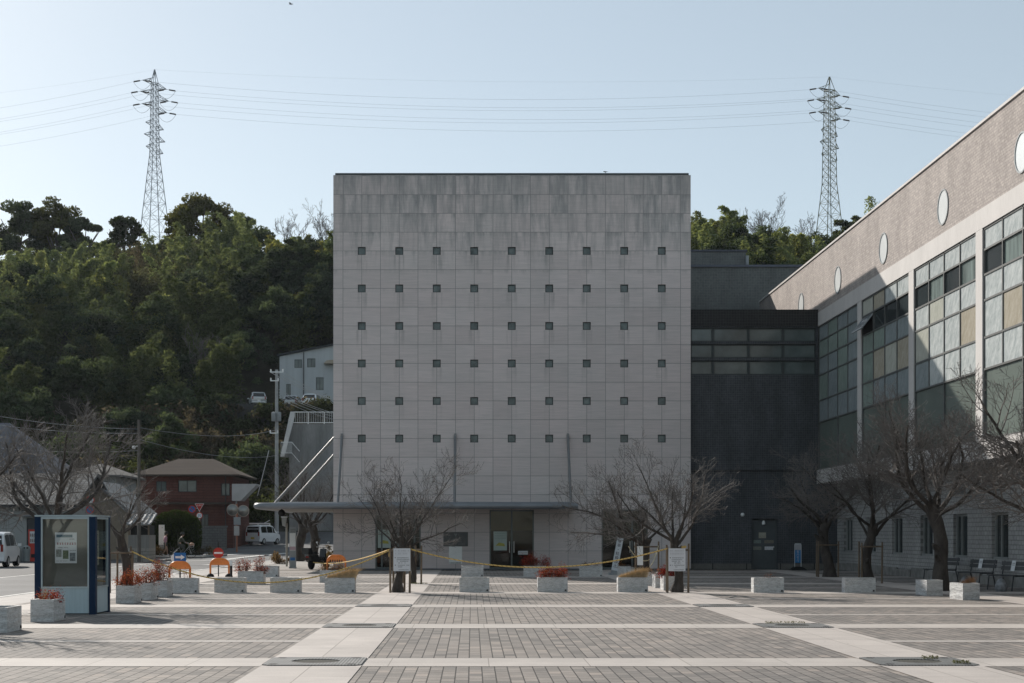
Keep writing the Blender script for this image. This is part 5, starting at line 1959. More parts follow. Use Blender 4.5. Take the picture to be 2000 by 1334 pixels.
# information column and box-topped post
Yi = 71.9
xi = PX(571.5, Yi)
t = thing('information_column', 'slim grey information column with a white face and small pictures low down', 'sign', (xi, Yi, 0))
mb = MB()
mb.box(xi - 0.15, xi + 0.15, Yi, Yi + 0.12, 0.06, 1.9)
mb.box(xi - 0.17, xi + 0.17, Yi - 0.02, Yi + 0.14, 0.0, 0.06)
mb.build('body', GREYM, t)
mb = MB()
mb.box(xi - 0.135, xi + 0.135, Yi - 0.008, Yi - 0.001, 0.82, 1.62)
mb.build('face_panel', WHITEP, t)
mb = MB()
mb.box(xi - 0.135, xi + 0.135, Yi - 0.012, Yi - 0.009, 0.84, 1.0)
mb.build('pink_print', mk('pink_print', (0.5, 0.36, 0.4), rough=0.7), t)
mb = MB()
mb.box(xi - 0.11, xi + 0.11, Yi - 0.006, Yi - 0.001, 0.36, 0.50)
mb.build('pictogram', BLUEP, t)
mb = MB()
strokes(mb, xi - 0.1, xi + 0.12, 1.75, 0.05, Yi - 0.003, 81, 0.9)
strokes(mb, xi - 0.1, xi + 0.12, 1.66, 0.04, Yi - 0.003, 82, 0.9)
mb.build('lettering', INK, t)
Yp = 76.0
xp = PX(560, Yp)
t = thing('meter_post', 'thin pale post with a slanted box on top beside the information column', 'post', (xp, Yp, 0))
mb = MB()
mb.tube([(xp, Yp, 0), (xp, Yp, 2.1)], 0.05, 8)
mb.build('post', mk('pale_post', (0.33, 0.31, 0.27), rough=0.6), t)
mb = MB()
mb.prism([(xp - 0.24, 2.38), (xp - 0.20, 1.98), (xp - 0.05, 1.92), (xp + 0.0, 2.38)], Yp - 0.12, Yp + 0.1)
mb.build('box', mk('grey_box', (0.34, 0.34, 0.33), rough=0.6), t)
mb = MB()
mb.box(xp - 0.26, xp + 0.02, Yp - 0.14, Yp + 0.12, 2.382, 2.42)
mb.build('lid', WHITEP, t)

# ------------------------------------------------------------------ benches along the wing
def bench(x, y, rz, lab, notice=True):
    t = thing('bench', lab, 'bench', (0, 0, 0), 'dark benches along the long wing')
    W = 0.75
    mb = MB()
    for k in range(4):
        mb.box(-W, W, -0.2 + k * 0.105, -0.11 + k * 0.105, 0.41, 0.44)
    mb.build('seat', DARKMETAL, t)
    mb = MB()
    for k in range(2):
        mb.obox((0, 0.27 + 0.02 * k, 0.62 + 0.13 * k), (2 * W, 0.025, 0.11), rx=R(-12))
    mb.build('backrest', DARKMETAL, t)
    for sx in (-1, 1):
        mb = MB()
        xx = sx * W * 0.85
        mb.tube([(xx, -0.24, 0), (xx, -0.19, 0.41), (xx, 0.22, 0.41), (xx, 0.31, 0.82)], 0.02, 6)
        mb.tube([(xx, 0.22, 0.41), (xx, 0.32, 0)], 0.02, 6)
        mb.build('leg', DARKMETAL, t)
    t.location = (x, y, 0)
    t.rotation_euler = (0, 0, rz)
    if notice:
        n_ = thing('bench_notice', 'white paper notice taped to the backrest of the ' + notice, 'notice', (0, 0, 0), 'paper notices on the benches')
        mb = MB()
        mb.obox((-0.1, 0.252, 0.69), (0.2, 0.006, 0.3), rx=R(-12))
        mb.build('sheet', PAPER, n_)
        mb = MB()
        for k in range(4):
            mb.obox((-0.1, 0.247 + 0.009 * k - 0.012, 0.61 + 0.05 * k), (0.14, 0.002, 0.014), rx=R(-12))
        mb.build('lettering', INK, n_)
        n_.location = (x, y, 0)
        n_.rotation_euler = (0, 0, rz)


bench(15.3, 51.2, R(-78), 'dark bench half hidden behind the trunk of the leaning tree', 'bench behind the leaning tree')
bench(15.2, 47.3, R(-78), 'dark bench with a taped notice just past the leaning tree', 'bench just past the leaning tree')
bench(15.05, 44.0, R(-78), 'dark bench with a taped notice at the edge, farthest from the corner', 'bench at the edge')
BAGM = mk('translucent_bag_plastic', (0.20, 0.21, 0.225), rough=0.4, spec=0.5, var=0.5, ns=9, bump=0.6, bd=0.02)
for x, y, s_, lab in ((14.75, 49.8, 1.0, 'grey plastic bag on the ground under the bench behind the leaning tree'), (14.55, 46.2, 1.0, 'grey plastic bag beside the middle bench and the dry tuft'), (14.6, 43.2, 1.1, 'grey plastic bag hanging under the bench at the edge')):
    mb = MB()
    prof = [(0.12, 0), (0.15, 0.06), (0.14, 0.18), (0.09, 0.28), (0.03, 0.33), (0.06, 0.38)]
    mb.lathe([(r * s_, h * s_) for r, h in prof], c=(x, y, 0), n=12)
    mb.v = [(v[0] + 0.03 * noise.noise(Vector(v) * 9), v[1] + 0.03 * noise.noise(Vector(v) * 8 + Vector((5, 0, 0))), max(0, v[2])) for v in mb.v]
    tag(mb.build('plastic_bag', BAGM, origin=(x, y, 0), smooth=60), lab, 'bag')

# ------------------------------------------------------------------ the wooded hill
HLEAF = leaf_mat('hill_leaf', 0.45)
HBARK = mk('hill_bark', (0.10, 0.09, 0.08), rough=0.9, var=0.4, ns=2)
DN = np.array([0, 0, -1.0])


def broad_pts(rg, x, y, z, H, W, n, c, leaf=0.26):
    nc = int(14 + W * 4.2)
    u = rg.normal(size=(nc, 3))
    u /= np.linalg.norm(u, axis=1)[:, None]
    u[:, 2] = np.abs(u[:, 2]) * 1.5 - 0.72
    rr = rg.uniform(0.5, 1.0, nc)
    ch = H * 0.36
    cc = np.stack([u[:, 0] * W * rr, u[:, 1] * W * rr, H - ch + u[:, 2] * ch * rr], 1)
    cr = rg.uniform(0.21, 0.36, nc) * W
    idx = rg.integers(0, nc, n)
    g = rg.normal(size=(n, 3))
    g /= np.linalg.norm(g, axis=1)[:, None]
    g *= (rg.random(n) ** 0.35)[:, None]
    g[:, 2] = np.where(g[:, 2] > 0, g[:, 2] * 0.7, g[:, 2] * 0.4)
    C = cc[idx] + g * cr[idx][:, None]
    C[:, 2] = np.maximum(C[:, 2], H * 0.12)
    col = np.array(c)[None] * (1 + 0.32 * rg.uniform(-1, 1, (nc, 1)))[idx] * (1 + 0.3 * rg.uniform(-1, 1, (n, 1)))
    return C + np.array([x, y, z]), rg.uniform(0.6, 1.3, n) * leaf, col


def bamboo_pts(rg, x, y, z, H, W, n, c, leaf=0.28):
    nk = max(4, int(2 + W * 1.6))
    bx, by = rg.normal(0, W * 0.48, nk), rg.normal(0, W * 0.48, nk)
    hh = H * rg.uniform(0.6, 1.0, nk)
    hh[0] = H
    az = rg.uniform(0, 6.28, nk)
    arch_ = rg.uniform(0.06, 0.24, nk) * H
    k = rg.integers(0, nk, n)
    t = 0.22 + 0.78 * rg.random(n) ** 0.85
    off = arch_[k] * np.maximum(0, (t - 0.5) / 0.5) ** 2
    # plumes at nodes along the culm
    node = np.floor(t * 16) / 16
    pa = rg.uniform(0, 6.28, n)
    pr = (1.06 - t) ** 0.75 * 0.24 * H * rg.random(n) ** 1.15 + 0.08
    zz = t * hh[k] - (np.maximum(0, (t - 0.72)) ** 2) * H * 0.75 - pr * 0.55
    C = np.stack([bx[k] + np.cos(az[k]) * off + np.cos(pa) * pr + rg.normal(0, 0.13, n), by[k] + np.sin(az[k]) * off + np.sin(pa) * pr + rg.normal(0, 0.13, n), zz], 1)
    C[:, 2] = np.maximum(C[:, 2], 0.3)
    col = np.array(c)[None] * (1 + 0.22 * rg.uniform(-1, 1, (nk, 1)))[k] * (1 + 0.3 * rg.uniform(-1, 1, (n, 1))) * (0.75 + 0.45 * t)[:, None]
    return C + np.array([x, y, z]), rg.uniform(0.6, 1.25, n) * leaf, col


def scrub_pts(rg, x, y, z, H, W, n, c, leaf=0.22):
    nc = int(10 + W * 4)
    cc = np.stack([rg.normal(0, W * 0.5, nc), rg.normal(0, W * 0.5, nc), rg.uniform(0.15, 1, nc) * H], 1)
    cc[:, 2] *= np.exp(-((cc[:, 0] / W) ** 2 + (cc[:, 1] / W) ** 2) * 0.5)
    k = rg.integers(0, nc, n)
    C = cc[k] + rg.normal(size=(n, 3)) * W * 0.15
    C[:, 2] = np.maximum(C[:, 2], 0.02)
    col = np.array(c)[None] * (1 + 0.35 * rg.uniform(-1, 1, (nc, 1)))[k] * (1 + 0.35 * rg.uniform(-1, 1, (n, 1)))
    return C + np.array([x, y, z]), rg.uniform(0.6, 1.3, n) * leaf, col


GREEN_DK = (0.042, 0.058, 0.043)
GREEN_MD = (0.062, 0.084, 0.052)
BAMB = (0.122, 0.15, 0.078)
BAMY = (0.165, 0.165, 0.052)
BROWN = (0.085, 0.074, 0.062)
KEEP = [(-26, -8, 158, 188)]
rg = np.random.default_rng(4)
parts = []
Yr = 146.0
while Yr < 274:
    X0_, X1_ = PX(-170, Yr), PX(1860, Yr)
    x = X0_ + rg.uniform(0, 4)
    while x < X1_:
        xx, yy = x + rg.uniform(-1.6, 1.6), Yr + rg.uniform(-1.8, 1.8)
        px = 922 + xx * F / yy
        x += rg.uniform(3.6, 5.6)
        if 740 < px < 1260:
            continue
        if any(a < xx < b and c < yy < d for a, b, c, d in KEEP):
            continue
        z = gz(xx, yy) - 0.4
        right = px > 1000
        u = rg.random()
        jig = rg.uniform(0.8, 1.2)
        if right:
            kind = 'b' if u < 0.7 else 'm'
            H = rg.uniform(8, 11.5)
        elif yy < 172:
            kind = 's' if u < 0.62 else ('m' if u < 0.85 else 'd')
            H = rg.uniform(3.0, 6.5) if kind == 's' else rg.uniform(5, 8)
        elif yy < 240:
            kind = 'b' if u < 0.58 else ('m' if u < 0.82 else ('d' if u < 0.92 else 's'))
            H = rg.uniform(8.0, 12.0) if kind != 's' else rg.uniform(5, 8)
            if 210 < px < 470 and yy > 205 and u > 0.45:
                kind = 's'
                H = rg.uniform(7, 9.5)
        else:
            kind = 'd' if u < 0.45 else ('m' if u < 0.7 else ('s' if u < 0.85 else 'b'))
            H = rg.uniform(6.5, 9.5)
        if 500 < px < 660 and yy > 205:
            H *= 0.66
        if yy > 255:
            H *= 0.8
        if kind == 'b':
            c = np.array(BAMB) * jig
            if right:
                c = c * np.array([1.25, 1.2, 1.1])
            elif px > 480 and u < 0.2:
                c = np.array(BAMY)
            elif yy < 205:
                c = c * 0.66  # bamboo low on the slope: hillside shade put into the leaf colour
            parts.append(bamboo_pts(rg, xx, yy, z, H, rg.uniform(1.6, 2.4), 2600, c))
        elif kind == 'm':
            parts.append(broad_pts(rg, xx, yy, z, H, rg.uniform(2.6, 3.8), 2500, np.array(GREEN_MD) * jig))
        elif kind == 'd':
            parts.append(broad_pts(rg, xx, yy, z, H, rg.uniform(2.8, 4.2), 2600, np.array(GREEN_DK) * jig))
        else:
            parts.append(scrub_pts(rg, xx, yy, z, H, rg.uniform(2.4, 3.6), 2000, np.array(BROWN) * jig if u < 0.5 else np.array((0.075, 0.078, 0.052)) * jig))
    Yr += 4.9
# dark trees close behind the white house
for k in range(26):
    xx, yy = rg.uniform(-31, -8), rg.uniform(188.5, 204)
    parts.append(broad_pts(rg, xx, yy, gz(xx, yy) - 0.4, rg.uniform(7, 11), rg.uniform(2.6, 3.6), 2500, np.array(GREEN_DK) * rg.uniform(0.8, 1.3)))
# a few more broad crowns at the far end of the ridge
for k in range(12):
    yy = rg.uniform(232, 258)
    xx = PX(rg.uniform(-140, 60), yy)
    parts.append(broad_pts(rg, xx, yy, gz(xx, yy) - 0.4, rg.uniform(7, 9.5), rg.uniform(3.0, 4.0), 2500, np.array(GREEN_MD) * rg.uniform(0.7, 1.1)))
# undergrowth along the ridge
for k in range(190):
    yy = rg.uniform(222, 278)
    px = rg.uniform(-160, 700) if k % 4 else rg.uniform(1300, 1860)
    if 495 < px < 660:
        continue
    xx = PX(px, yy)
    parts.append(scrub_pts(rg, xx, yy, gz(xx, yy) - 0.3, rg.uniform(3.5, 6.5), rg.uniform(2.6, 3.6), 900, np.array((0.045, 0.046, 0.032)) * rg.uniform(0.7, 1.3), leaf=0.34))
for k in range(80):
    yy = rg.uniform(155.5, 163.6)
    xx = rg.uniform(-26, -10)
    zz = 8.0 + (yy - 159.5) / 4.3 * 7.2 if yy > 159.5 else gz(xx, yy)
    parts.append(scrub_pts(rg, xx, yy, zz - 0.3, rg.uniform(1.6, 3.2) * (1.0 if yy < 161.5 else 0.55), rg.uniform(1.8, 2.8), 1100, np.array((0.036, 0.044, 0.026)) * rg.uniform(0.7, 1.4) if k % 3 else np.array(BROWN) * 0.8, leaf=0.22))
# low bushes at the foot of the hill and beside the utility pole
for k in range(90):
    yy = rg.uniform(139, 163)
    px = rg.uniform(-60, 640)
    xx = PX(px, yy)
    if -17.5 < xx < -9 and yy < 143:
        continue
    parts.append(scrub_pts(rg, xx, yy, gz(xx, yy) - 0.2, rg.uniform(1.5, 4.2), rg.uniform(1.6, 2.8), 650, np.array((0.05, 0.062, 0.03)) * rg.uniform(0.7, 1.4) if k % 3 else np.array(BROWN) * 0.8, leaf=0.2))
C = np.concatenate([p[0] for p in parts])
Sz = np.concatenate([p[1] for p in parts])
Cl = np.concatenate([p[2] for p in parts])
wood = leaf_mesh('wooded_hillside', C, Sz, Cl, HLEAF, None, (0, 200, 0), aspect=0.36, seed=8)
tag(wood, 'dense mixed bamboo and evergreen wood covering the dark hillside', 'wood', kind='stuff')


def hill_tree(kind, px, pytop, Y, W, n, c, lab, seed, name='evergreen_tree', cat='tree', group='evergreen trees along the ridge', leaf=None):
    r_ = np.random.default_rng(seed)
    x = PX(px, Y)
    zt = PZ(pytop, Y)
    z = gz(x, Y) - 0.3
    H = zt - z
    t = thing(name, lab, cat, (x, Y, z), group)
    f = {'d': broad_pts, 'b': bamboo_pts}[kind]
    Cc, s_, cl = f(r_, x, Y, z, H, W, int(n * (2.4 if kind == 'd' else 1.7)), c)
    if kind == 'd':
        cl = cl * np.array([1.35, 1.3, 1.1])
    if kind == 'b':
        cl = cl * np.array([1.35, 1.4, 1.5])  # leaf colour raised so these plumes look sunlit against the wood
    leaf_mesh('crown', Cc, s_ * (leaf or 1.05), cl, HLEAF, t, aspect=0.45, seed=seed)
    mb = MB()
    if kind == 'd':
        mb.tube([(x, Y, z), (x + 0.2, Y, z + H * 0.35), (x - 0.1, Y, z + H * 0.62)], [0.38, 0.3, 0.2], 8)
        for k in range(6):
            a = k * 1.05 + seed
            mb.tube([(x + 0.1, Y, z + H * (0.3 + 0.05 * k)), (x + math.cos(a) * W * 0.4, Y + math.sin(a) * W * 0.4, z + H * 0.62), (x + math.cos(a) * W * 0.75, Y + math.sin(a) * W * 0.7, z + H * 0.74)], [0.17, 0.11, 0.05], 6)
        mb.build('trunk', HBARK, t)
    else:
        for k in range(6):
            a = k * 1.1 + seed
            d = W * 0.3
            mb.tube([(x + math.cos(a) * d, Y + math.sin(a) * d, z), (x + math.cos(a) * d * 1.2, Y + math.sin(a) * d, z + H * 0.55), (x + math.cos(a) * d * 1.9, Y + math.sin(a) * d, z + H * 0.9)], [0.07, 0.055, 0.02], 5)
        mb.build('culm', mk('bamboo_culm', (0.16, 0.18, 0.07), rough=0.5, var=0.2) if 'bamboo_culm' not in bpy.data.materials else bpy.data.materials['bamboo_culm'], t)


for a in [
    ('d', 38, 378, 252, 5.2, 5200, GREEN_DK, 'spreading broad evergreen crown at the far end of the ridge, cut by the edge', 1),
    ('d', 112, 370, 250, 4.6, 4600, (0.05, 0.058, 0.026), 'tall broad evergreen with sky showing between its boughs, second on the ridge from the edge', 2),
    ('d', 163, 398, 248, 3.8, 3600, GREEN_DK, 'round evergreen crown sloping down from the tall one on the ridge', 3),
    ('d', 242, 408, 256, 3.9, 3200, (0.03, 0.042, 0.024), 'low very dark conifer-like crown just beside the foot of the pale grey pylon', 4),
    ('d', 393, 365, 246, 5.6, 6400, (0.062, 0.068, 0.026), 'largest dome-shaped evergreen on the ridge beside the pale grey pylon', 5),
    ('d', 345, 412, 247, 2.6, 1900, (0.05, 0.058, 0.026), 'small evergreen crown tucked between the pylon and the largest dome-shaped tree', 6),
    ('d', 483, 410, 244, 4.4, 4200, GREEN_DK, 'dark evergreen sloping down toward the bare trees, beyond the largest dome-shaped tree', 7),
    ('d', 1658, 402, 262, 3.0, 2000, (0.04, 0.052, 0.03), 'dark evergreen just beside the green pylon, above the brick parapet', 8),
]:
    hill_tree(*a)
BG = 'bright bamboo clumps on the hillside'
for a in [
    ('b', 304, 568, 196, 1.5, 2600, (0.17, 0.185, 0.085), 'single pale feathery bamboo column in the middle of the dark hillside', 21),
    ('b', 108, 488, 214, 2.3, 3200, (0.15, 0.16, 0.07), 'widest pale bamboo clump below the ridge, beneath the tall broad evergreen', 22),
    ('b', 150, 492, 212, 1.8, 2600, (0.14, 0.155, 0.065), 'pale bamboo clump next to the widest one, on its inner side', 23),
    ('b', 192, 500, 211, 1.4, 2000, (0.13, 0.15, 0.06), 'slim pale bamboo tip at the end of the row of three below the ridge', 24),
    ('b', 236, 525, 206, 1.5, 2200, (0.15, 0.15, 0.055), 'yellowish bamboo plume above and before the single pale column', 25),
    ('b', 40, 540, 203, 2.0, 2600, (0.14, 0.15, 0.06), 'bright bamboo clump low on the slope by the edge of the picture', 26),
    ('b', 604, 535, 204, 1.9, 2800, (0.24, 0.215, 0.055), 'yellow-green rounded bamboo right beside the cube, upper one above the white house', 27),
    ('b', 632, 480, 214, 2.0, 2600, (0.20, 0.185, 0.05), 'golden bamboo touching the cube edge below the bare ridge trees', 28),
    ('b', 535, 460, 228, 2.2, 2800, (0.16, 0.165, 0.055), 'olive bamboo at the shoulder of the ridge beneath the pale bare tree', 29),
    ('b', 430, 470, 224, 2.0, 2600, (0.14, 0.14, 0.055), 'greenish bamboo tips below the dark evergreen on the ridge', 30),
    ('b', 445, 615, 190, 1.9, 2200, (0.11, 0.125, 0.06), 'dull drooping bamboo in the deep shade above the white house', 31),
    ('b', 1372, 425, 232, 2.4, 3400, (0.16, 0.165, 0.06), 'light green bamboo beside the top corner of the cube over the tiled block', 32),
    ('b', 1440, 392, 240, 2.8, 3800, (0.10, 0.12, 0.045), 'tallest dark pointed bamboo over the tiled block', 33),
    ('b', 1500, 440, 232, 2.6, 3400, (0.18, 0.175, 0.06), 'tawny bamboo in the middle over the tiled block', 34),
    ('b', 1562, 452, 234, 2.4, 3200, (0.13, 0.14, 0.05), 'olive bamboo before the foot of the green pylon', 35),
    ('b', 1718, 372, 268, 1.6, 1800, (0.13, 0.15, 0.08), 'lone pale feathery bamboo above the brick parapet, farther along', 36),
]:
    hill_tree(*a, name='bamboo_clump', cat='bamboo', group=BG)
RMIN = 0.022
HTW = (0, 1.0, 1.7, 2.4)
for px, top, Y, cr, sd, lab in [(573, 388, 250, 4.0, 201, 'pale bare tree standing tallest on the ridge near the cube'), (640, 392, 248, 4.2, 203, 'bare tree on the ridge half hidden by the cube'),
                                (1500, 378, 256, 4.2, 205, 'bare spreading tree behind the bamboo, before the green pylon'), (1575, 398, 256, 3.8, 207, 'bare reddish tree right beside the green pylon'),
                                (400, 628, 178, 3.6, 209, 'pale bare tree in the deep shade low on the hillside')]:
    x = PX(px, Y)
    z = gz(x, Y) - 0.2
    H = PZ(top, Y) - z
    bare_tree(lab, (x, Y, z), H, cr, H * 0.32, 0.2, sd, nl=6, group='bare trees on the hill', dens=(0, 0.9, 1.5, 2.2), elev=(45, 75), up=0.6)

RMIN = 0.004
# ------------------------------------------------------------------ transmission towers and lines
def tower(px, ptop, Y, rz, lab, mats, flare, arms):
    x = PX(px, Y)
    zt = PZ(ptop, Y)
    zb = gz(x, Y) - 0.5
    t = thing('transmission_tower', lab, 'pylon', (x, Y, zb), 'lattice pylons on the ridge')
    H = zt - zb

    def hw(z):
        d = zt - z
        u0, u1, dk, fl = flare
        if d < 2.6:
            return 0.06 + d / 2.6 * (u0 - 0.06)
        if d < dk:
            return u0 + (d - 2.6) / (dk - 2.6) * (u1 - u0)
        return u1 + (d - dk) * fl
    cr, sr = math.cos(rz), math.sin(rz)

    def P(a, b, z):
        return (x + a * cr - b * sr, Y + a * sr + b * cr, z)
    zs = [zb]
    z = zb
    while z < zt - 2.7:
        z += min(3.6, max(1.15, hw(z) * 1.5))
        zs.append(min(z, zt - 2.6))
    zs.append(zt)
    mb = MB()
    for sa, sb in ((1, 1), (1, -1), (-1, -1), (-1, 1)):
        mb.tube([P(sa * hw(z), sb * hw(z), z) for z in zs], [0.10 - 0.045 * (z - zb) / H for z in zs], 5)
    cs = [(1, 1), (1, -1), (-1, -1), (-1, 1)]
    for z0, z1 in zip(zs, zs[1:]):
        for k in range(4):
            a, b = cs[k], cs[(k + 1) % 4]
            h0, h1 = hw(z0), hw(z1)
            mb.tube([P(a[0] * h0, a[1] * h0, z0), P(b[0] * h1, b[1] * h1, z1)], 0.036, 4)
            mb.tube([P(b[0] * h0, b[1] * h0, z0), P(a[0] * h1, a[1] * h1, z1)], 0.036, 4)
            mb.tube([P(a[0] * h1, a[1] * h1, z1), P(b[0] * h1, b[1] * h1, z1)], 0.036, 4)
    mb.build('lattice', mats[0], t)
    tips = []
    for d, L, sgn, dz in arms:
        z = zt - d
        mb = MB()
        h = hw(z)
        tip = Vector((x + sgn * L * cr, Y + sgn * L * sr, z + 0.25 + dz))
        for s_ in (-1, 1):
            mb.tube([P(sgn * h, s_ * h, z), tip], 0.065, 4)
            mb.tube([P(sgn * h, s_ * h, z + 1.0), tip], 0.055, 4)
            mb.tube([P(sgn * h, s_ * h, z + 1.0), P(sgn * (h + L) / 2, s_ * h * 0.5, z + 0.12)], 0.04, 4)
        a_ = mb.build('cross_arm', mats[0], t)
        tips.append(tip)
    for i, tip in enumerate(tips[:6]):
        for sg_ in (-1, 1):
            mb = MB()
            mb.tube([tip, tip + Vector((sg_ * 1.0, 0, -0.25))], 0.03, 4)
            mb.tube([tip + Vector((sg_ * 0.5, 0, -0.1)), tip + Vector((sg_ * 1.7, 0, -0.3))], 0.14, 7)
            mb.build('insulator', mats[1], t)
        mb = MB()
        q0, q1 = tip + Vector((-1.8, 0, -0.3)), tip + Vector((1.8, 0, -0.3))
        mb.tube([q0.lerp(q1, k / 8) - Vector((0, 0, 1.5 * 4 * (k / 8) * (1 - k / 8))) for k in range(9)], 0.03, 4)
        mb.build('jumper_cable', mats[1], t)
    return x, zt, tips


INS = mk('insulator_brown', (0.10, 0.09, 0.085), rough=0.4, var=0.1)
arms = []
for d, L in ((2.7, 2.5), (4.9, 3.0), (7.2, 2.6)):
    arms += [(d, L, -1, 0), (d + 0.9, L, 1, 0)]
for d, L in ((10.6, 1.9), (12.9, 2.2), (15.2, 1.8)):
    arms += [(d, L, -1, 0), (d + 0.9, L, 1, 0)]
xL, zL, tL = tower(302, 136, 300, R(38), 'pale grey slender lattice pylon on the ridge, with short arms in pairs', [mk('pale_galvanised_steel', (0.30, 0.32, 0.35), rough=0.6, metal=0.2), INS], (0.50, 0.68, 16.0, 0.09), arms)
xR, zR, tR = tower(1620, 150, 300, R(24), 'green-tinged lattice pylon rising behind the long wing', [mk('weathered_green_steel', (0.19, 0.20, 0.15), rough=0.6, metal=0.1), INS], (0.70, 0.98, 20.5, 0.085), arms)
WIRE = mk('dark_wire', (0.24, 0.26, 0.28), rough=0.5, var=0.05)


def wire(name, lab, p0, p1, sag, r, mat=WIRE, group=None, cat='cable', n=28):
    p0, p1 = Vector(p0), Vector(p1)
    mb = MB()
    mb.tube([p0.lerp(p1, k / n) - Vector((0, 0, sag * 4 * (k / n) * (1 - k / n))) for k in range(n + 1)], r, 5)
    tag(mb.build(name, mat, origin=p0, smooth=180), lab, cat, group)


LG = 'high-voltage cables over the cube'
lvl = ['upper', 'middle', 'lower']
for i in range(6):
    pair, side = i // 2, i % 2
    wire('power_cable', '%s %s high-voltage cable strung between the two pylons above the cube' % (lvl[pair], 'back' if side else 'front'), tL[i] + Vector((1.8, 0, -0.3)), tR[i] + Vector((-1.8, 0, -0.3)), 2.6, 0.013, group=LG)
    e = tL[i] + Vector((-1.8, 0, -0.3))
    wire('power_cable', '%s %s high-voltage cable falling from the pale grey pylon to the edge of the picture' % (lvl[pair], 'back' if side else 'front'), e, e + Vector((-75, -40, -21)), 2.5, 0.013, group=LG)
    e = tR[i] + Vector((1.8, 0, -0.3))
    wire('power_cable', '%s %s high-voltage cable leaving the green pylon over the brick parapet' % (lvl[pair], 'back' if side else 'front'), e, e + Vector((150, 15, -4)), 4.0, 0.013, group=LG)
wire('earth_wire', 'thin topmost earth wire between the tips of the two pylons', (xL, 300, zL), (xR, 300, zR), 1.6, 0.007, group=LG)
wire('earth_wire', 'thin topmost earth wire from the pale grey pylon to the edge of the picture', (xL, 300, zL), (xL - 75, 260, zL - 19), 2.0, 0.007, group=LG)
wire('earth_wire', 'thin topmost earth wire from the tip of the green pylon over the brick parapet', (xR, 300, zR), (xR + 150, 315, zR - 3), 2.5, 0.007, group=LG)

# ------------------------------------------------------------------ houses on the far side
def walls_roof(t, x0, x1, y0, y1, z0, zw, zr, wm, rm, roof='hip', ov=0.5, holes=(), ridge=None):
    mb = MB()
    hole_wall(mb, x0, x1, z0, zw, list(holes), 0.12, lambda u, v, d: (u, y0 + d, v))
    mb.quad((x0, y0, z0), (x0, y0, zw), (x0, y1, zw), (x0, y1, z0))
    mb.quad((x1, y0, z0), (x1, y1, z0), (x1, y1, zw), (x1, y0, zw))
    mb.quad((x0, y1, z0), (x0, y1, zw), (x1, y1, zw), (x1, y1, z0))
    if roof == 'gable_y':
        xm = (x0 + x1) / 2
        mb.add([(x0, y0, zw), (x1, y0, zw), (xm, y0, zr - 0.1)], [(0, 1, 2)])
    mb.build('wall', wm, t)
    mb = MB()
    a0, a1, b0, b1 = x0 - ov, x1 + ov, y0 - ov, y1 + ov
    th = 0.14
    if roof == 'hip':
        ins = min((b1 - b0) / 2, (a1 - a0) / 2) * 0.95 if ridge is None else ridge
        ym = (b0 + b1) / 2
        vs = [(a0, b0, zw), (a1, b0, zw), (a1, b1, zw), (a0, b1, zw), (a0 + ins, ym, zr), (a1 - ins, ym, zr), (a0, b0, zw - th), (a1, b0, zw - th), (a1, b1, zw - th), (a0, b1, zw - th)]
        mb.add(vs, [(0, 1, 5, 4), (2, 3, 4, 5), (1, 2, 5), (3, 0, 4), (6, 7, 1, 0), (7, 8, 2, 1), (8, 9, 3, 2), (9, 6, 0, 3), (9, 8, 7, 6)])
    elif roof == 'gable_x':       # ridge along x
        ym = (b0 + b1) / 2
        mb.prism([(b0, zw - th), (b0, zw), (ym, zr), (b1, zw), (b1, zw - th), (ym, zr - th * 1.2)], a0, a1, 'X')
    elif roof == 'gable_y':
        xm = (a0 + a1) / 2
        mb.prism([(a0, zw - th), (a0, zw), (xm, zr), (a1, zw), (a1, zw - th), (xm, zr - th * 1.2)], b0, b1, 'Y')
    elif roof == 'mono':          # rising along +x
        mb.prism([(a0, zw), (a1, zr), (a1, zr + 0.22), (a0, zw + 0.22)], b0, b1, 'Y')
    mb.build('roof', rm, t)


def win(t, x0, x1, z0, z1, y, fm, gm, name='window'):
    mb = MB()
    k = 0.06
    e = 0.003
    mb.box(x0 + e, x1 - e, y + 0.03, y + 0.09, z0 + e, z0 + k)
    mb.box(x0 + e, x1 - e, y + 0.03, y + 0.09, z1 - k, z1 - e)
    mb.box(x0 + e, x0 + k, y + 0.03, y + 0.09, z0 + k, z1 - k)
    mb.box(x1 - k, x1 - e, y + 0.03, y + 0.09, z0 + k, z1 - k)
    mb.box((x0 + x1) / 2 - 0.03, (x0 + x1) / 2 + 0.03, y + 0.035, y + 0.085, z0 + k, z1 - k)
    w = mb.build(name, fm, t)
    mb = MB()
    mb.box(x0 + k, x1 - k, y + 0.06, y + 0.08, z0 + k, z1 - k)
    mb.build('pane', gm, w)


def rect(px0, px1, py0, py1, Y):
    return (PX(px0, Y), PX(px1, Y), PZ(py1, Y), PZ(py0, Y))


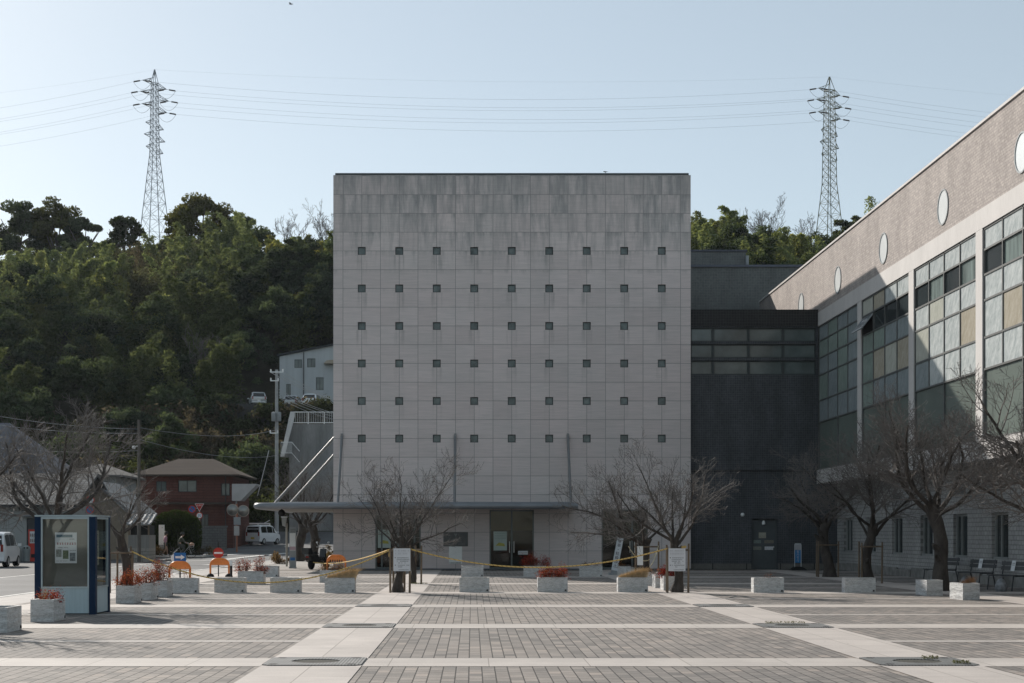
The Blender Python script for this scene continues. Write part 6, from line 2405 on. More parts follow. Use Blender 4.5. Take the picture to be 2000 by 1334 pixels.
REDWALL = brick_mat('red_brown_siding', 'XZ', (0.125, 0.052, 0.042), (0.11, 0.045, 0.037), (0.075, 0.034, 0.028), 1.8, 0.22, ms=0.02, rough=0.8, bump=0.3)
BROWNROOF = mk('warm_grey_roof', (0.075, 0.060, 0.052), rough=0.95, spec=0.04, var=0.15, ns=0.5, stretch=(0.4, 1, 6), fine=0.1)
WHITEWALL = mk('pale_siding', (0.42, 0.45, 0.47), rough=0.7, var=0.08, ns=0.5, stretch=(4, 4, 0.3))
GREYWALL = mk('grey_render', (0.30, 0.32, 0.32), rough=0.8, var=0.12, ns=0.4)
CREAM = mk('cream_render', (0.36, 0.31, 0.25), rough=0.85, var=0.15, ns=0.8)
DKROOF = mk('dark_sheet_roof', (0.045, 0.05, 0.055), rough=0.95, spec=0.04, var=0.2)
LAVROOF = mk('lavender_sheet_roof', (0.15, 0.155, 0.175), rough=0.95, spec=0.04, var=0.15, ns=0.4, stretch=(3, 0.4, 0.4))
GREYROOF = mk('grey_slate_roof', (0.20, 0.21, 0.22), rough=0.95, spec=0.04, var=0.2, ns=0.8)


def tile_roof_mat():
    m, nt, b = newmat('silvery_roof_tiles')
    t = NT(nt)
    s = t.sep(t.obj())
    br = t.n('ShaderNodeTexBrick', i_Vector=t.comb(s[0], s[1], 0.0), offset=0.0)
    br.inputs['Color1'].default_value = (0.16, 0.165, 0.17, 1)
    br.inputs['Color2'].default_value = (0.105, 0.11, 0.115, 1)
    br.inputs['Mortar'].default_value = (0.05, 0.052, 0.055, 1)
    br.inputs['Scale'].default_value = 1.0
    br.inputs['Brick Width'].default_value = 0.3
    br.inputs['Row Height'].default_value = 0.34
    br.inputs['Mortar Size'].default_value = 0.035
    n = t.noise(t.obj(), 0.8, 5)
    t.set(b, 'Base Color', t.mix(1.0, br.outputs[0], t.mix(t.rng(n, 0.3, 0.7), (0.7,) * 3, (1.2,) * 3), 'MULTIPLY'))
    b.inputs['Roughness'].default_value = 0.85
    b.inputs['Specular IOR Level'].default_value = 0.08
    return m


TILES = tile_roof_mat()

t = thing('house', 'two-storey red-brown house with a warm grey hipped roof beyond the hedge', 'house', (PX(375, 125), 125, 0))
Yh = 125
wl = [rect(348, 384, 938, 961, Yh), rect(393, 407, 1004, 1028, Yh), rect(432, 449, 944, 968, Yh), rect(305, 325, 940, 960, Yh)]
walls_roof(t, PX(272, Yh), PX(455, Yh), Yh, Yh + 9, 0.2, PZ(927, Yh), PZ(891, Yh), REDWALL, BROWNROOF, 'hip', 0.6, wl, ridge=2.9)
for a, b, c, d in wl:
    win(t, a, b, c, d, Yh, DARKMETAL, GREYGLASS)
mb = MB()
mb.box(PX(298, Yh), PX(452, Yh), Yh - 0.5, Yh - 0.005, PZ(985, Yh), PZ(981, Yh))
mb.build('eave_board', BROWNROOF, t)
mb = MB()
mb.box(PX(440, Yh), PX(441.2, Yh), Yh - 0.1, Yh - 0.003, 0.3, PZ(930, Yh))
mb.build('downpipe', DARKMETAL, t)
t = thing('block_wall', 'low grey block wall under the red-brown house', 'wall', (PX(420, 121), 121, 0.2))
mb = MB()
mb.box(PX(388, 121), PX(442, 121), 121, 121.25, 0.1, PZ(1030, 121))
mb.box(PX(386, 121), PX(444, 121), 120.95, 121.3, PZ(1030, 121) + 0.002, PZ(1028, 121) + 0.05)
mb.build('blocks', brick_mat('grey_blocks', 'XZ', (0.17, 0.175, 0.175), (0.15, 0.155, 0.155), (0.08, 0.08, 0.08), 0.4, 0.2, ms=0.012, rough=0.9), t)

Yw = 90.5
t = thing('low_house', 'low pale grey house with a silvery tiled roof behind the kiosk', 'house', (PX(60, Yw), Yw, 0))
zt = PZ(986, Yw)
wl = [rect(36, 48, 987.5, 998, Yw)]
wl = [(a, b, c, min(d, zt - 0.05)) for a, b, c, d in wl]
dl = [rect(52, 74, 1012, 1095, Yw)]
walls_roof(t, PX(-90, Yw), PX(132, Yw), Yw, Yw + 9, -0.02, zt, PZ(925, Yw + 5), GREYWALL, TILES, 'gable_x', 0.7, wl + [(a, b, 0.0, d) for a, b, c, d in dl])
for a, b, c, d in wl:
    win(t, a, b, c, d, Yw, DARKMETAL, DARKGLASS)
a, b, c, d = dl[0]
mb = MB()
mb.box(a + 0.01, b - 0.01, Yw + 0.05, Yw + 0.1, 0.0, d - 0.01)
mb.build('door', DARKMETAL, t)
mb = MB()
mb.box(PX(46, Yw), PX(110, Yw), Yw - 0.5, Yw - 0.003, PZ(1009, Yw), PZ(1005, Yw))
mb.build('awning', GREYROOF, t)
mb = MB()
mb.box(PX(-90, Yw), PX(50, Yw), Yw - 0.03, Yw - 0.003, 0, 0.75)
mb.build('dado', mk('darker_dado', (0.18, 0.20, 0.21), rough=0.8, var=0.12), t)

t = thing('gabled_house', 'small cream house with a grey slate roof behind the pair of round road signs', 'house', (PX(180, 97), 97, 0))
wl = [rect(186, 206, 1012, 1040, 97)]
walls_roof(t, PX(120, 97), PX(246, 97), 97, 104, -0.02, PZ(1000, 97), PZ(938, 97), CREAM, GREYROOF, 'gable_y', 0.45, wl)
for q in wl:
    win(t, *q, 97, DARKMETAL, DARKGLASS)

t = thing('big_roofed_house', 'large house with a lavender sheet roof rising behind the low pale house', 'house', (PX(10, 108), 108, 0))
walls_roof(t, PX(-190, 108), PX(82, 108), 108, 118, 0, PZ(930, 108), PZ(826, 113), CREAM, LAVROOF, 'hip', 0.8, (), ridge=4.5)

t = thing('grey_roofed_house', 'plain house with a pale grey roof between the lavender roof and the red-brown house', 'house', (PX(215, 114), 114, 0))
wl = [rect(183, 210, 940, 978, 114)]
walls_roof(t, PX(130, 114), PX(226, 114), 114, 121, 0, PZ(928, 114), PZ(906, 118), GREYWALL, mk('pale_grey_roof', (0.15, 0.145, 0.14), rough=0.95, spec=0.04, var=0.12, ns=0.5), 'hip', 0.6, wl)
for q in wl:
    win(t, *q, 114, DARKMETAL, GREYGLASS)

Yh = 179.2
t = thing('white_house', 'plain white two-storey house with a dark slanting roof high on the hillside beside the cube', 'house', (PX(600, Yh), Yh, 15.2))
wl = [rect(575, 590, 702, 718.5, Yh), rect(600, 616, 700, 717.5, Yh), rect(617, 632, 737, 762, Yh), rect(559, 568, 750, 772, Yh)]
walls_roof(t, PX(546, Yh), PX(700, Yh), Yh, Yh + 8, 14.0, PZ(696, Yh), PZ(665, Yh), WHITEWALL, DKROOF, 'mono', 0.3, wl)
for q in wl:
    win(t, *q, Yh, DARKMETAL, GREYGLASS)
mb = MB()
x0, x1 = PX(546, Yh), PX(700, Yh)
mb.add([(x0, Yh, PZ(696, Yh)), (x1, Yh, PZ(696, Yh)), (x1, Yh, PZ(665, Yh))], [(0, 1, 2)])
mb.build('gable_wall', WHITEWALL, t)
mb = MB()
mb.box(PX(592.5, Yh), PX(594, Yh), Yh - 0.12, Yh - 0.004, 15.2, PZ(688, Yh))
mb.build('downpipe', DARKMETAL, t)
mb = MB()
mb.prism([(PX(634, Yh), PZ(712, Yh)), (PX(660, Yh), PZ(712, Yh)), (PX(660, Yh), PZ(704, Yh)), (PX(640, Yh), PZ(706, Yh))], Yh - 1.2, Yh - 0.005)
mb.build('porch_roof', CREAM, t)

# retaining wall with stair and railing
Yr = 140
zt = PZ(828, Yr)
t = thing('retaining_wall', 'tall stained concrete retaining wall between the utility pole and the cube', 'wall', (PX(610, Yr), Yr, 0))
mb = MB()
mb.box(PX(565, Yr), PX(720, Yr), Yr, Yr + 19, 0, zt)
mb.build('wall', mk('stained_concrete', (0.31, 0.312, 0.31), rough=0.9, c2=(0.16, 0.165, 0.165), ns=0.7, stretch=(1.2, 1.2, 0.18), bump=0.3, fine=0.15), t)
mb = MB()
mb.prism([(PX(548, Yr - 1.2), PZ(893, Yr)), (PX(555, Yr - 1.2), PZ(893, Yr)), (PX(575, Yr - 1.2), PZ(815, Yr)), (PX(575, Yr - 1.2), PZ(806, Yr)), (PX(567, Yr - 1.2), PZ(806, Yr))], Yr - 1.2, Yr - 0.9)
mb.build('stair_parapet', mk('white_parapet_paint', (0.6, 0.6, 0.6), rough=0.7, var=0.1), t)
mb = MB()
for k in range(14):
    f = k / 14
    mb.box(PX(549, Yr) + f * 1.0, PX(565, Yr) - 0.005, Yr - 0.88, Yr + 0.5, PZ(893, Yr) + f * 3.4, PZ(893, Yr) + (f + 1 / 14) * 3.4 - 0.003)
mb.build('stair', CONC, t)
rl = thing('railing', 'white metal railing along the top of the retaining wall', 'railing', (PX(610, Yr), Yr, zt))
mb = MB()
for z in (zt + 1.08, zt + 0.12):
    mb.tube([(PX(570, Yr), Yr + 0.2, z), (PX(720, Yr), Yr + 0.2, z)], 0.04, 6)
mb.build('rail', WHITEP, rl)
x = PX(570, Yr)
k = 0
mb = MB()
while x < PX(720, Yr):
    if k % 9 == 0:
        m2 = MB()
        m2.tube([(x, Yr + 0.2, zt), (x, Yr + 0.2, zt + 1.12)], 0.045, 6)
        m2.build('post', WHITEP, rl)
    else:
        mb.tube([(x, Yr + 0.2, zt + 0.12), (x, Yr + 0.2, zt + 1.08)], 0.016, 4)
    x += 0.16
    k += 1
mb.build('bar', WHITEP, rl)
rl = thing('railing', 'white stair railing below the sloping white parapet beside the utility pole', 'railing', (PX(560, 138), 138, PZ(888, 138)))
mb = MB()
pz = PZ(888, 138)
pts0 = [(PX(549, 138), 138, pz + 1.1), (PX(570, 138), 138, pz + 1.1), (PX(585, 138), 138, pz + 0.3)]
mb.tube(pts0, 0.035, 6)
mb.tube([(a, b, c - 0.95) for a, b, c in pts0], 0.03, 6)
mb.build('rail', WHITEP, rl)
mb = MB()
for k in range(10):
    x = PX(549 + k * 2.3, 138)
    mb.tube([(x, 138, pz + 0.15), (x, 138, pz + 1.1)], 0.016, 4)
mb.build('bar', WHITEP, rl)
# pale slab-roofed carport beside the red-brown house
t = thing('carport', 'pale slab roof of a carport jutting out beside the red-brown house', 'carport', (PX(475, 121), 121, 0.3))
mb = MB()
mb.prism([(PX(453, 121), PZ(978, 121)), (PX(470, 121), PZ(978, 121)), (PX(500, 121), PZ(948, 121)), (PX(500, 121), PZ(945, 121)), (PX(453, 121), PZ(945, 121))], 121, 123)
mb.build('roof_slab', mk('weathered_white_board', (0.42, 0.42, 0.42), rough=0.8, var=0.15, ns=1), t)
mb = MB()
mb.tube([(PX(456, 121), 122.5, 0.3), (PX(456, 121), 122.5, PZ(978, 121))], 0.07, 6)
mb.build('post', GREYM, t)

# shed by the road
Yd = 87.3
t = thing('shed', 'small lean-to shed with a ridged grey roof, grey cladding and a block base', 'shed', (PX(271, Yd), Yd, 0))
x0, x1 = PX(250, Yd), PX(291, Yd)
mb = MB()
mb.box(x0, x1, Yd, Yd + 1.8, 0.0, PZ(1071, Yd))
mb.build('block_base', brick_mat('pale_blocks', 'XZ', (0.36, 0.34, 0.31), (0.30, 0.285, 0.26), (0.15, 0.14, 0.13), 0.4, 0.2, ms=0.012, rough=0.9), t)
mb = MB()
mb.box(x0, x1, Yd + 0.05, Yd + 1.8, PZ(1071, Yd) + 0.003, PZ(1045, Yd))
mb.build('cladding', mk('ribbed_grey_cladding', (0.26, 0.25, 0.235), rough=0.7, c2=(0.19, 0.185, 0.175), ns=5, stretch=(4, 1, 0.1)), t)
mb = MB()
mb.box(x0 + 0.05, x1 - 0.05, Yd + 0.4, Yd + 1.75, PZ(1045, Yd) + 0.003, PZ(1026, Yd))
mb.build('dark_interior', BLACKM, t)
for x in (x0 + 0.04, x1 - 0.04):
    mb = MB()
    mb.box(x - 0.04, x + 0.04, Yd + 0.06, Yd + 0.14, PZ(1045, Yd) + 0.004, PZ(1024, Yd))
    mb.build('post', WOOD, t)
mb = MB()
za, zb = PZ(1023, Yd), PZ(1007, Yd)
xa, xb_ = PX(246, Yd), PX(293, Yd)
mb.add([(xa + 0.1, Yd - 0.3, za), (xb_ + 0.1, Yd - 0.3, za), (xb_ - 0.05, Yd + 2.0, zb + 0.1), (xa, Yd + 2.0, zb + 0.1), (xa + 0.1, Yd - 0.3, za - 0.07), (xb_ + 0.1, Yd - 0.3, za - 0.07), (xb_ - 0.05, Yd + 2.0, zb), (xa, Yd + 2.0, zb)],
       [(0, 1, 2, 3), (4, 7, 6, 5), (0, 4, 5, 1), (1, 5, 6, 2), (2, 6, 7, 3), (3, 7, 4, 0)])
for k in range(6):
    f = k / 5
    p0 = Vector((xa + 0.1 + (xb_ - xa) * f, Yd - 0.3, za + 0.02))
    p1 = Vector((xa + (xb_ - xa - 0.05) * f, Yd + 2.0, zb + 0.13))
    mb.tube([p0, p1], 0.045, 6)
mb.build('roof', mk('ridged_grey_roof', (0.24, 0.25, 0.26), rough=0.5, var=0.1), t)

# hedge
hedge = thing('hedge', 'tall clipped dark green hedge with a bulging rounded top', 'hedge', (PX(340, 108.5), 108.5, 0.1))
rgn = np.random.default_rng(9)
Cs, Ns = [], []
hx0, hx1 = PX(293, 108.5), PX(389, 108.5)
for cx, rx, top in [(hx0 + 0.55, 0.75, 2.65), (hx0 + 1.15, 0.8, 2.95), (hx0 + 1.75, 0.8, 3.1), (hx0 + 2.3, 0.75, 3.0), (hx0 + 2.85, 0.65, 2.7)]:
    n = 5200
    u = rgn.normal(size=(n, 3))
    u /= np.linalg.norm(u, axis=1)[:, None]
    u = np.sign(u) * np.abs(u) ** 0.8
    C = np.stack([cx + u[:, 0] * rx, 108.6 + u[:, 1] * 1.0, 0.1 + top * 0.5 + u[:, 2] * top * 0.5], 1)
    C += rgn.normal(size=(n, 3)) * 0.035
    Cs.append(C)
C = np.concatenate(Cs)
cl = np.array([[0.034, 0.05, 0.016]]) * (1 + 0.4 * rgn.uniform(-1, 1, (len(C), 1))) * (0.8 + 0.25 * (C[:, 2:3] / 3))
C[:, 2] = np.maximum(C[:, 2], 0.13)
leaf_mesh('foliage', C, rgn.uniform(0.04, 0.08, len(C)), cl, GREEN, hedge, aspect=0.4, seed=12)
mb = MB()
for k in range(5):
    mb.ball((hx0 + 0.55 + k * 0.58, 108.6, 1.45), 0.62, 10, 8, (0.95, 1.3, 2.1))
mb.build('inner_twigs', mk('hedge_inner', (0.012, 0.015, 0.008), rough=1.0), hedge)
# small trees and bushes
for px, Y, w, h, c, sd, lab in [(545, 83, 0.55, 0.75, (0.19, 0.13, 0.08), 51, 'low brown clipped bush before the information column'), (640, 78, 0.5, 0.9, (0.15, 0.11, 0.06), 52, 'brown twiggy bush behind the motor scooter'),
                                (300, 104.5, 0.9, 0.5, (0.10, 0.07, 0.045), 53, 'low reddish brown bush at the foot of the hedge'), (395, 108, 0.7, 0.55, (0.06, 0.05, 0.03), 54, 'low dark bush at the road end of the hedge')]:
    r_ = np.random.default_rng(sd)
    x = PX(px, Y)
    z = 0.12 if Y > 101 else 0.0
    Cc, s_, cc_ = scrub_pts(r_, x, Y, z, h, w, 1200, c, leaf=0.055)
    Cc[:, 2] = np.maximum(Cc[:, 2], z + 0.01)
    t = thing('bush', lab, 'bush', (x, Y, z))
    leaf_mesh('foliage', Cc, s_, cc_, LEAF, t, aspect=0.4, seed=sd)
    mb = MB()
    for k in range(8):
        a = k * 0.8
        mb.tube([(x, Y, z), (x + math.cos(a) * w * 0.5, Y + math.sin(a) * w * 0.4, z + h * 0.6)], [0.015, 0.006], 4)
    mb.build('stem', STEM, t)

# ------------------------------------------------------------------ utility poles and wires
Yu = 138.6
xu = PX(540.5, Yu)
zu = PZ(722, Yu)
t = thing('utility_pole', 'tall pale concrete utility pole with crossarms and a transformer, beside the retaining wall', 'utility pole', (xu, Yu, 0))
mb = MB()
mb.tube([(xu, Yu, 0), (xu, Yu, zu)], [0.20, 0.13], 12)
mb.build('pole', mk('pale_pole_concrete', (0.33, 0.34, 0.345), rough=0.8, var=0.12), t, smooth=60)
for py, w0, w1 in ((727, -0.55, 0.62), (744, -0.55, 0.2), (846, -0.6, 0.15)):
    z = PZ(py, Yu)
    mb = MB()
    mb.box(xu + w0, xu + w1, Yu - 0.2, Yu - 0.12, z - 0.04, z + 0.04)
    c_ = mb.build('crossarm', STEEL, t)
    for x in (xu + w0 + 0.05, xu + w1 - 0.05):
        mb = MB()
        mb.lathe([(0.05, 0.04), (0.075, 0.1), (0.05, 0.16), (0.07, 0.21), (0.02, 0.26)], c=(x, Yu - 0.16, z), n=8)
        mb.build('insulator', WHITEP, c_)
mb = MB()
z = PZ(823, Yu)
for dx in (-0.22, 0.22):
    mb.lathe([(0.19, 0), (0.21, 0.04), (0.21, 0.72), (0.19, 0.78), (0.08, 0.82)], c=(xu + dx, Yu - 0.3, z), n=12)
mb.build('transformer', mk('transformer_grey', (0.26, 0.28, 0.29), rough=0.5), t, smooth=50)
UG = 'street wires around the utility pole'
SW = mk('sunlit_cable_sheath', (0.42, 0.42, 0.42), rough=0.35, var=0.05)
for k, (px, py, qy, lab) in enumerate([(527, 726, 782, 'outermost bright wire from the top crossarm toward the cube'), (542, 728, 781, 'middle bright wire from the top crossarm toward the cube'), (557, 729, 777, 'innermost bright wire from the top crossarm toward the cube'),
                                       (545, 761, 806, 'uppermost bright cable of the lower bundle running from the pole to the cube'), (545, 766, 808, 'second bright cable of the lower bundle running from the pole to the cube'), (545, 772, 812, 'third bright cable of the lower bundle running from the pole to the cube'), (545, 777, 818, 'lowest bright cable of the lower bundle running from the pole to the cube')]):
    wire('street_wire', lab, (PX(px, Yu), Yu - 0.16, PZ(py, Yu)), (PX(665, Yu), Yu - 0.16 + 0.1 * k, PZ(qy + 3, Yu)), 0.28, 0.028 if k < 3 else 0.02, SW, UG, 'wire', 14)
Y2 = 86
x2 = PX(271.5, Y2)
z2 = PZ(820, Y2)
t = thing('utility_pole', 'slim dark utility pole with a small white lamp, behind the small staked tree', 'utility pole', (x2, Y2, 0))
mb = MB()
mb.tube([(x2, Y2, 0), (x2, Y2, z2)], [0.11, 0.075], 8)
mb.build('pole', mk('dark_wood_pole', (0.12, 0.11, 0.10), rough=0.9, var=0.2), t, smooth=60)
mb = MB()
mb.tube([(x2, Y2, PZ(871, Y2)), (x2 - 0.22, Y2 - 0.1, PZ(872, Y2))], 0.02, 5)
mb.ball((x2 - 0.26, Y2 - 0.1, PZ(874, Y2)), 0.1, 8, 6)
mb.build('lamp', WHITEP, t)
for k, (py, qy, lab) in enumerate([(838, 800, 'thin dark wire from the slim pole, highest of three toward the edge'), (846, 822, 'thin dark wire from the slim pole, middle of three toward the edge'), (880, 872, 'thin dark wire from the slim pole, lowest of three toward the edge')]):
    wire('street_wire', lab, (x2, Y2, PZ(py, Y2)), (PX(-140, 92), 92, PZ(qy - 16, 92)), 0.35, 0.012, WIRE, UG, 'wire', 14)
for k, (py, qy, lab) in enumerate([(835, 800, 'dark wire strung from the slim pole to the concrete pole, upper one'), (858, 850, 'dark wire strung from the slim pole to the concrete pole, lower one')]):
    wire('street_wire', lab, (x2, Y2, PZ(py, Y2)), (xu, Yu - 0.2, PZ(qy + 40, Yu)), 0.5, 0.014, WIRE, UG, 'wire', 14)
wire('guy_wire', 'pale guy wire slanting down before the dark bushes beside the concrete pole', (PX(525, 110), 110, PZ(880, 110)), (PX(503, 109), 109, PZ(968, 109)), 0.02, 0.03, SW, UG, 'wire', 6)

# ------------------------------------------------------------------ road signs, mirrors, gate
def disc_sign(t, x, y, z, r, kind):
    mb = MB()
    mb.lathe([(r, y - 0.02), (r, y)], c=(x, 0, z), n=24, axis='Y')
    d = mb.build('sign_disc', REDP, t)
    mb = MB()
    mb.lathe([(r * 0.76, y - 0.026), (r * 0.76, y - 0.021)], c=(x, 0, z), n=24, axis='Y')
    mb.build('face', BLUEP if kind == 'stop' else WHITEP, d)
    mb = MB()
    if kind == 'stop':
        a = R(-45)
        u, v = Vector((math.cos(a), 0, math.sin(a))), Vector((-math.sin(a), 0, math.cos(a)))
        c = Vector((x, y - 0.03, z))
        mb.quad(*[c + u * (sx * r * 0.78) + v * (sz * r * 0.11) for sx, sz in ((-1, -1), (1, -1), (1, 1), (-1, 1))])
        mb.build('slash', REDP, d)
    else:
        mb.text('30', (x, y - 0.03, z), (1, 0, 0), (0, 0, 1), r * 1.05)
        mb.build('number', BLUEP, d)


Ya = 88
xa = PX(176.5, Ya)
t = thing('road_sign_post', 'pair of round road signs, white over blue, standing above the kiosk', 'road sign', (xa, Ya, 0))
mb = MB()
mb.tube([(xa, Ya + 0.05, 0), (xa, Ya + 0.05, PZ(966, Ya))], 0.035, 8)
mb.build('post', GREYM, t)
disc_sign(t, xa, Ya, PZ(976.5, Ya), 0.235, 'num')
disc_sign(t, xa - 0.02, Ya, PZ(995.5, Ya), 0.235, 'stop')
Yb_ = 112.5
xb_ = PX(389.5, Yb_)
t = thing('road_sign_post', 'post with a red triangular stop sign and two round signs by the hedge end', 'road sign', (xb_, Yb_, 0.1))
mb = MB()
mb.tube([(xb_, Yb_ + 0.05, 0.0), (xb_, Yb_ + 0.05, PZ(984, Yb_))], 0.04, 8)
mb.tube([(xb_, Yb_ + 0.03, PZ(993, Yb_)), (PX(375, Yb_), Yb_ + 0.03, PZ(993, Yb_))], 0.025, 6)
mb.build('post', GREYM, t)
disc_sign(t, PX(375, Yb_), Yb_, PZ(994.5, Yb_), 0.28, 'stop')
disc_sign(t, xb_, Yb_ - 0.01, PZ(1007, Yb_), 0.25, 'num')
mb = MB()
z1_, z0_ = PZ(983.5, Yb_), PZ(999, Yb_)
mb.prism([(xb_ - 0.33, z1_), (xb_ + 0.33, z1_), (xb_, z0_)], Yb_ - 0.03, Yb_ - 0.005)
tr = mb.build('triangle', WHITEP, t)
mb = MB()
mb.prism([(xb_ - 0.29, z1_ - 0.025), (xb_ + 0.29, z1_ - 0.025), (xb_, z0_ + 0.045)], Yb_ - 0.036, Yb_ - 0.031)
mb.build('red_face', REDP, tr)
mb = MB()
mb.text('止まれ', (xb_, Yb_ - 0.038, z1_ - 0.14), (1, 0, 0), (0, 0, 1), 0.13)
mb.build('lettering', WHITEP, tr)

Ym = 118
xm_ = PX(462.5, Ym)
t = thing('traffic_mirror', 'twin round convex traffic mirrors on an orange post', 'traffic mirror', (xm_, Ym, 0.1))
mb = MB()
mb.tube([(xm_, Ym, 0.1), (xm_, Ym, PZ(984, Ym))], 0.06, 8)
mb.build('post', mk('faded_orange_paint', (0.33, 0.13, 0.075), rough=0.6, var=0.15), t, smooth=60)
for px, py in ((454.5, 996), (475.5, 998)):
    mb = MB()
    x, z = PX(px, Ym), PZ(py, Ym)
    mb.lathe([(0.43, Ym - 0.02), (0.45, Ym - 0.06), (0.40, Ym - 0.08)], c=(x, 0, z), n=24, axis='Y')
    q = mb.build('mirror_rim', mk('faded_mirror_rim', (0.36, 0.30, 0.25), rough=0.6) if 'faded_mirror_rim' not in bpy.data.materials else bpy.data.materials['faded_mirror_rim'], t, smooth=40)
    mb = MB()
    mb.lathe([(0.40, Ym - 0.082), (0.33, Ym - 0.12), (0.2, Ym - 0.155), (0.01, Ym - 0.17)], c=(x, 0, z), n=24, axis='Y')
    mb.build('mirror_glass', mk('mirror_glass', (0.22, 0.22, 0.21), rough=0.3, metal=1.0, var=0.03) if 'mirror_glass' not in bpy.data.materials else bpy.data.materials['mirror_glass'], q, smooth=60)
mb = MB()
mb.box(xm_ - 0.22, xm_ + 0.3, Ym - 0.1, Ym - 0.07, PZ(1025, Ym), PZ(1010, Ym))
mb.build('plate', GREYM, t)
mb = MB()
mb.box(xm_ - 0.2, xm_ + 0.2, Ym - 0.1, Ym - 0.07, PZ(1046, Ym), PZ(1027, Ym))
mb.build('plate', mk('dull_white_plate', (0.42, 0.41, 0.40), rough=0.7), t)

Yc = 105.8
xc_ = PX(315.5, Yc)
t = thing('sign_panel', 'tall narrow white signboard standing before the hedge', 'signboard', (xc_, Yc, 0.12))
mb = MB()
mb.box(xc_ - 0.19, xc_ + 0.19, Yc, Yc + 0.06, PZ(1064, Yc), PZ(1025, Yc))
mb.build('panel', WHITEP, t)
mb = MB()
strokes(mb, xc_ + 0.0, xc_ + 0.14, PZ(1031, Yc), 0.06, Yc - 0.004, 91, 1.0)
mb.build('lettering', INK, t)
mb = MB()
mb.box(xc_ - 0.16, xc_ + 0.16, Yc + 0.01, Yc + 0.05, 0.12, PZ(1064, Yc) - 0.002)
mb.build('foot', GREYM, t)

Yg = 136.0
t = thing('gate', 'pale mesh gate in a white frame left of the white car', 'gate', (PX(500, Yg), Yg, gz(0, Yg)))
g0 = gz(0, Yg)
x0, x1 = PX(481, Yg), PX(527, Yg)
mb = MB()
for x in (x0, (x0 + x1) / 2, x1):
    mb.tube([(x, Yg, g0), (x, Yg, PZ(1022, Yg))], 0.05, 6)
mb.tube([(x0, Yg, PZ(1022.5, Yg)), (x1, Yg, PZ(1022.5, Yg))], 0.045, 6)
mb.tube([(x0, Yg, PZ(1044.5, Yg)), (x1, Yg, PZ(1044.5, Yg))], 0.035, 6)
mb.tube([(PX(515, Yg), Yg + 0.02, PZ(1022.5, Yg)), (PX(527, Yg), Yg + 0.02, PZ(1016, Yg))], 0.03, 6)
mb.build('frame', WHITEP, t)
mb = MB()
mb.quad((x0 + 0.05, Yg + 0.02, PZ(1044, Yg)), (x1, Yg + 0.02, PZ(1044, Yg)), (x1, Yg + 0.02, PZ(1023, Yg)), (x0 + 0.05, Yg + 0.02, PZ(1023, Yg)))
mb.build('mesh_panel', mk('grey_mesh_sheet', (0.20, 0.225, 0.23), rough=0.6, var=0.1), t)

# vending machine and bins
Yv = 87.6
xv0, xv1 = PX(55.5, Yv), PX(90, Yv)
t = thing('vending_machine', 'red drinks vending machine against the low pale house', 'vending machine', ((xv0 + xv1) / 2, Yv, 0))
mb = MB()
mb.box(xv0, xv1, Yv, Yv + 0.7, 0.04, 1.83)
mb.build('body', REDP, t)
mb = MB()
mb.box(xv0 + 0.08, xv1 - 0.1, Yv - 0.02, Yv - 0.002, 1.05, 1.72)
w = mb.build('display_window', mk('display_white', (0.5, 0.53, 0.55), rough=0.3), t)
mb = MB()
for r_ in range(2):
    for k in range(7):
        x = xv0 + 0.14 + k * 0.11
        mb.lathe([(0.032, 1.12 + r_ * 0.3), (0.032, 1.27 + r_ * 0.3), (0.02, 1.3 + r_ * 0.3)], c=(x, Yv - 0.05, 0), n=8)
mb.build('sample_bottles', mk('mixed_bottles', (0.12, 0.08, 0.07), rough=0.4, c2=(0.35, 0.3, 0.28), ns=9), w)
mb = MB()
mb.box(xv0 + 0.15, xv1 - 0.3, Yv - 0.012, Yv - 0.002, 0.25, 0.45)
mb.build('dispensing_flap', BLACKM, t)
BIN = mk('grey_bin_plastic', (0.25, 0.28, 0.285), rough=0.55, var=0.08)
bn = thing('recycling_bin', 'x', 'bin')
mb = MB()
mb.lathe([(0.19, 0), (0.2, 0.02), (0.225, 0.62), (0.24, 0.64), (0.24, 0.68)], n=16)
mb.build('body', BIN, bn, smooth=40)
mb = MB()
mb.lathe([(0.245, 0.682), (0.245, 0.72), (0.2, 0.83), (0.1, 0.885), (0.01, 0.89)], n=16)
ld = mb.build('lid', BIN, bn, smooth=50)
for sx in (-0.085, 0.085):
    mb = MB()
    mb.lathe([(0.055, -0.246), (0.055, -0.2)], c=(sx, 0, 0.755), n=10, axis='Y')
    mb.build('opening', BLACKM, ld)
place(bn, (PX(33, 87.3), 87.5, 0), 0.1, 'grey domed recycling bin, the lower-looking one nearer the parked van', 'bin', 'recycling bins by the vending machine')
place(bn, (PX(49.5, 87.3), 87.7, 0.04), -0.1, 'grey domed recycling bin touching the red vending machine', 'bin', 'recycling bins by the vending machine')

# ------------------------------------------------------------------ vehicles
CARW = mk('white_car_paint', (0.70, 0.72, 0.74), rough=0.22, spec=0.5, var=0.02)
CARS = mk('silver_car_paint', (0.42, 0.44, 0.46), rough=0.28, metal=0.5, var=0.03)
CGL = mk('car_glass', (0.012, 0.015, 0.017), rough=0.06, spec=0.6, var=0.1)
TAIL = mk('tail_lamp_red', (0.22, 0.02, 0.015), rough=0.2, var=0.1)
PLATE = mk('yellow_plate', (0.55, 0.40, 0.06), rough=0.5, var=0.1)


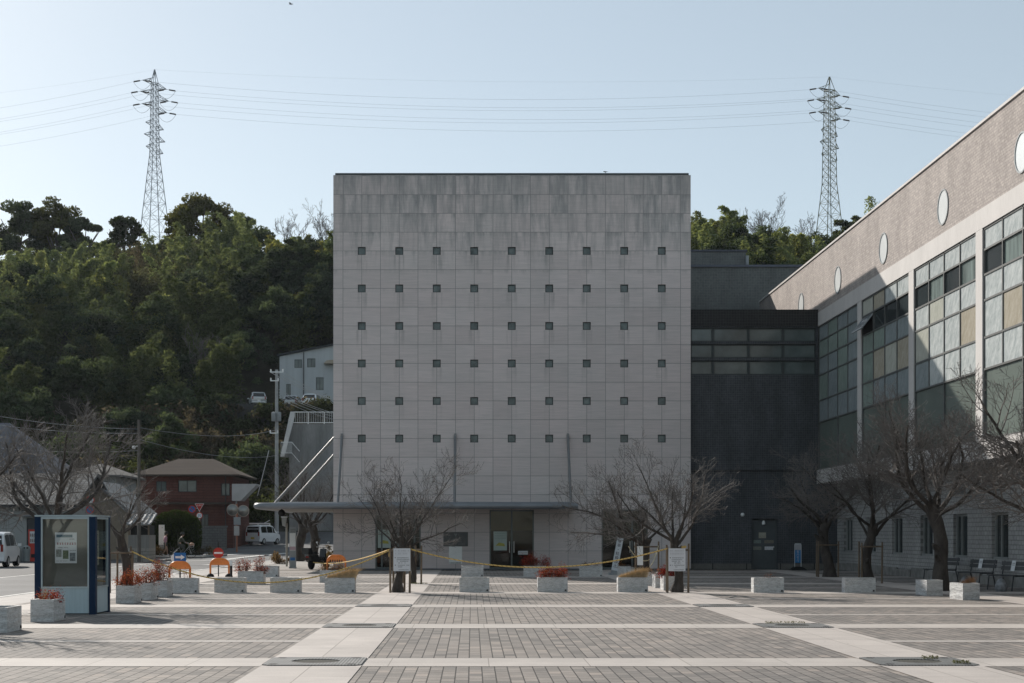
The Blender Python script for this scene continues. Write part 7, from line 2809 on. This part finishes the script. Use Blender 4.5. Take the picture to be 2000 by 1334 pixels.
def car(label, paint, loc, rz, L=3.4, W=1.47, H=1.65, van=True, plate=PLATE, name='parked_car', group=None, cat='car'):
    t = thing(name, label, cat, (0, 0, 0), group)
    w = W / 2
    h = L / 2
    hb = H * 0.57
    if van:
        st = [(-h, 0.36, hb - 0.02, hb + 0.05, 0.94, 0.93), (-h + 0.05, 0.27, hb, H * 0.80, 0.97, 0.90), (-h + 0.16, 0.25, hb, H * 0.95, 1.0, 0.86), (-h + 0.45, 0.25, hb, H, 1.0, 0.84),
              (0.2, 0.25, hb, H, 1.0, 0.84), (0.55, 0.25, hb, H * 0.96, 1.0, 0.83), (1.02, 0.25, hb - 0.01, H * 0.70, 1.0, 0.86), (1.16, 0.25, hb - 0.02, hb + 0.05, 1.0, 0.9), (h - 0.18, 0.25, hb * 0.88, hb * 0.93, 0.98, 0.9), (h, 0.36, hb * 0.66, hb * 0.7, 0.9, 0.88)]
    else:
        st = [(-h, 0.4, hb - 0.06, hb, 0.92, 0.9), (-h + 0.08, 0.28, hb, hb + 0.06, 0.97, 0.9), (-h + 0.5, 0.24, hb, H * 0.9, 1, 0.8), (-h + 1.0, 0.24, hb, H, 1, 0.78), (0.2, 0.24, hb, H, 1, 0.78), (0.55, 0.24, hb, H * 0.95, 1, 0.78),
              (1.05, 0.24, hb, hb + 0.1, 1, 0.86), (h - 0.25, 0.26, hb * 0.9, hb * 0.94, 0.97, 0.9), (h, 0.38, hb * 0.68, hb * 0.72, 0.88, 0.86)]
    mb = MB()
    vs = []
    for y, zl, zb, zr, wf, wr in st:
        a, r_ = w * wf, w * wr
        vs += [(-a * 0.94, y, zl), (-a, y, zl + 0.2), (-a, y, zb), (-r_, y, zr - 0.05), (-r_ + 0.14, y, zr), (r_ - 0.14, y, zr), (r_, y, zr - 0.05), (a, y, zb), (a, y, zl + 0.2), (a * 0.94, y, zl)]
    fs = []
    n = 10
    for i in range(len(st) - 1):
        for k in range(n):
            k2 = (k + 1) % n
            fs.append((i * n + k, (i + 1) * n + k, (i + 1) * n + k2, i * n + k2))
    fs.append(tuple(range(n)))
    fs.append(tuple((len(st) - 1) * n + k for k in range(n - 1, -1, -1)))
    mb.add(vs, fs)
    mb.build('body', paint, t, smooth=35)

    def P(y, f, s):
        for q0, q1 in zip(st, st[1:]):
            if q0[0] <= y <= q1[0]:
                g = (y - q0[0]) / (q1[0] - q0[0])
                zb = q0[2] + (q1[2] - q0[2]) * g
                zr = q0[3] + (q1[3] - q0[3]) * g - 0.05
                a = w * (q0[4] + (q1[4] - q0[4]) * g)
                r_ = w * (q0[5] + (q1[5] - q0[5]) * g)
                return (s * (a + (r_ - a) * f + 0.012), y, zb + (zr - zb) * f)
    ys = [(-h + 0.22, -0.62), (-0.54, 0.32), (0.40, 0.92)] if van else [(-h + 0.62, -0.35), (-0.27, 0.42), (0.48, 0.82)]
    for s in (-1, 1):
        for a, b in ys:
            mb = MB()
            m_ = (a + b) / 2
            q = [P(a, 0.08, s), P(m_, 0.08, s), P(b, 0.08, s), P(b, 0.86, s), P(m_, 0.88, s), P(a, 0.88, s)]
            mb.add(q, [(0, 1, 4, 5), (1, 2, 3, 4)])
            mb.build('side_window', CGL, t)
    mb = MB()
    if van:
        mb.add([(-w * 0.80, -h - 0.012, hb + 0.06), (w * 0.80, -h - 0.012, hb + 0.06), (w * 0.74, -h + 0.085, H * 0.90), (-w * 0.74, -h + 0.085, H * 0.90)], [(0, 1, 2, 3)])
    else:
        mb.add([(-w * 0.74, -h + 0.10, hb + 0.10), (w * 0.74, -h + 0.10, hb + 0.10), (w * 0.66, -h + 0.48, H * 0.9), (-w * 0.66, -h + 0.48, H * 0.9)], [(0, 1, 2, 3)])
    mb.build('rear_window', CGL, t)
    mb = MB()
    if van:
        mb.add([(-w * 0.76, 1.14, hb + 0.12), (w * 0.76, 1.14, hb + 0.12), (w * 0.72, 0.60, H * 0.955), (-w * 0.72, 0.60, H * 0.955)], [(0, 1, 2, 3)])
    else:
        mb.add([(-w * 0.74, 1.07, hb + 0.13), (w * 0.74, 1.07, hb + 0.13), (w * 0.68, 0.60, H * 0.96), (-w * 0.68, 0.60, H * 0.96)], [(0, 1, 2, 3)])
    mb.build('windscreen', CGL, t)
    for s in (-1, 1):
        mb = MB()
        mb.box(s * w * 0.78 - 0.06, s * w * 0.78 + 0.06, -h - 0.025, -h + 0.02, hb - 0.22, hb + 0.12)
        mb.build('tail_lamp', TAIL, t)
        mb = MB()
        mb.ball((s * w * 0.66, h - 0.1, hb * 0.72), 0.13, 8, 6, (1.0, 0.9, 0.7))
        mb.build('headlight', WHITEP, t)
        mb = MB()
        mb.obox((s * (w + 0.09), 0.98, hb + 0.1), (0.16, 0.09, 0.13))
        mb.build('wing_mirror', paint, t)
    for y in (-h + 0.62, h - 0.6):
        for s in (-1, 1):
            mb = MB()
            x0 = s * (w - 0.15)
            mb.lathe([(0.17, x0 - 0.09), (0.26, x0 - 0.09), (0.28, x0 - 0.05), (0.28, x0 + 0.12), (0.26, x0 + 0.165), (0.17, x0 + 0.165)], c=(0, y, 0.28), n=18, axis='X') if s > 0 else mb.lathe([(0.17, x0 - 0.165), (0.26, x0 - 0.165), (0.28, x0 - 0.12), (0.28, x0 + 0.05), (0.26, x0 + 0.09), (0.17, x0 + 0.09)], c=(0, y, 0.28), n=18, axis='X')
            wh = mb.build('wheel', TYRE, t, smooth=40)
            mb = MB()
            xo = s * (w + 0.018)
            mb.lathe([(0.17, xo - 0.012), (0.17, xo), (0.05, xo + s * 0.012)], c=(0, y, 0.28), n=14, axis='X')
            mb.build('rim', STEEL, wh)
    mb = MB()
    mb.box(-0.17, 0.17, -h - 0.035, -h - 0.01, 0.46, 0.62)
    mb.build('number_plate', plate, t)
    mb = MB()
    mb.box(-w * 0.92, w * 0.92, -h - 0.04, -h + 0.1, 0.30, 0.44)
    mb.build('bumper', paint, t)
    t.location = loc
    t.rotation_euler = (0, 0, rz)
    return t


Yk = 131.5
car('small white car with a dark rear window parked at an angle under the canopy end', CARW, (PX(514, Yk), Yk, gz(0, Yk) + 0.03), R(-23))
car('white van cut off by the edge of the picture, parked before the low pale house', CARW, (PX(-9, 75.2), 75.6, 0.0), R(4), H=1.68, name='parked_van', cat='van')
WPL = mk('white_plate', (0.6, 0.6, 0.6), rough=0.5)
car('silver car high on the hillside left of the utility pole', CARS, (PX(503, 168), 168, 15.2), R(12), L=4.2, W=1.68, H=1.5, van=False, plate=WPL, group='cars parked below the white house')
car('white car below the ground-floor window of the white house', CARW, (PX(611, 170), 170, 15.2), R(-6), L=4.3, W=1.7, H=1.5, van=False, plate=WPL, group='cars parked below the white house')
car('silver car between the utility pole and the white car below the white house', CARS, (PX(573, 172), 172, 15.2), R(-4), L=4.2, W=1.68, H=1.5, van=False, plate=WPL, group='cars parked below the white house')

# motor scooter
t = thing('motor_scooter', 'black motor scooter leaning on its stand at the corner of the cube', 'scooter', (0, 0, 0))
for y in (-0.58, 0.62):
    mb = MB()
    mb.lathe([(0.13, -0.05), (0.2, -0.06), (0.235, -0.03), (0.235, 0.03), (0.2, 0.06), (0.13, 0.05)], c=(0, y, 0.235), n=18, axis='X')
    w = mb.build('wheel', BLACKM, t, smooth=40)
    mb = MB()
    mb.lathe([(0.13, -0.035), (0.13, 0.035)], c=(0, y, 0.235), n=12, axis='X')
    mb.build('rim', STEEL, w)
BLK = mk('glossy_black_paint', (0.02, 0.021, 0.023), rough=0.2, spec=0.5, var=0.1)
mb = MB()
mb.prism([(-0.85, 0.62), (-0.78, 0.40), (-0.35, 0.36), (-0.2, 0.26), (0.25, 0.26), (0.36, 0.5), (0.42, 0.9), (0.36, 0.92), (0.26, 0.55), (0.1, 0.36), (-0.15, 0.38), (-0.22, 0.66)], -0.15, 0.15, 'X')
mb.build('body', BLK, t)
mb = MB()
mb.prism([(-0.82, 0.66), (-0.2, 0.68), (-0.2, 0.74), (-0.55, 0.80), (-0.85, 0.74)], -0.14, 0.14, 'X')
mb.build('seat', BLACKM, t)
mb = MB()
mb.tube([(0, 0.62, 0.24), (0, 0.5, 0.6), (0, 0.38, 0.96)], 0.035, 8)
mb.tube([(-0.32, 0.3, 1.0), (-0.12, 0.38, 0.98), (0.12, 0.38, 0.98), (0.32, 0.3, 1.0)], 0.018, 6)
mb.build('handlebar', STEEL, t)
for s in (-1, 1):
    mb = MB()
    mb.tube([(s * 0.22, 0.36, 1.0), (s * 0.3, 0.34, 1.16)], 0.008, 5)
    mb.ball((s * 0.31, 0.34, 1.2), 0.06, 8, 6, (1, 0.4, 0.8))
    mb.build('mirror', STEEL, t)
mb = MB()
mb.ball((0, 0.5, 0.84), 0.085, 10, 6, (1, 0.7, 1))
mb.build('headlight', WHITEP, t)
mb = MB()
mb.obox((0, -0.92, 0.82), (0.34, 0.3, 0.28))
mb.build('top_box', BLK, t)
mb = MB()
mb.obox((0, -0.9, 0.56), (0.14, 0.03, 0.07))
mb.build('tail_lamp', TAIL, t)
mb = MB()
mb.tube([(0.1, 0.0, 0.3), (0.3, -0.05, 0.0)], 0.015, 6)
mb.build('stand', STEEL, t)
t.location = (PX(621, 69.6), 69.9, 0)
t.rotation_euler = (0, 0, R(-28))

# ------------------------------------------------------------------ people
def skin_mesh(name, pts, edges, mat, parent, root=0):
    me = bpy.data.meshes.new(name)
    me.from_pydata([p[:3] for p in pts], edges, [])
    me.materials.append(mat)
    ob = link(name, me, parent, Vector((0, 0, 0)))
    md = ob.modifiers.new('Skin', 'SKIN')
    md.use_smooth_shade = True
    if not me.skin_vertices:
        raise RuntimeError('no skin layer')
    lay = me.skin_vertices[0].data
    for i, p in enumerate(pts):
        r_ = p[3] if isinstance(p[3], tuple) else (p[3], p[3])
        lay[i].radius = r_
        lay[i].use_root = i == root
    sd = ob.modifiers.new('Subdivision', 'SUBSURF')
    sd.levels = 1
    sd.render_levels = 1
    return ob


SKIN = mk('skin', (0.42, 0.27, 0.20), rough=0.6, var=0.05)
HAIR = mk('dark_hair', (0.018, 0.015, 0.013), rough=0.6, var=0.2)


def person(label, loc, rz, J, colors):
    """J: joint name -> (x, y, z); the figure faces +Y"""
    t = thing('person', label, 'person', (0, 0, 0))
    rad = {'pelvis': 0.115, 'waist': 0.10, 'chest': 0.125, 'neck': 0.052, 'chin': 0.075, 'head': 0.10, 'crown': 0.06,
           'shL': 0.06, 'elL': 0.043, 'wrL': 0.03, 'shR': 0.06, 'elR': 0.043, 'wrR': 0.03, 'hiL': 0.09, 'knL': 0.058, 'anL': 0.038, 'toL': 0.032, 'hiR': 0.09, 'knR': 0.058, 'anR': 0.038, 'toR': 0.032}
    names = list(rad)
    E = [('pelvis', 'waist'), ('waist', 'chest'), ('chest', 'neck'), ('neck', 'chin'), ('chin', 'head'), ('head', 'crown'), ('chest', 'shL'), ('shL', 'elL'), ('elL', 'wrL'), ('chest', 'shR'), ('shR', 'elR'), ('elR', 'wrR'),
         ('pelvis', 'hiL'), ('hiL', 'knL'), ('knL', 'anL'), ('anL', 'toL'), ('pelvis', 'hiR'), ('hiR', 'knR'), ('knR', 'anR'), ('anR', 'toR')]
    pts = [(*J[n], rad[n]) for n in names]
    edges = [(names.index(a), names.index(b)) for a, b in E]
    # hands: palm and five fingers
    for s in 'LR':
        wv, ev = Vector(J['wr' + s]), Vector(J['el' + s])
        d = (wv - ev).normalized()
        side = d.cross(Vector((0, 0, 1)))
        side = side.normalized() if side.length > 0.1 else Vector((1, 0, 0))
        pal = wv + d * 0.05
        ip = len(pts)
        pts.append((*pal, (0.032, 0.02)))
        edges.append((names.index('wr' + s), ip))
        for k, (o, ln) in enumerate(((-0.027, 0.07), (-0.009, 0.08), (0.009, 0.077), (0.026, 0.06))):
            b0 = pal + d * 0.035 + side * o
            b1 = b0 + (d + Vector((0, 0, -0.35))) * ln * 0.6
            b2 = b1 + (d * 0.6 + Vector((0, 0, -0.8))) * ln * 0.4
            i0 = len(pts)
            pts += [(*b0, 0.0095), (*b1, 0.0085), (*b2, 0.007)]
            edges += [(ip, i0), (i0, i0 + 1), (i0 + 1, i0 + 2)]
        b0 = pal + side * -0.035
        b1 = b0 + (d * 0.7 - side * 0.6) * 0.045
        i0 = len(pts)
        pts += [(*b0, 0.012), (*b1, 0.009)]
        edges += [(ip, i0), (i0, i0 + 1)]
    skin_mesh('body', pts, edges, SKIN, t)
    hd = Vector(J['head'])
    fw = Vector((0, 1, 0))
    mb = MB()
    mb.ball(hd + Vector((0, 0.098, -0.02)), 0.02, 6, 5, (0.8, 1, 1.2))
    mb.build('nose', SKIN, t)
    for sx in (-1, 1):
        mb = MB()
        mb.ball(hd + Vector((sx * 0.035, 0.088, 0.012)), 0.012, 6, 5)
        mb.build('eye', INK, t)
        mb = MB()
        mb.ball(hd + Vector((sx * 0.098, -0.005, -0.01)), 0.028, 6, 5, (0.4, 0.8, 1.2))
        mb.build('ear', SKIN, t)
    mb = MB()
    mb.box(hd.x - 0.025, hd.x + 0.025, hd.y + 0.088, hd.y + 0.096, hd.z - 0.062, hd.z - 0.054)
    mb.build('mouth', REDP, t)
    mb = MB()
    mb.ball(hd + Vector((0, -0.022, 0.035)), 0.115, 12, 8, (1, 1.02, 1.0))
    mb.build('hair', HAIR, t, smooth=180)
    if 'hat' in colors:
        mb = MB()
        mb.lathe([(0.18, 0.05), (0.17, 0.06), (0.12, 0.075), (0.118, 0.14), (0.08, 0.175), (0.01, 0.18)], c=hd, n=16)
        mb.build('hat', colors['hat'], t, smooth=50)

    def cloth(name, chain, mat, k):
        ns = []
        for c_ in chain:
            for q in c_:
                if q not in ns:
                    ns.append(q)
        p_ = [(*J[q], rad[q] * k.get(q, 1.18) + 0.008) for q in ns]
        e_ = []
        for c_ in chain:
            e_ += [(ns.index(a), ns.index(b)) for a, b in zip(c_, c_[1:])]
        return skin_mesh(name, p_, e_, mat, t)
    cloth('jacket', [['pelvis', 'waist', 'chest'], ['chest', 'shL', 'elL', 'wrL'], ['chest', 'shR', 'elR', 'wrR']], colors['top'], {'wrL': 1.1, 'wrR': 1.1, 'pelvis': 1.1})
    legs = colors['legs']
    if legs == 'short':
        J['tmL'] = tuple(Vector(J['hiL']).lerp(Vector(J['knL']), 0.6))
        J['tmR'] = tuple(Vector(J['hiR']).lerp(Vector(J['knR']), 0.6))
        rad['tmL'] = rad['tmR'] = 0.085
        cloth('shorts', [['waist', 'pelvis'], ['pelvis', 'hiL', 'tmL'], ['pelvis', 'hiR', 'tmR']], colors['bottom'], {'waist': 1.0})
    else:
        cloth('trousers', [['waist', 'pelvis'], ['pelvis', 'hiL', 'knL', 'anL'], ['pelvis', 'hiR', 'knR', 'anR']], colors['bottom'], {'waist': 1.0})
    for s in 'LR':
        a, o = Vector(J['an' + s]), Vector(J['to' + s])
        skin_mesh('shoe', [(*(a + (a - o).normalized() * 0.03 + Vector((0, 0, -0.02))), 0.045), (*o, 0.042)], [(0, 1)], colors['shoe'], t)
    t.location = loc
    t.rotation_euler = (0, 0, rz)
    return t


PINK = mk('pink_cotton', (0.42, 0.23, 0.29), rough=0.9, var=0.08)
DGREY = mk('dark_grey_cloth', (0.06, 0.065, 0.06), rough=0.9, var=0.1)
OLIVE = mk('olive_cloth', (0.10, 0.105, 0.08), rough=0.9, var=0.1)
J = {'pelvis': (0, 0, 0.83), 'waist': (0, 0.0, 0.98), 'chest': (0, 0.02, 1.16), 'neck': (0, 0.03, 1.31), 'chin': (0, 0.055, 1.385), 'head': (0, 0.05, 1.455), 'crown': (0, 0.04, 1.51),
     'shL': (-0.16, 0.01, 1.24), 'elL': (-0.21, -0.03, 1.0), 'wrL': (-0.19, 0.10, 0.80), 'shR': (0.16, 0.01, 1.24), 'elR': (0.21, -0.08, 1.01), 'wrR': (0.20, -0.06, 0.79),
     'hiL': (-0.085, 0.0, 0.78), 'knL': (-0.09, 0.14, 0.45), 'anL': (-0.09, 0.17, 0.08), 'toL': (-0.09, 0.31, 0.045), 'hiR': (0.085, 0, 0.78), 'knR': (0.09, 0.0, 0.44), 'anR': (0.09, -0.22, 0.11), 'toR': (0.09, -0.10, 0.045)}
person('person walking in a pink top, dark shorts and dark hat before the hedge', (PX(323, 104.6), 104.6, 0.12), R(-62), dict(J), {'top': PINK, 'bottom': DGREY, 'legs': 'short', 'shoe': WHITEP, 'hat': HAIR})

# bicycle, then its rider
Yc = 100.7
bx = PX(356, Yc)
bk = thing('bicycle', 'town bicycle with a wire front basket, ridden along the road before the hedge', 'bicycle', (0, 0, 0))
for y in (-0.54, 0.56):
    mb = MB()
    n = 28
    mb.tube([(0, y + 0.33 * math.cos(2 * PI * k / n), 0.345 + 0.33 * math.sin(2 * PI * k / n)) for k in range(n + 1)], 0.018, 6, cap=False)
    w = mb.build('wheel', BLACKM, bk)
    mb = MB()
    for k in range(12):
        a = 2 * PI * k / 12
        mb.tube([(0, y, 0.345), (0, y + 0.32 * math.cos(a), 0.345 + 0.32 * math.sin(a))], 0.003, 3)
    mb.build('spokes', STEEL, w)
mb = MB()
mb.tube([(0, 0.56, 0.345), (0, 0.42, 0.72), (0, 0.37, 0.95)], 0.018, 6)
mb.tube([(0, 0.41, 0.74), (0, 0.1, 0.36), (0, -0.08, 0.32)], 0.02, 6)
mb.tube([(0, -0.08, 0.32), (0, -0.2, 0.78)], 0.016, 6)
mb.tube([(0, -0.08, 0.32), (0, -0.54, 0.345), (0, -0.18, 0.7)], 0.012, 6)
mb.build('frame', mk('bicycle_silver', (0.35, 0.36, 0.37), rough=0.35, metal=0.5), bk)
mb = MB()
mb.tube([(-0.27, 0.18, 1.0), (-0.2, 0.36, 1.0), (0, 0.38, 0.96), (0.2, 0.36, 1.0), (0.27, 0.18, 1.0)], 0.012, 6)
mb.build('handlebar', STEEL, bk)
mb = MB()
mb.ball((0, -0.22, 0.81), 0.1, 8, 6, (0.9, 1.3, 0.4))
mb.build('saddle', BLACKM, bk)
mb = MB()
for z in (0.72, 0.82, 0.93):
    s_ = 0.13 + (z - 0.72) * 0.15
    mb.tube([(-s_, 0.48, z), (s_, 0.48, z), (s_, 0.48 + s_ * 1.7, z), (-s_, 0.48 + s_ * 1.7, z), (-s_, 0.48, z)], 0.008, 4)
for sx in (-1, 0, 1):
    for yy in (0.48, 0.72):
        mb.tube([(sx * 0.13, yy, 0.72), (sx * 0.16, yy + (0.04 if yy > 0.5 else 0), 0.93)], 0.006, 4)
mb.build('basket', STEEL, bk)
mb = MB()
for s, dz in ((-1, 0.0), (1, 0.0)):
    f = 0.16 if s < 0 else -0.16
    mb.tube([(s * 0.03, 0.0 - 0.08, 0.32), (s * 0.08, -0.08 + f * 0.5, 0.32 - 0.1 * s), (s * 0.16, -0.08 + f * 0.5, 0.32 - 0.1 * s)], 0.014, 5)
mb.build('pedals', BLACKM, bk)
bk.location = (bx, Yc, 0.0)
bk.rotation_euler = (0, 0, R(-74))
J = {'pelvis': (0, -0.22, 0.93), 'waist': (0, -0.17, 1.08), 'chest': (0, -0.07, 1.25), 'neck': (0, -0.02, 1.39), 'chin': (0, 0.02, 1.46), 'head': (0, 0.02, 1.53), 'crown': (0, 0.01, 1.59),
     'shL': (-0.17, -0.05, 1.32), 'elL': (-0.23, 0.06, 1.10), 'wrL': (-0.26, 0.20, 1.03), 'shR': (0.17, -0.05, 1.32), 'elR': (0.23, 0.06, 1.10), 'wrR': (0.26, 0.20, 1.03),
     'hiL': (-0.09, -0.2, 0.88), 'knL': (-0.1, 0.18, 0.80), 'anL': (-0.12, 0.02, 0.47), 'toL': (-0.12, 0.14, 0.44), 'hiR': (0.09, -0.2, 0.88), 'knR': (0.1, 0.10, 0.60), 'anR': (0.12, -0.18, 0.27), 'toR': (0.12, -0.06, 0.24)}
person('person in an olive jacket and cap riding the bicycle with the basket', (bx, Yc, 0.0), R(-74), J, {'top': OLIVE, 'bottom': DGREY, 'legs': 'long', 'shoe': BLACKM, 'hat': DGREY})
mb = MB()
Mb = Matrix.Translation((bx, Yc, 0)) @ Matrix.Rotation(R(-74), 4, 'Z')
c = Mb @ Vector((0, 0.6, 0.9))
mb.ball(c, 0.15, 10, 7, (1.1, 1.0, 0.75))
mb.v = [tuple(Vector(v) + Vector((0, 0, 0.03 * noise.noise(Vector(v) * 9)))) for v in mb.v]
tag(mb.build('shopping_bag', mk('pale_orange_bag', (0.5, 0.28, 0.18), rough=0.7, var=0.2, ns=8), origin=c, smooth=180), 'pale orange bag in the front basket of the bicycle', 'bag')


# ------------------------------------------------------------------ birds
def bird(label, loc, rz, span, flying):
    t = thing('crow' if flying else 'perched_bird', label, 'bird', loc)
    c = Vector(loc)
    mb = MB()
    u = Vector((math.cos(rz), math.sin(rz), 0))
    s = Vector((-math.sin(rz), math.cos(rz), 0))
    z = Vector((0, 0, 1))
    L = span * 0.55
    mb.tube([c - u * L * 0.62, c - u * L * 0.32, c - u * L * 0.1, c + u * L * 0.12, c + u * L * 0.3 + z * 0.02, c + u * L * 0.4 + z * 0.02, c + u * L * 0.52], [L * 0.03, L * 0.05, L * 0.12, L * 0.13, L * 0.085, L * 0.075, L * 0.01], 8)
    if flying:
        for k in (-1, 1):
            a = [c + u * L * 0.16 + s * k * 0.04, c + u * L * 0.28 + s * k * span * 0.26 + z * span * 0.11, c + u * L * 0.02 + s * k * span * 0.5 + z * span * 0.04, c - u * L * 0.14 + s * k * span * 0.28 + z * span * 0.09, c - u * L * 0.16 + s * k * 0.04]
            b = [q + z * 0.015 for q in a]
            mb.add(a + b, [(4, 3, 2, 1, 0), (5, 6, 7, 8, 9)] + [(i, (i + 1) % 5, 5 + (i + 1) % 5, 5 + i) for i in range(5)])
    else:
        for k in (-1, 1):
            mb.tube([c + s * k * 0.03, c + s * k * 0.03 - z * L * 0.3], 0.006, 4)
    mb.build('body', mk('black_feathers', (0.02, 0.021, 0.024), rough=0.6) if 'black_feathers' not in bpy.data.materials else bpy.data.materials['black_feathers'], t, smooth=60)


bird('dark bird gliding alone high in the sky', (PX(568, 150), 150, PZ(8, 150)), R(160), 0.75, True)
bird('small bird perched on the dark roof edge of the cube', (PX(1182, 69.3), 69.15, BZ + 0.2), R(170), 0.36, False)

# ------------------------------------------------------------------ hazy air
mb = MB()
mb.box(-358, 358, -135, 428, -3, 108)
hm = bpy.data.materials.new('hazy_air')
hm.use_nodes = True
hn = hm.node_tree
hn.nodes.remove(hn.nodes['Principled BSDF'])
pv = hn.nodes.new('ShaderNodeVolumePrincipled')
pv.inputs['Color'].default_value = (0.82, 0.91, 1.0, 1)
pv.inputs['Density'].default_value = 0.00006
pv.inputs['Anisotropy'].default_value = 0.3
hn.links.new(pv.outputs[0], hn.nodes['Material Output'].inputs['Volume'])
tag(mb.build('haze', hm), kind='stuff')
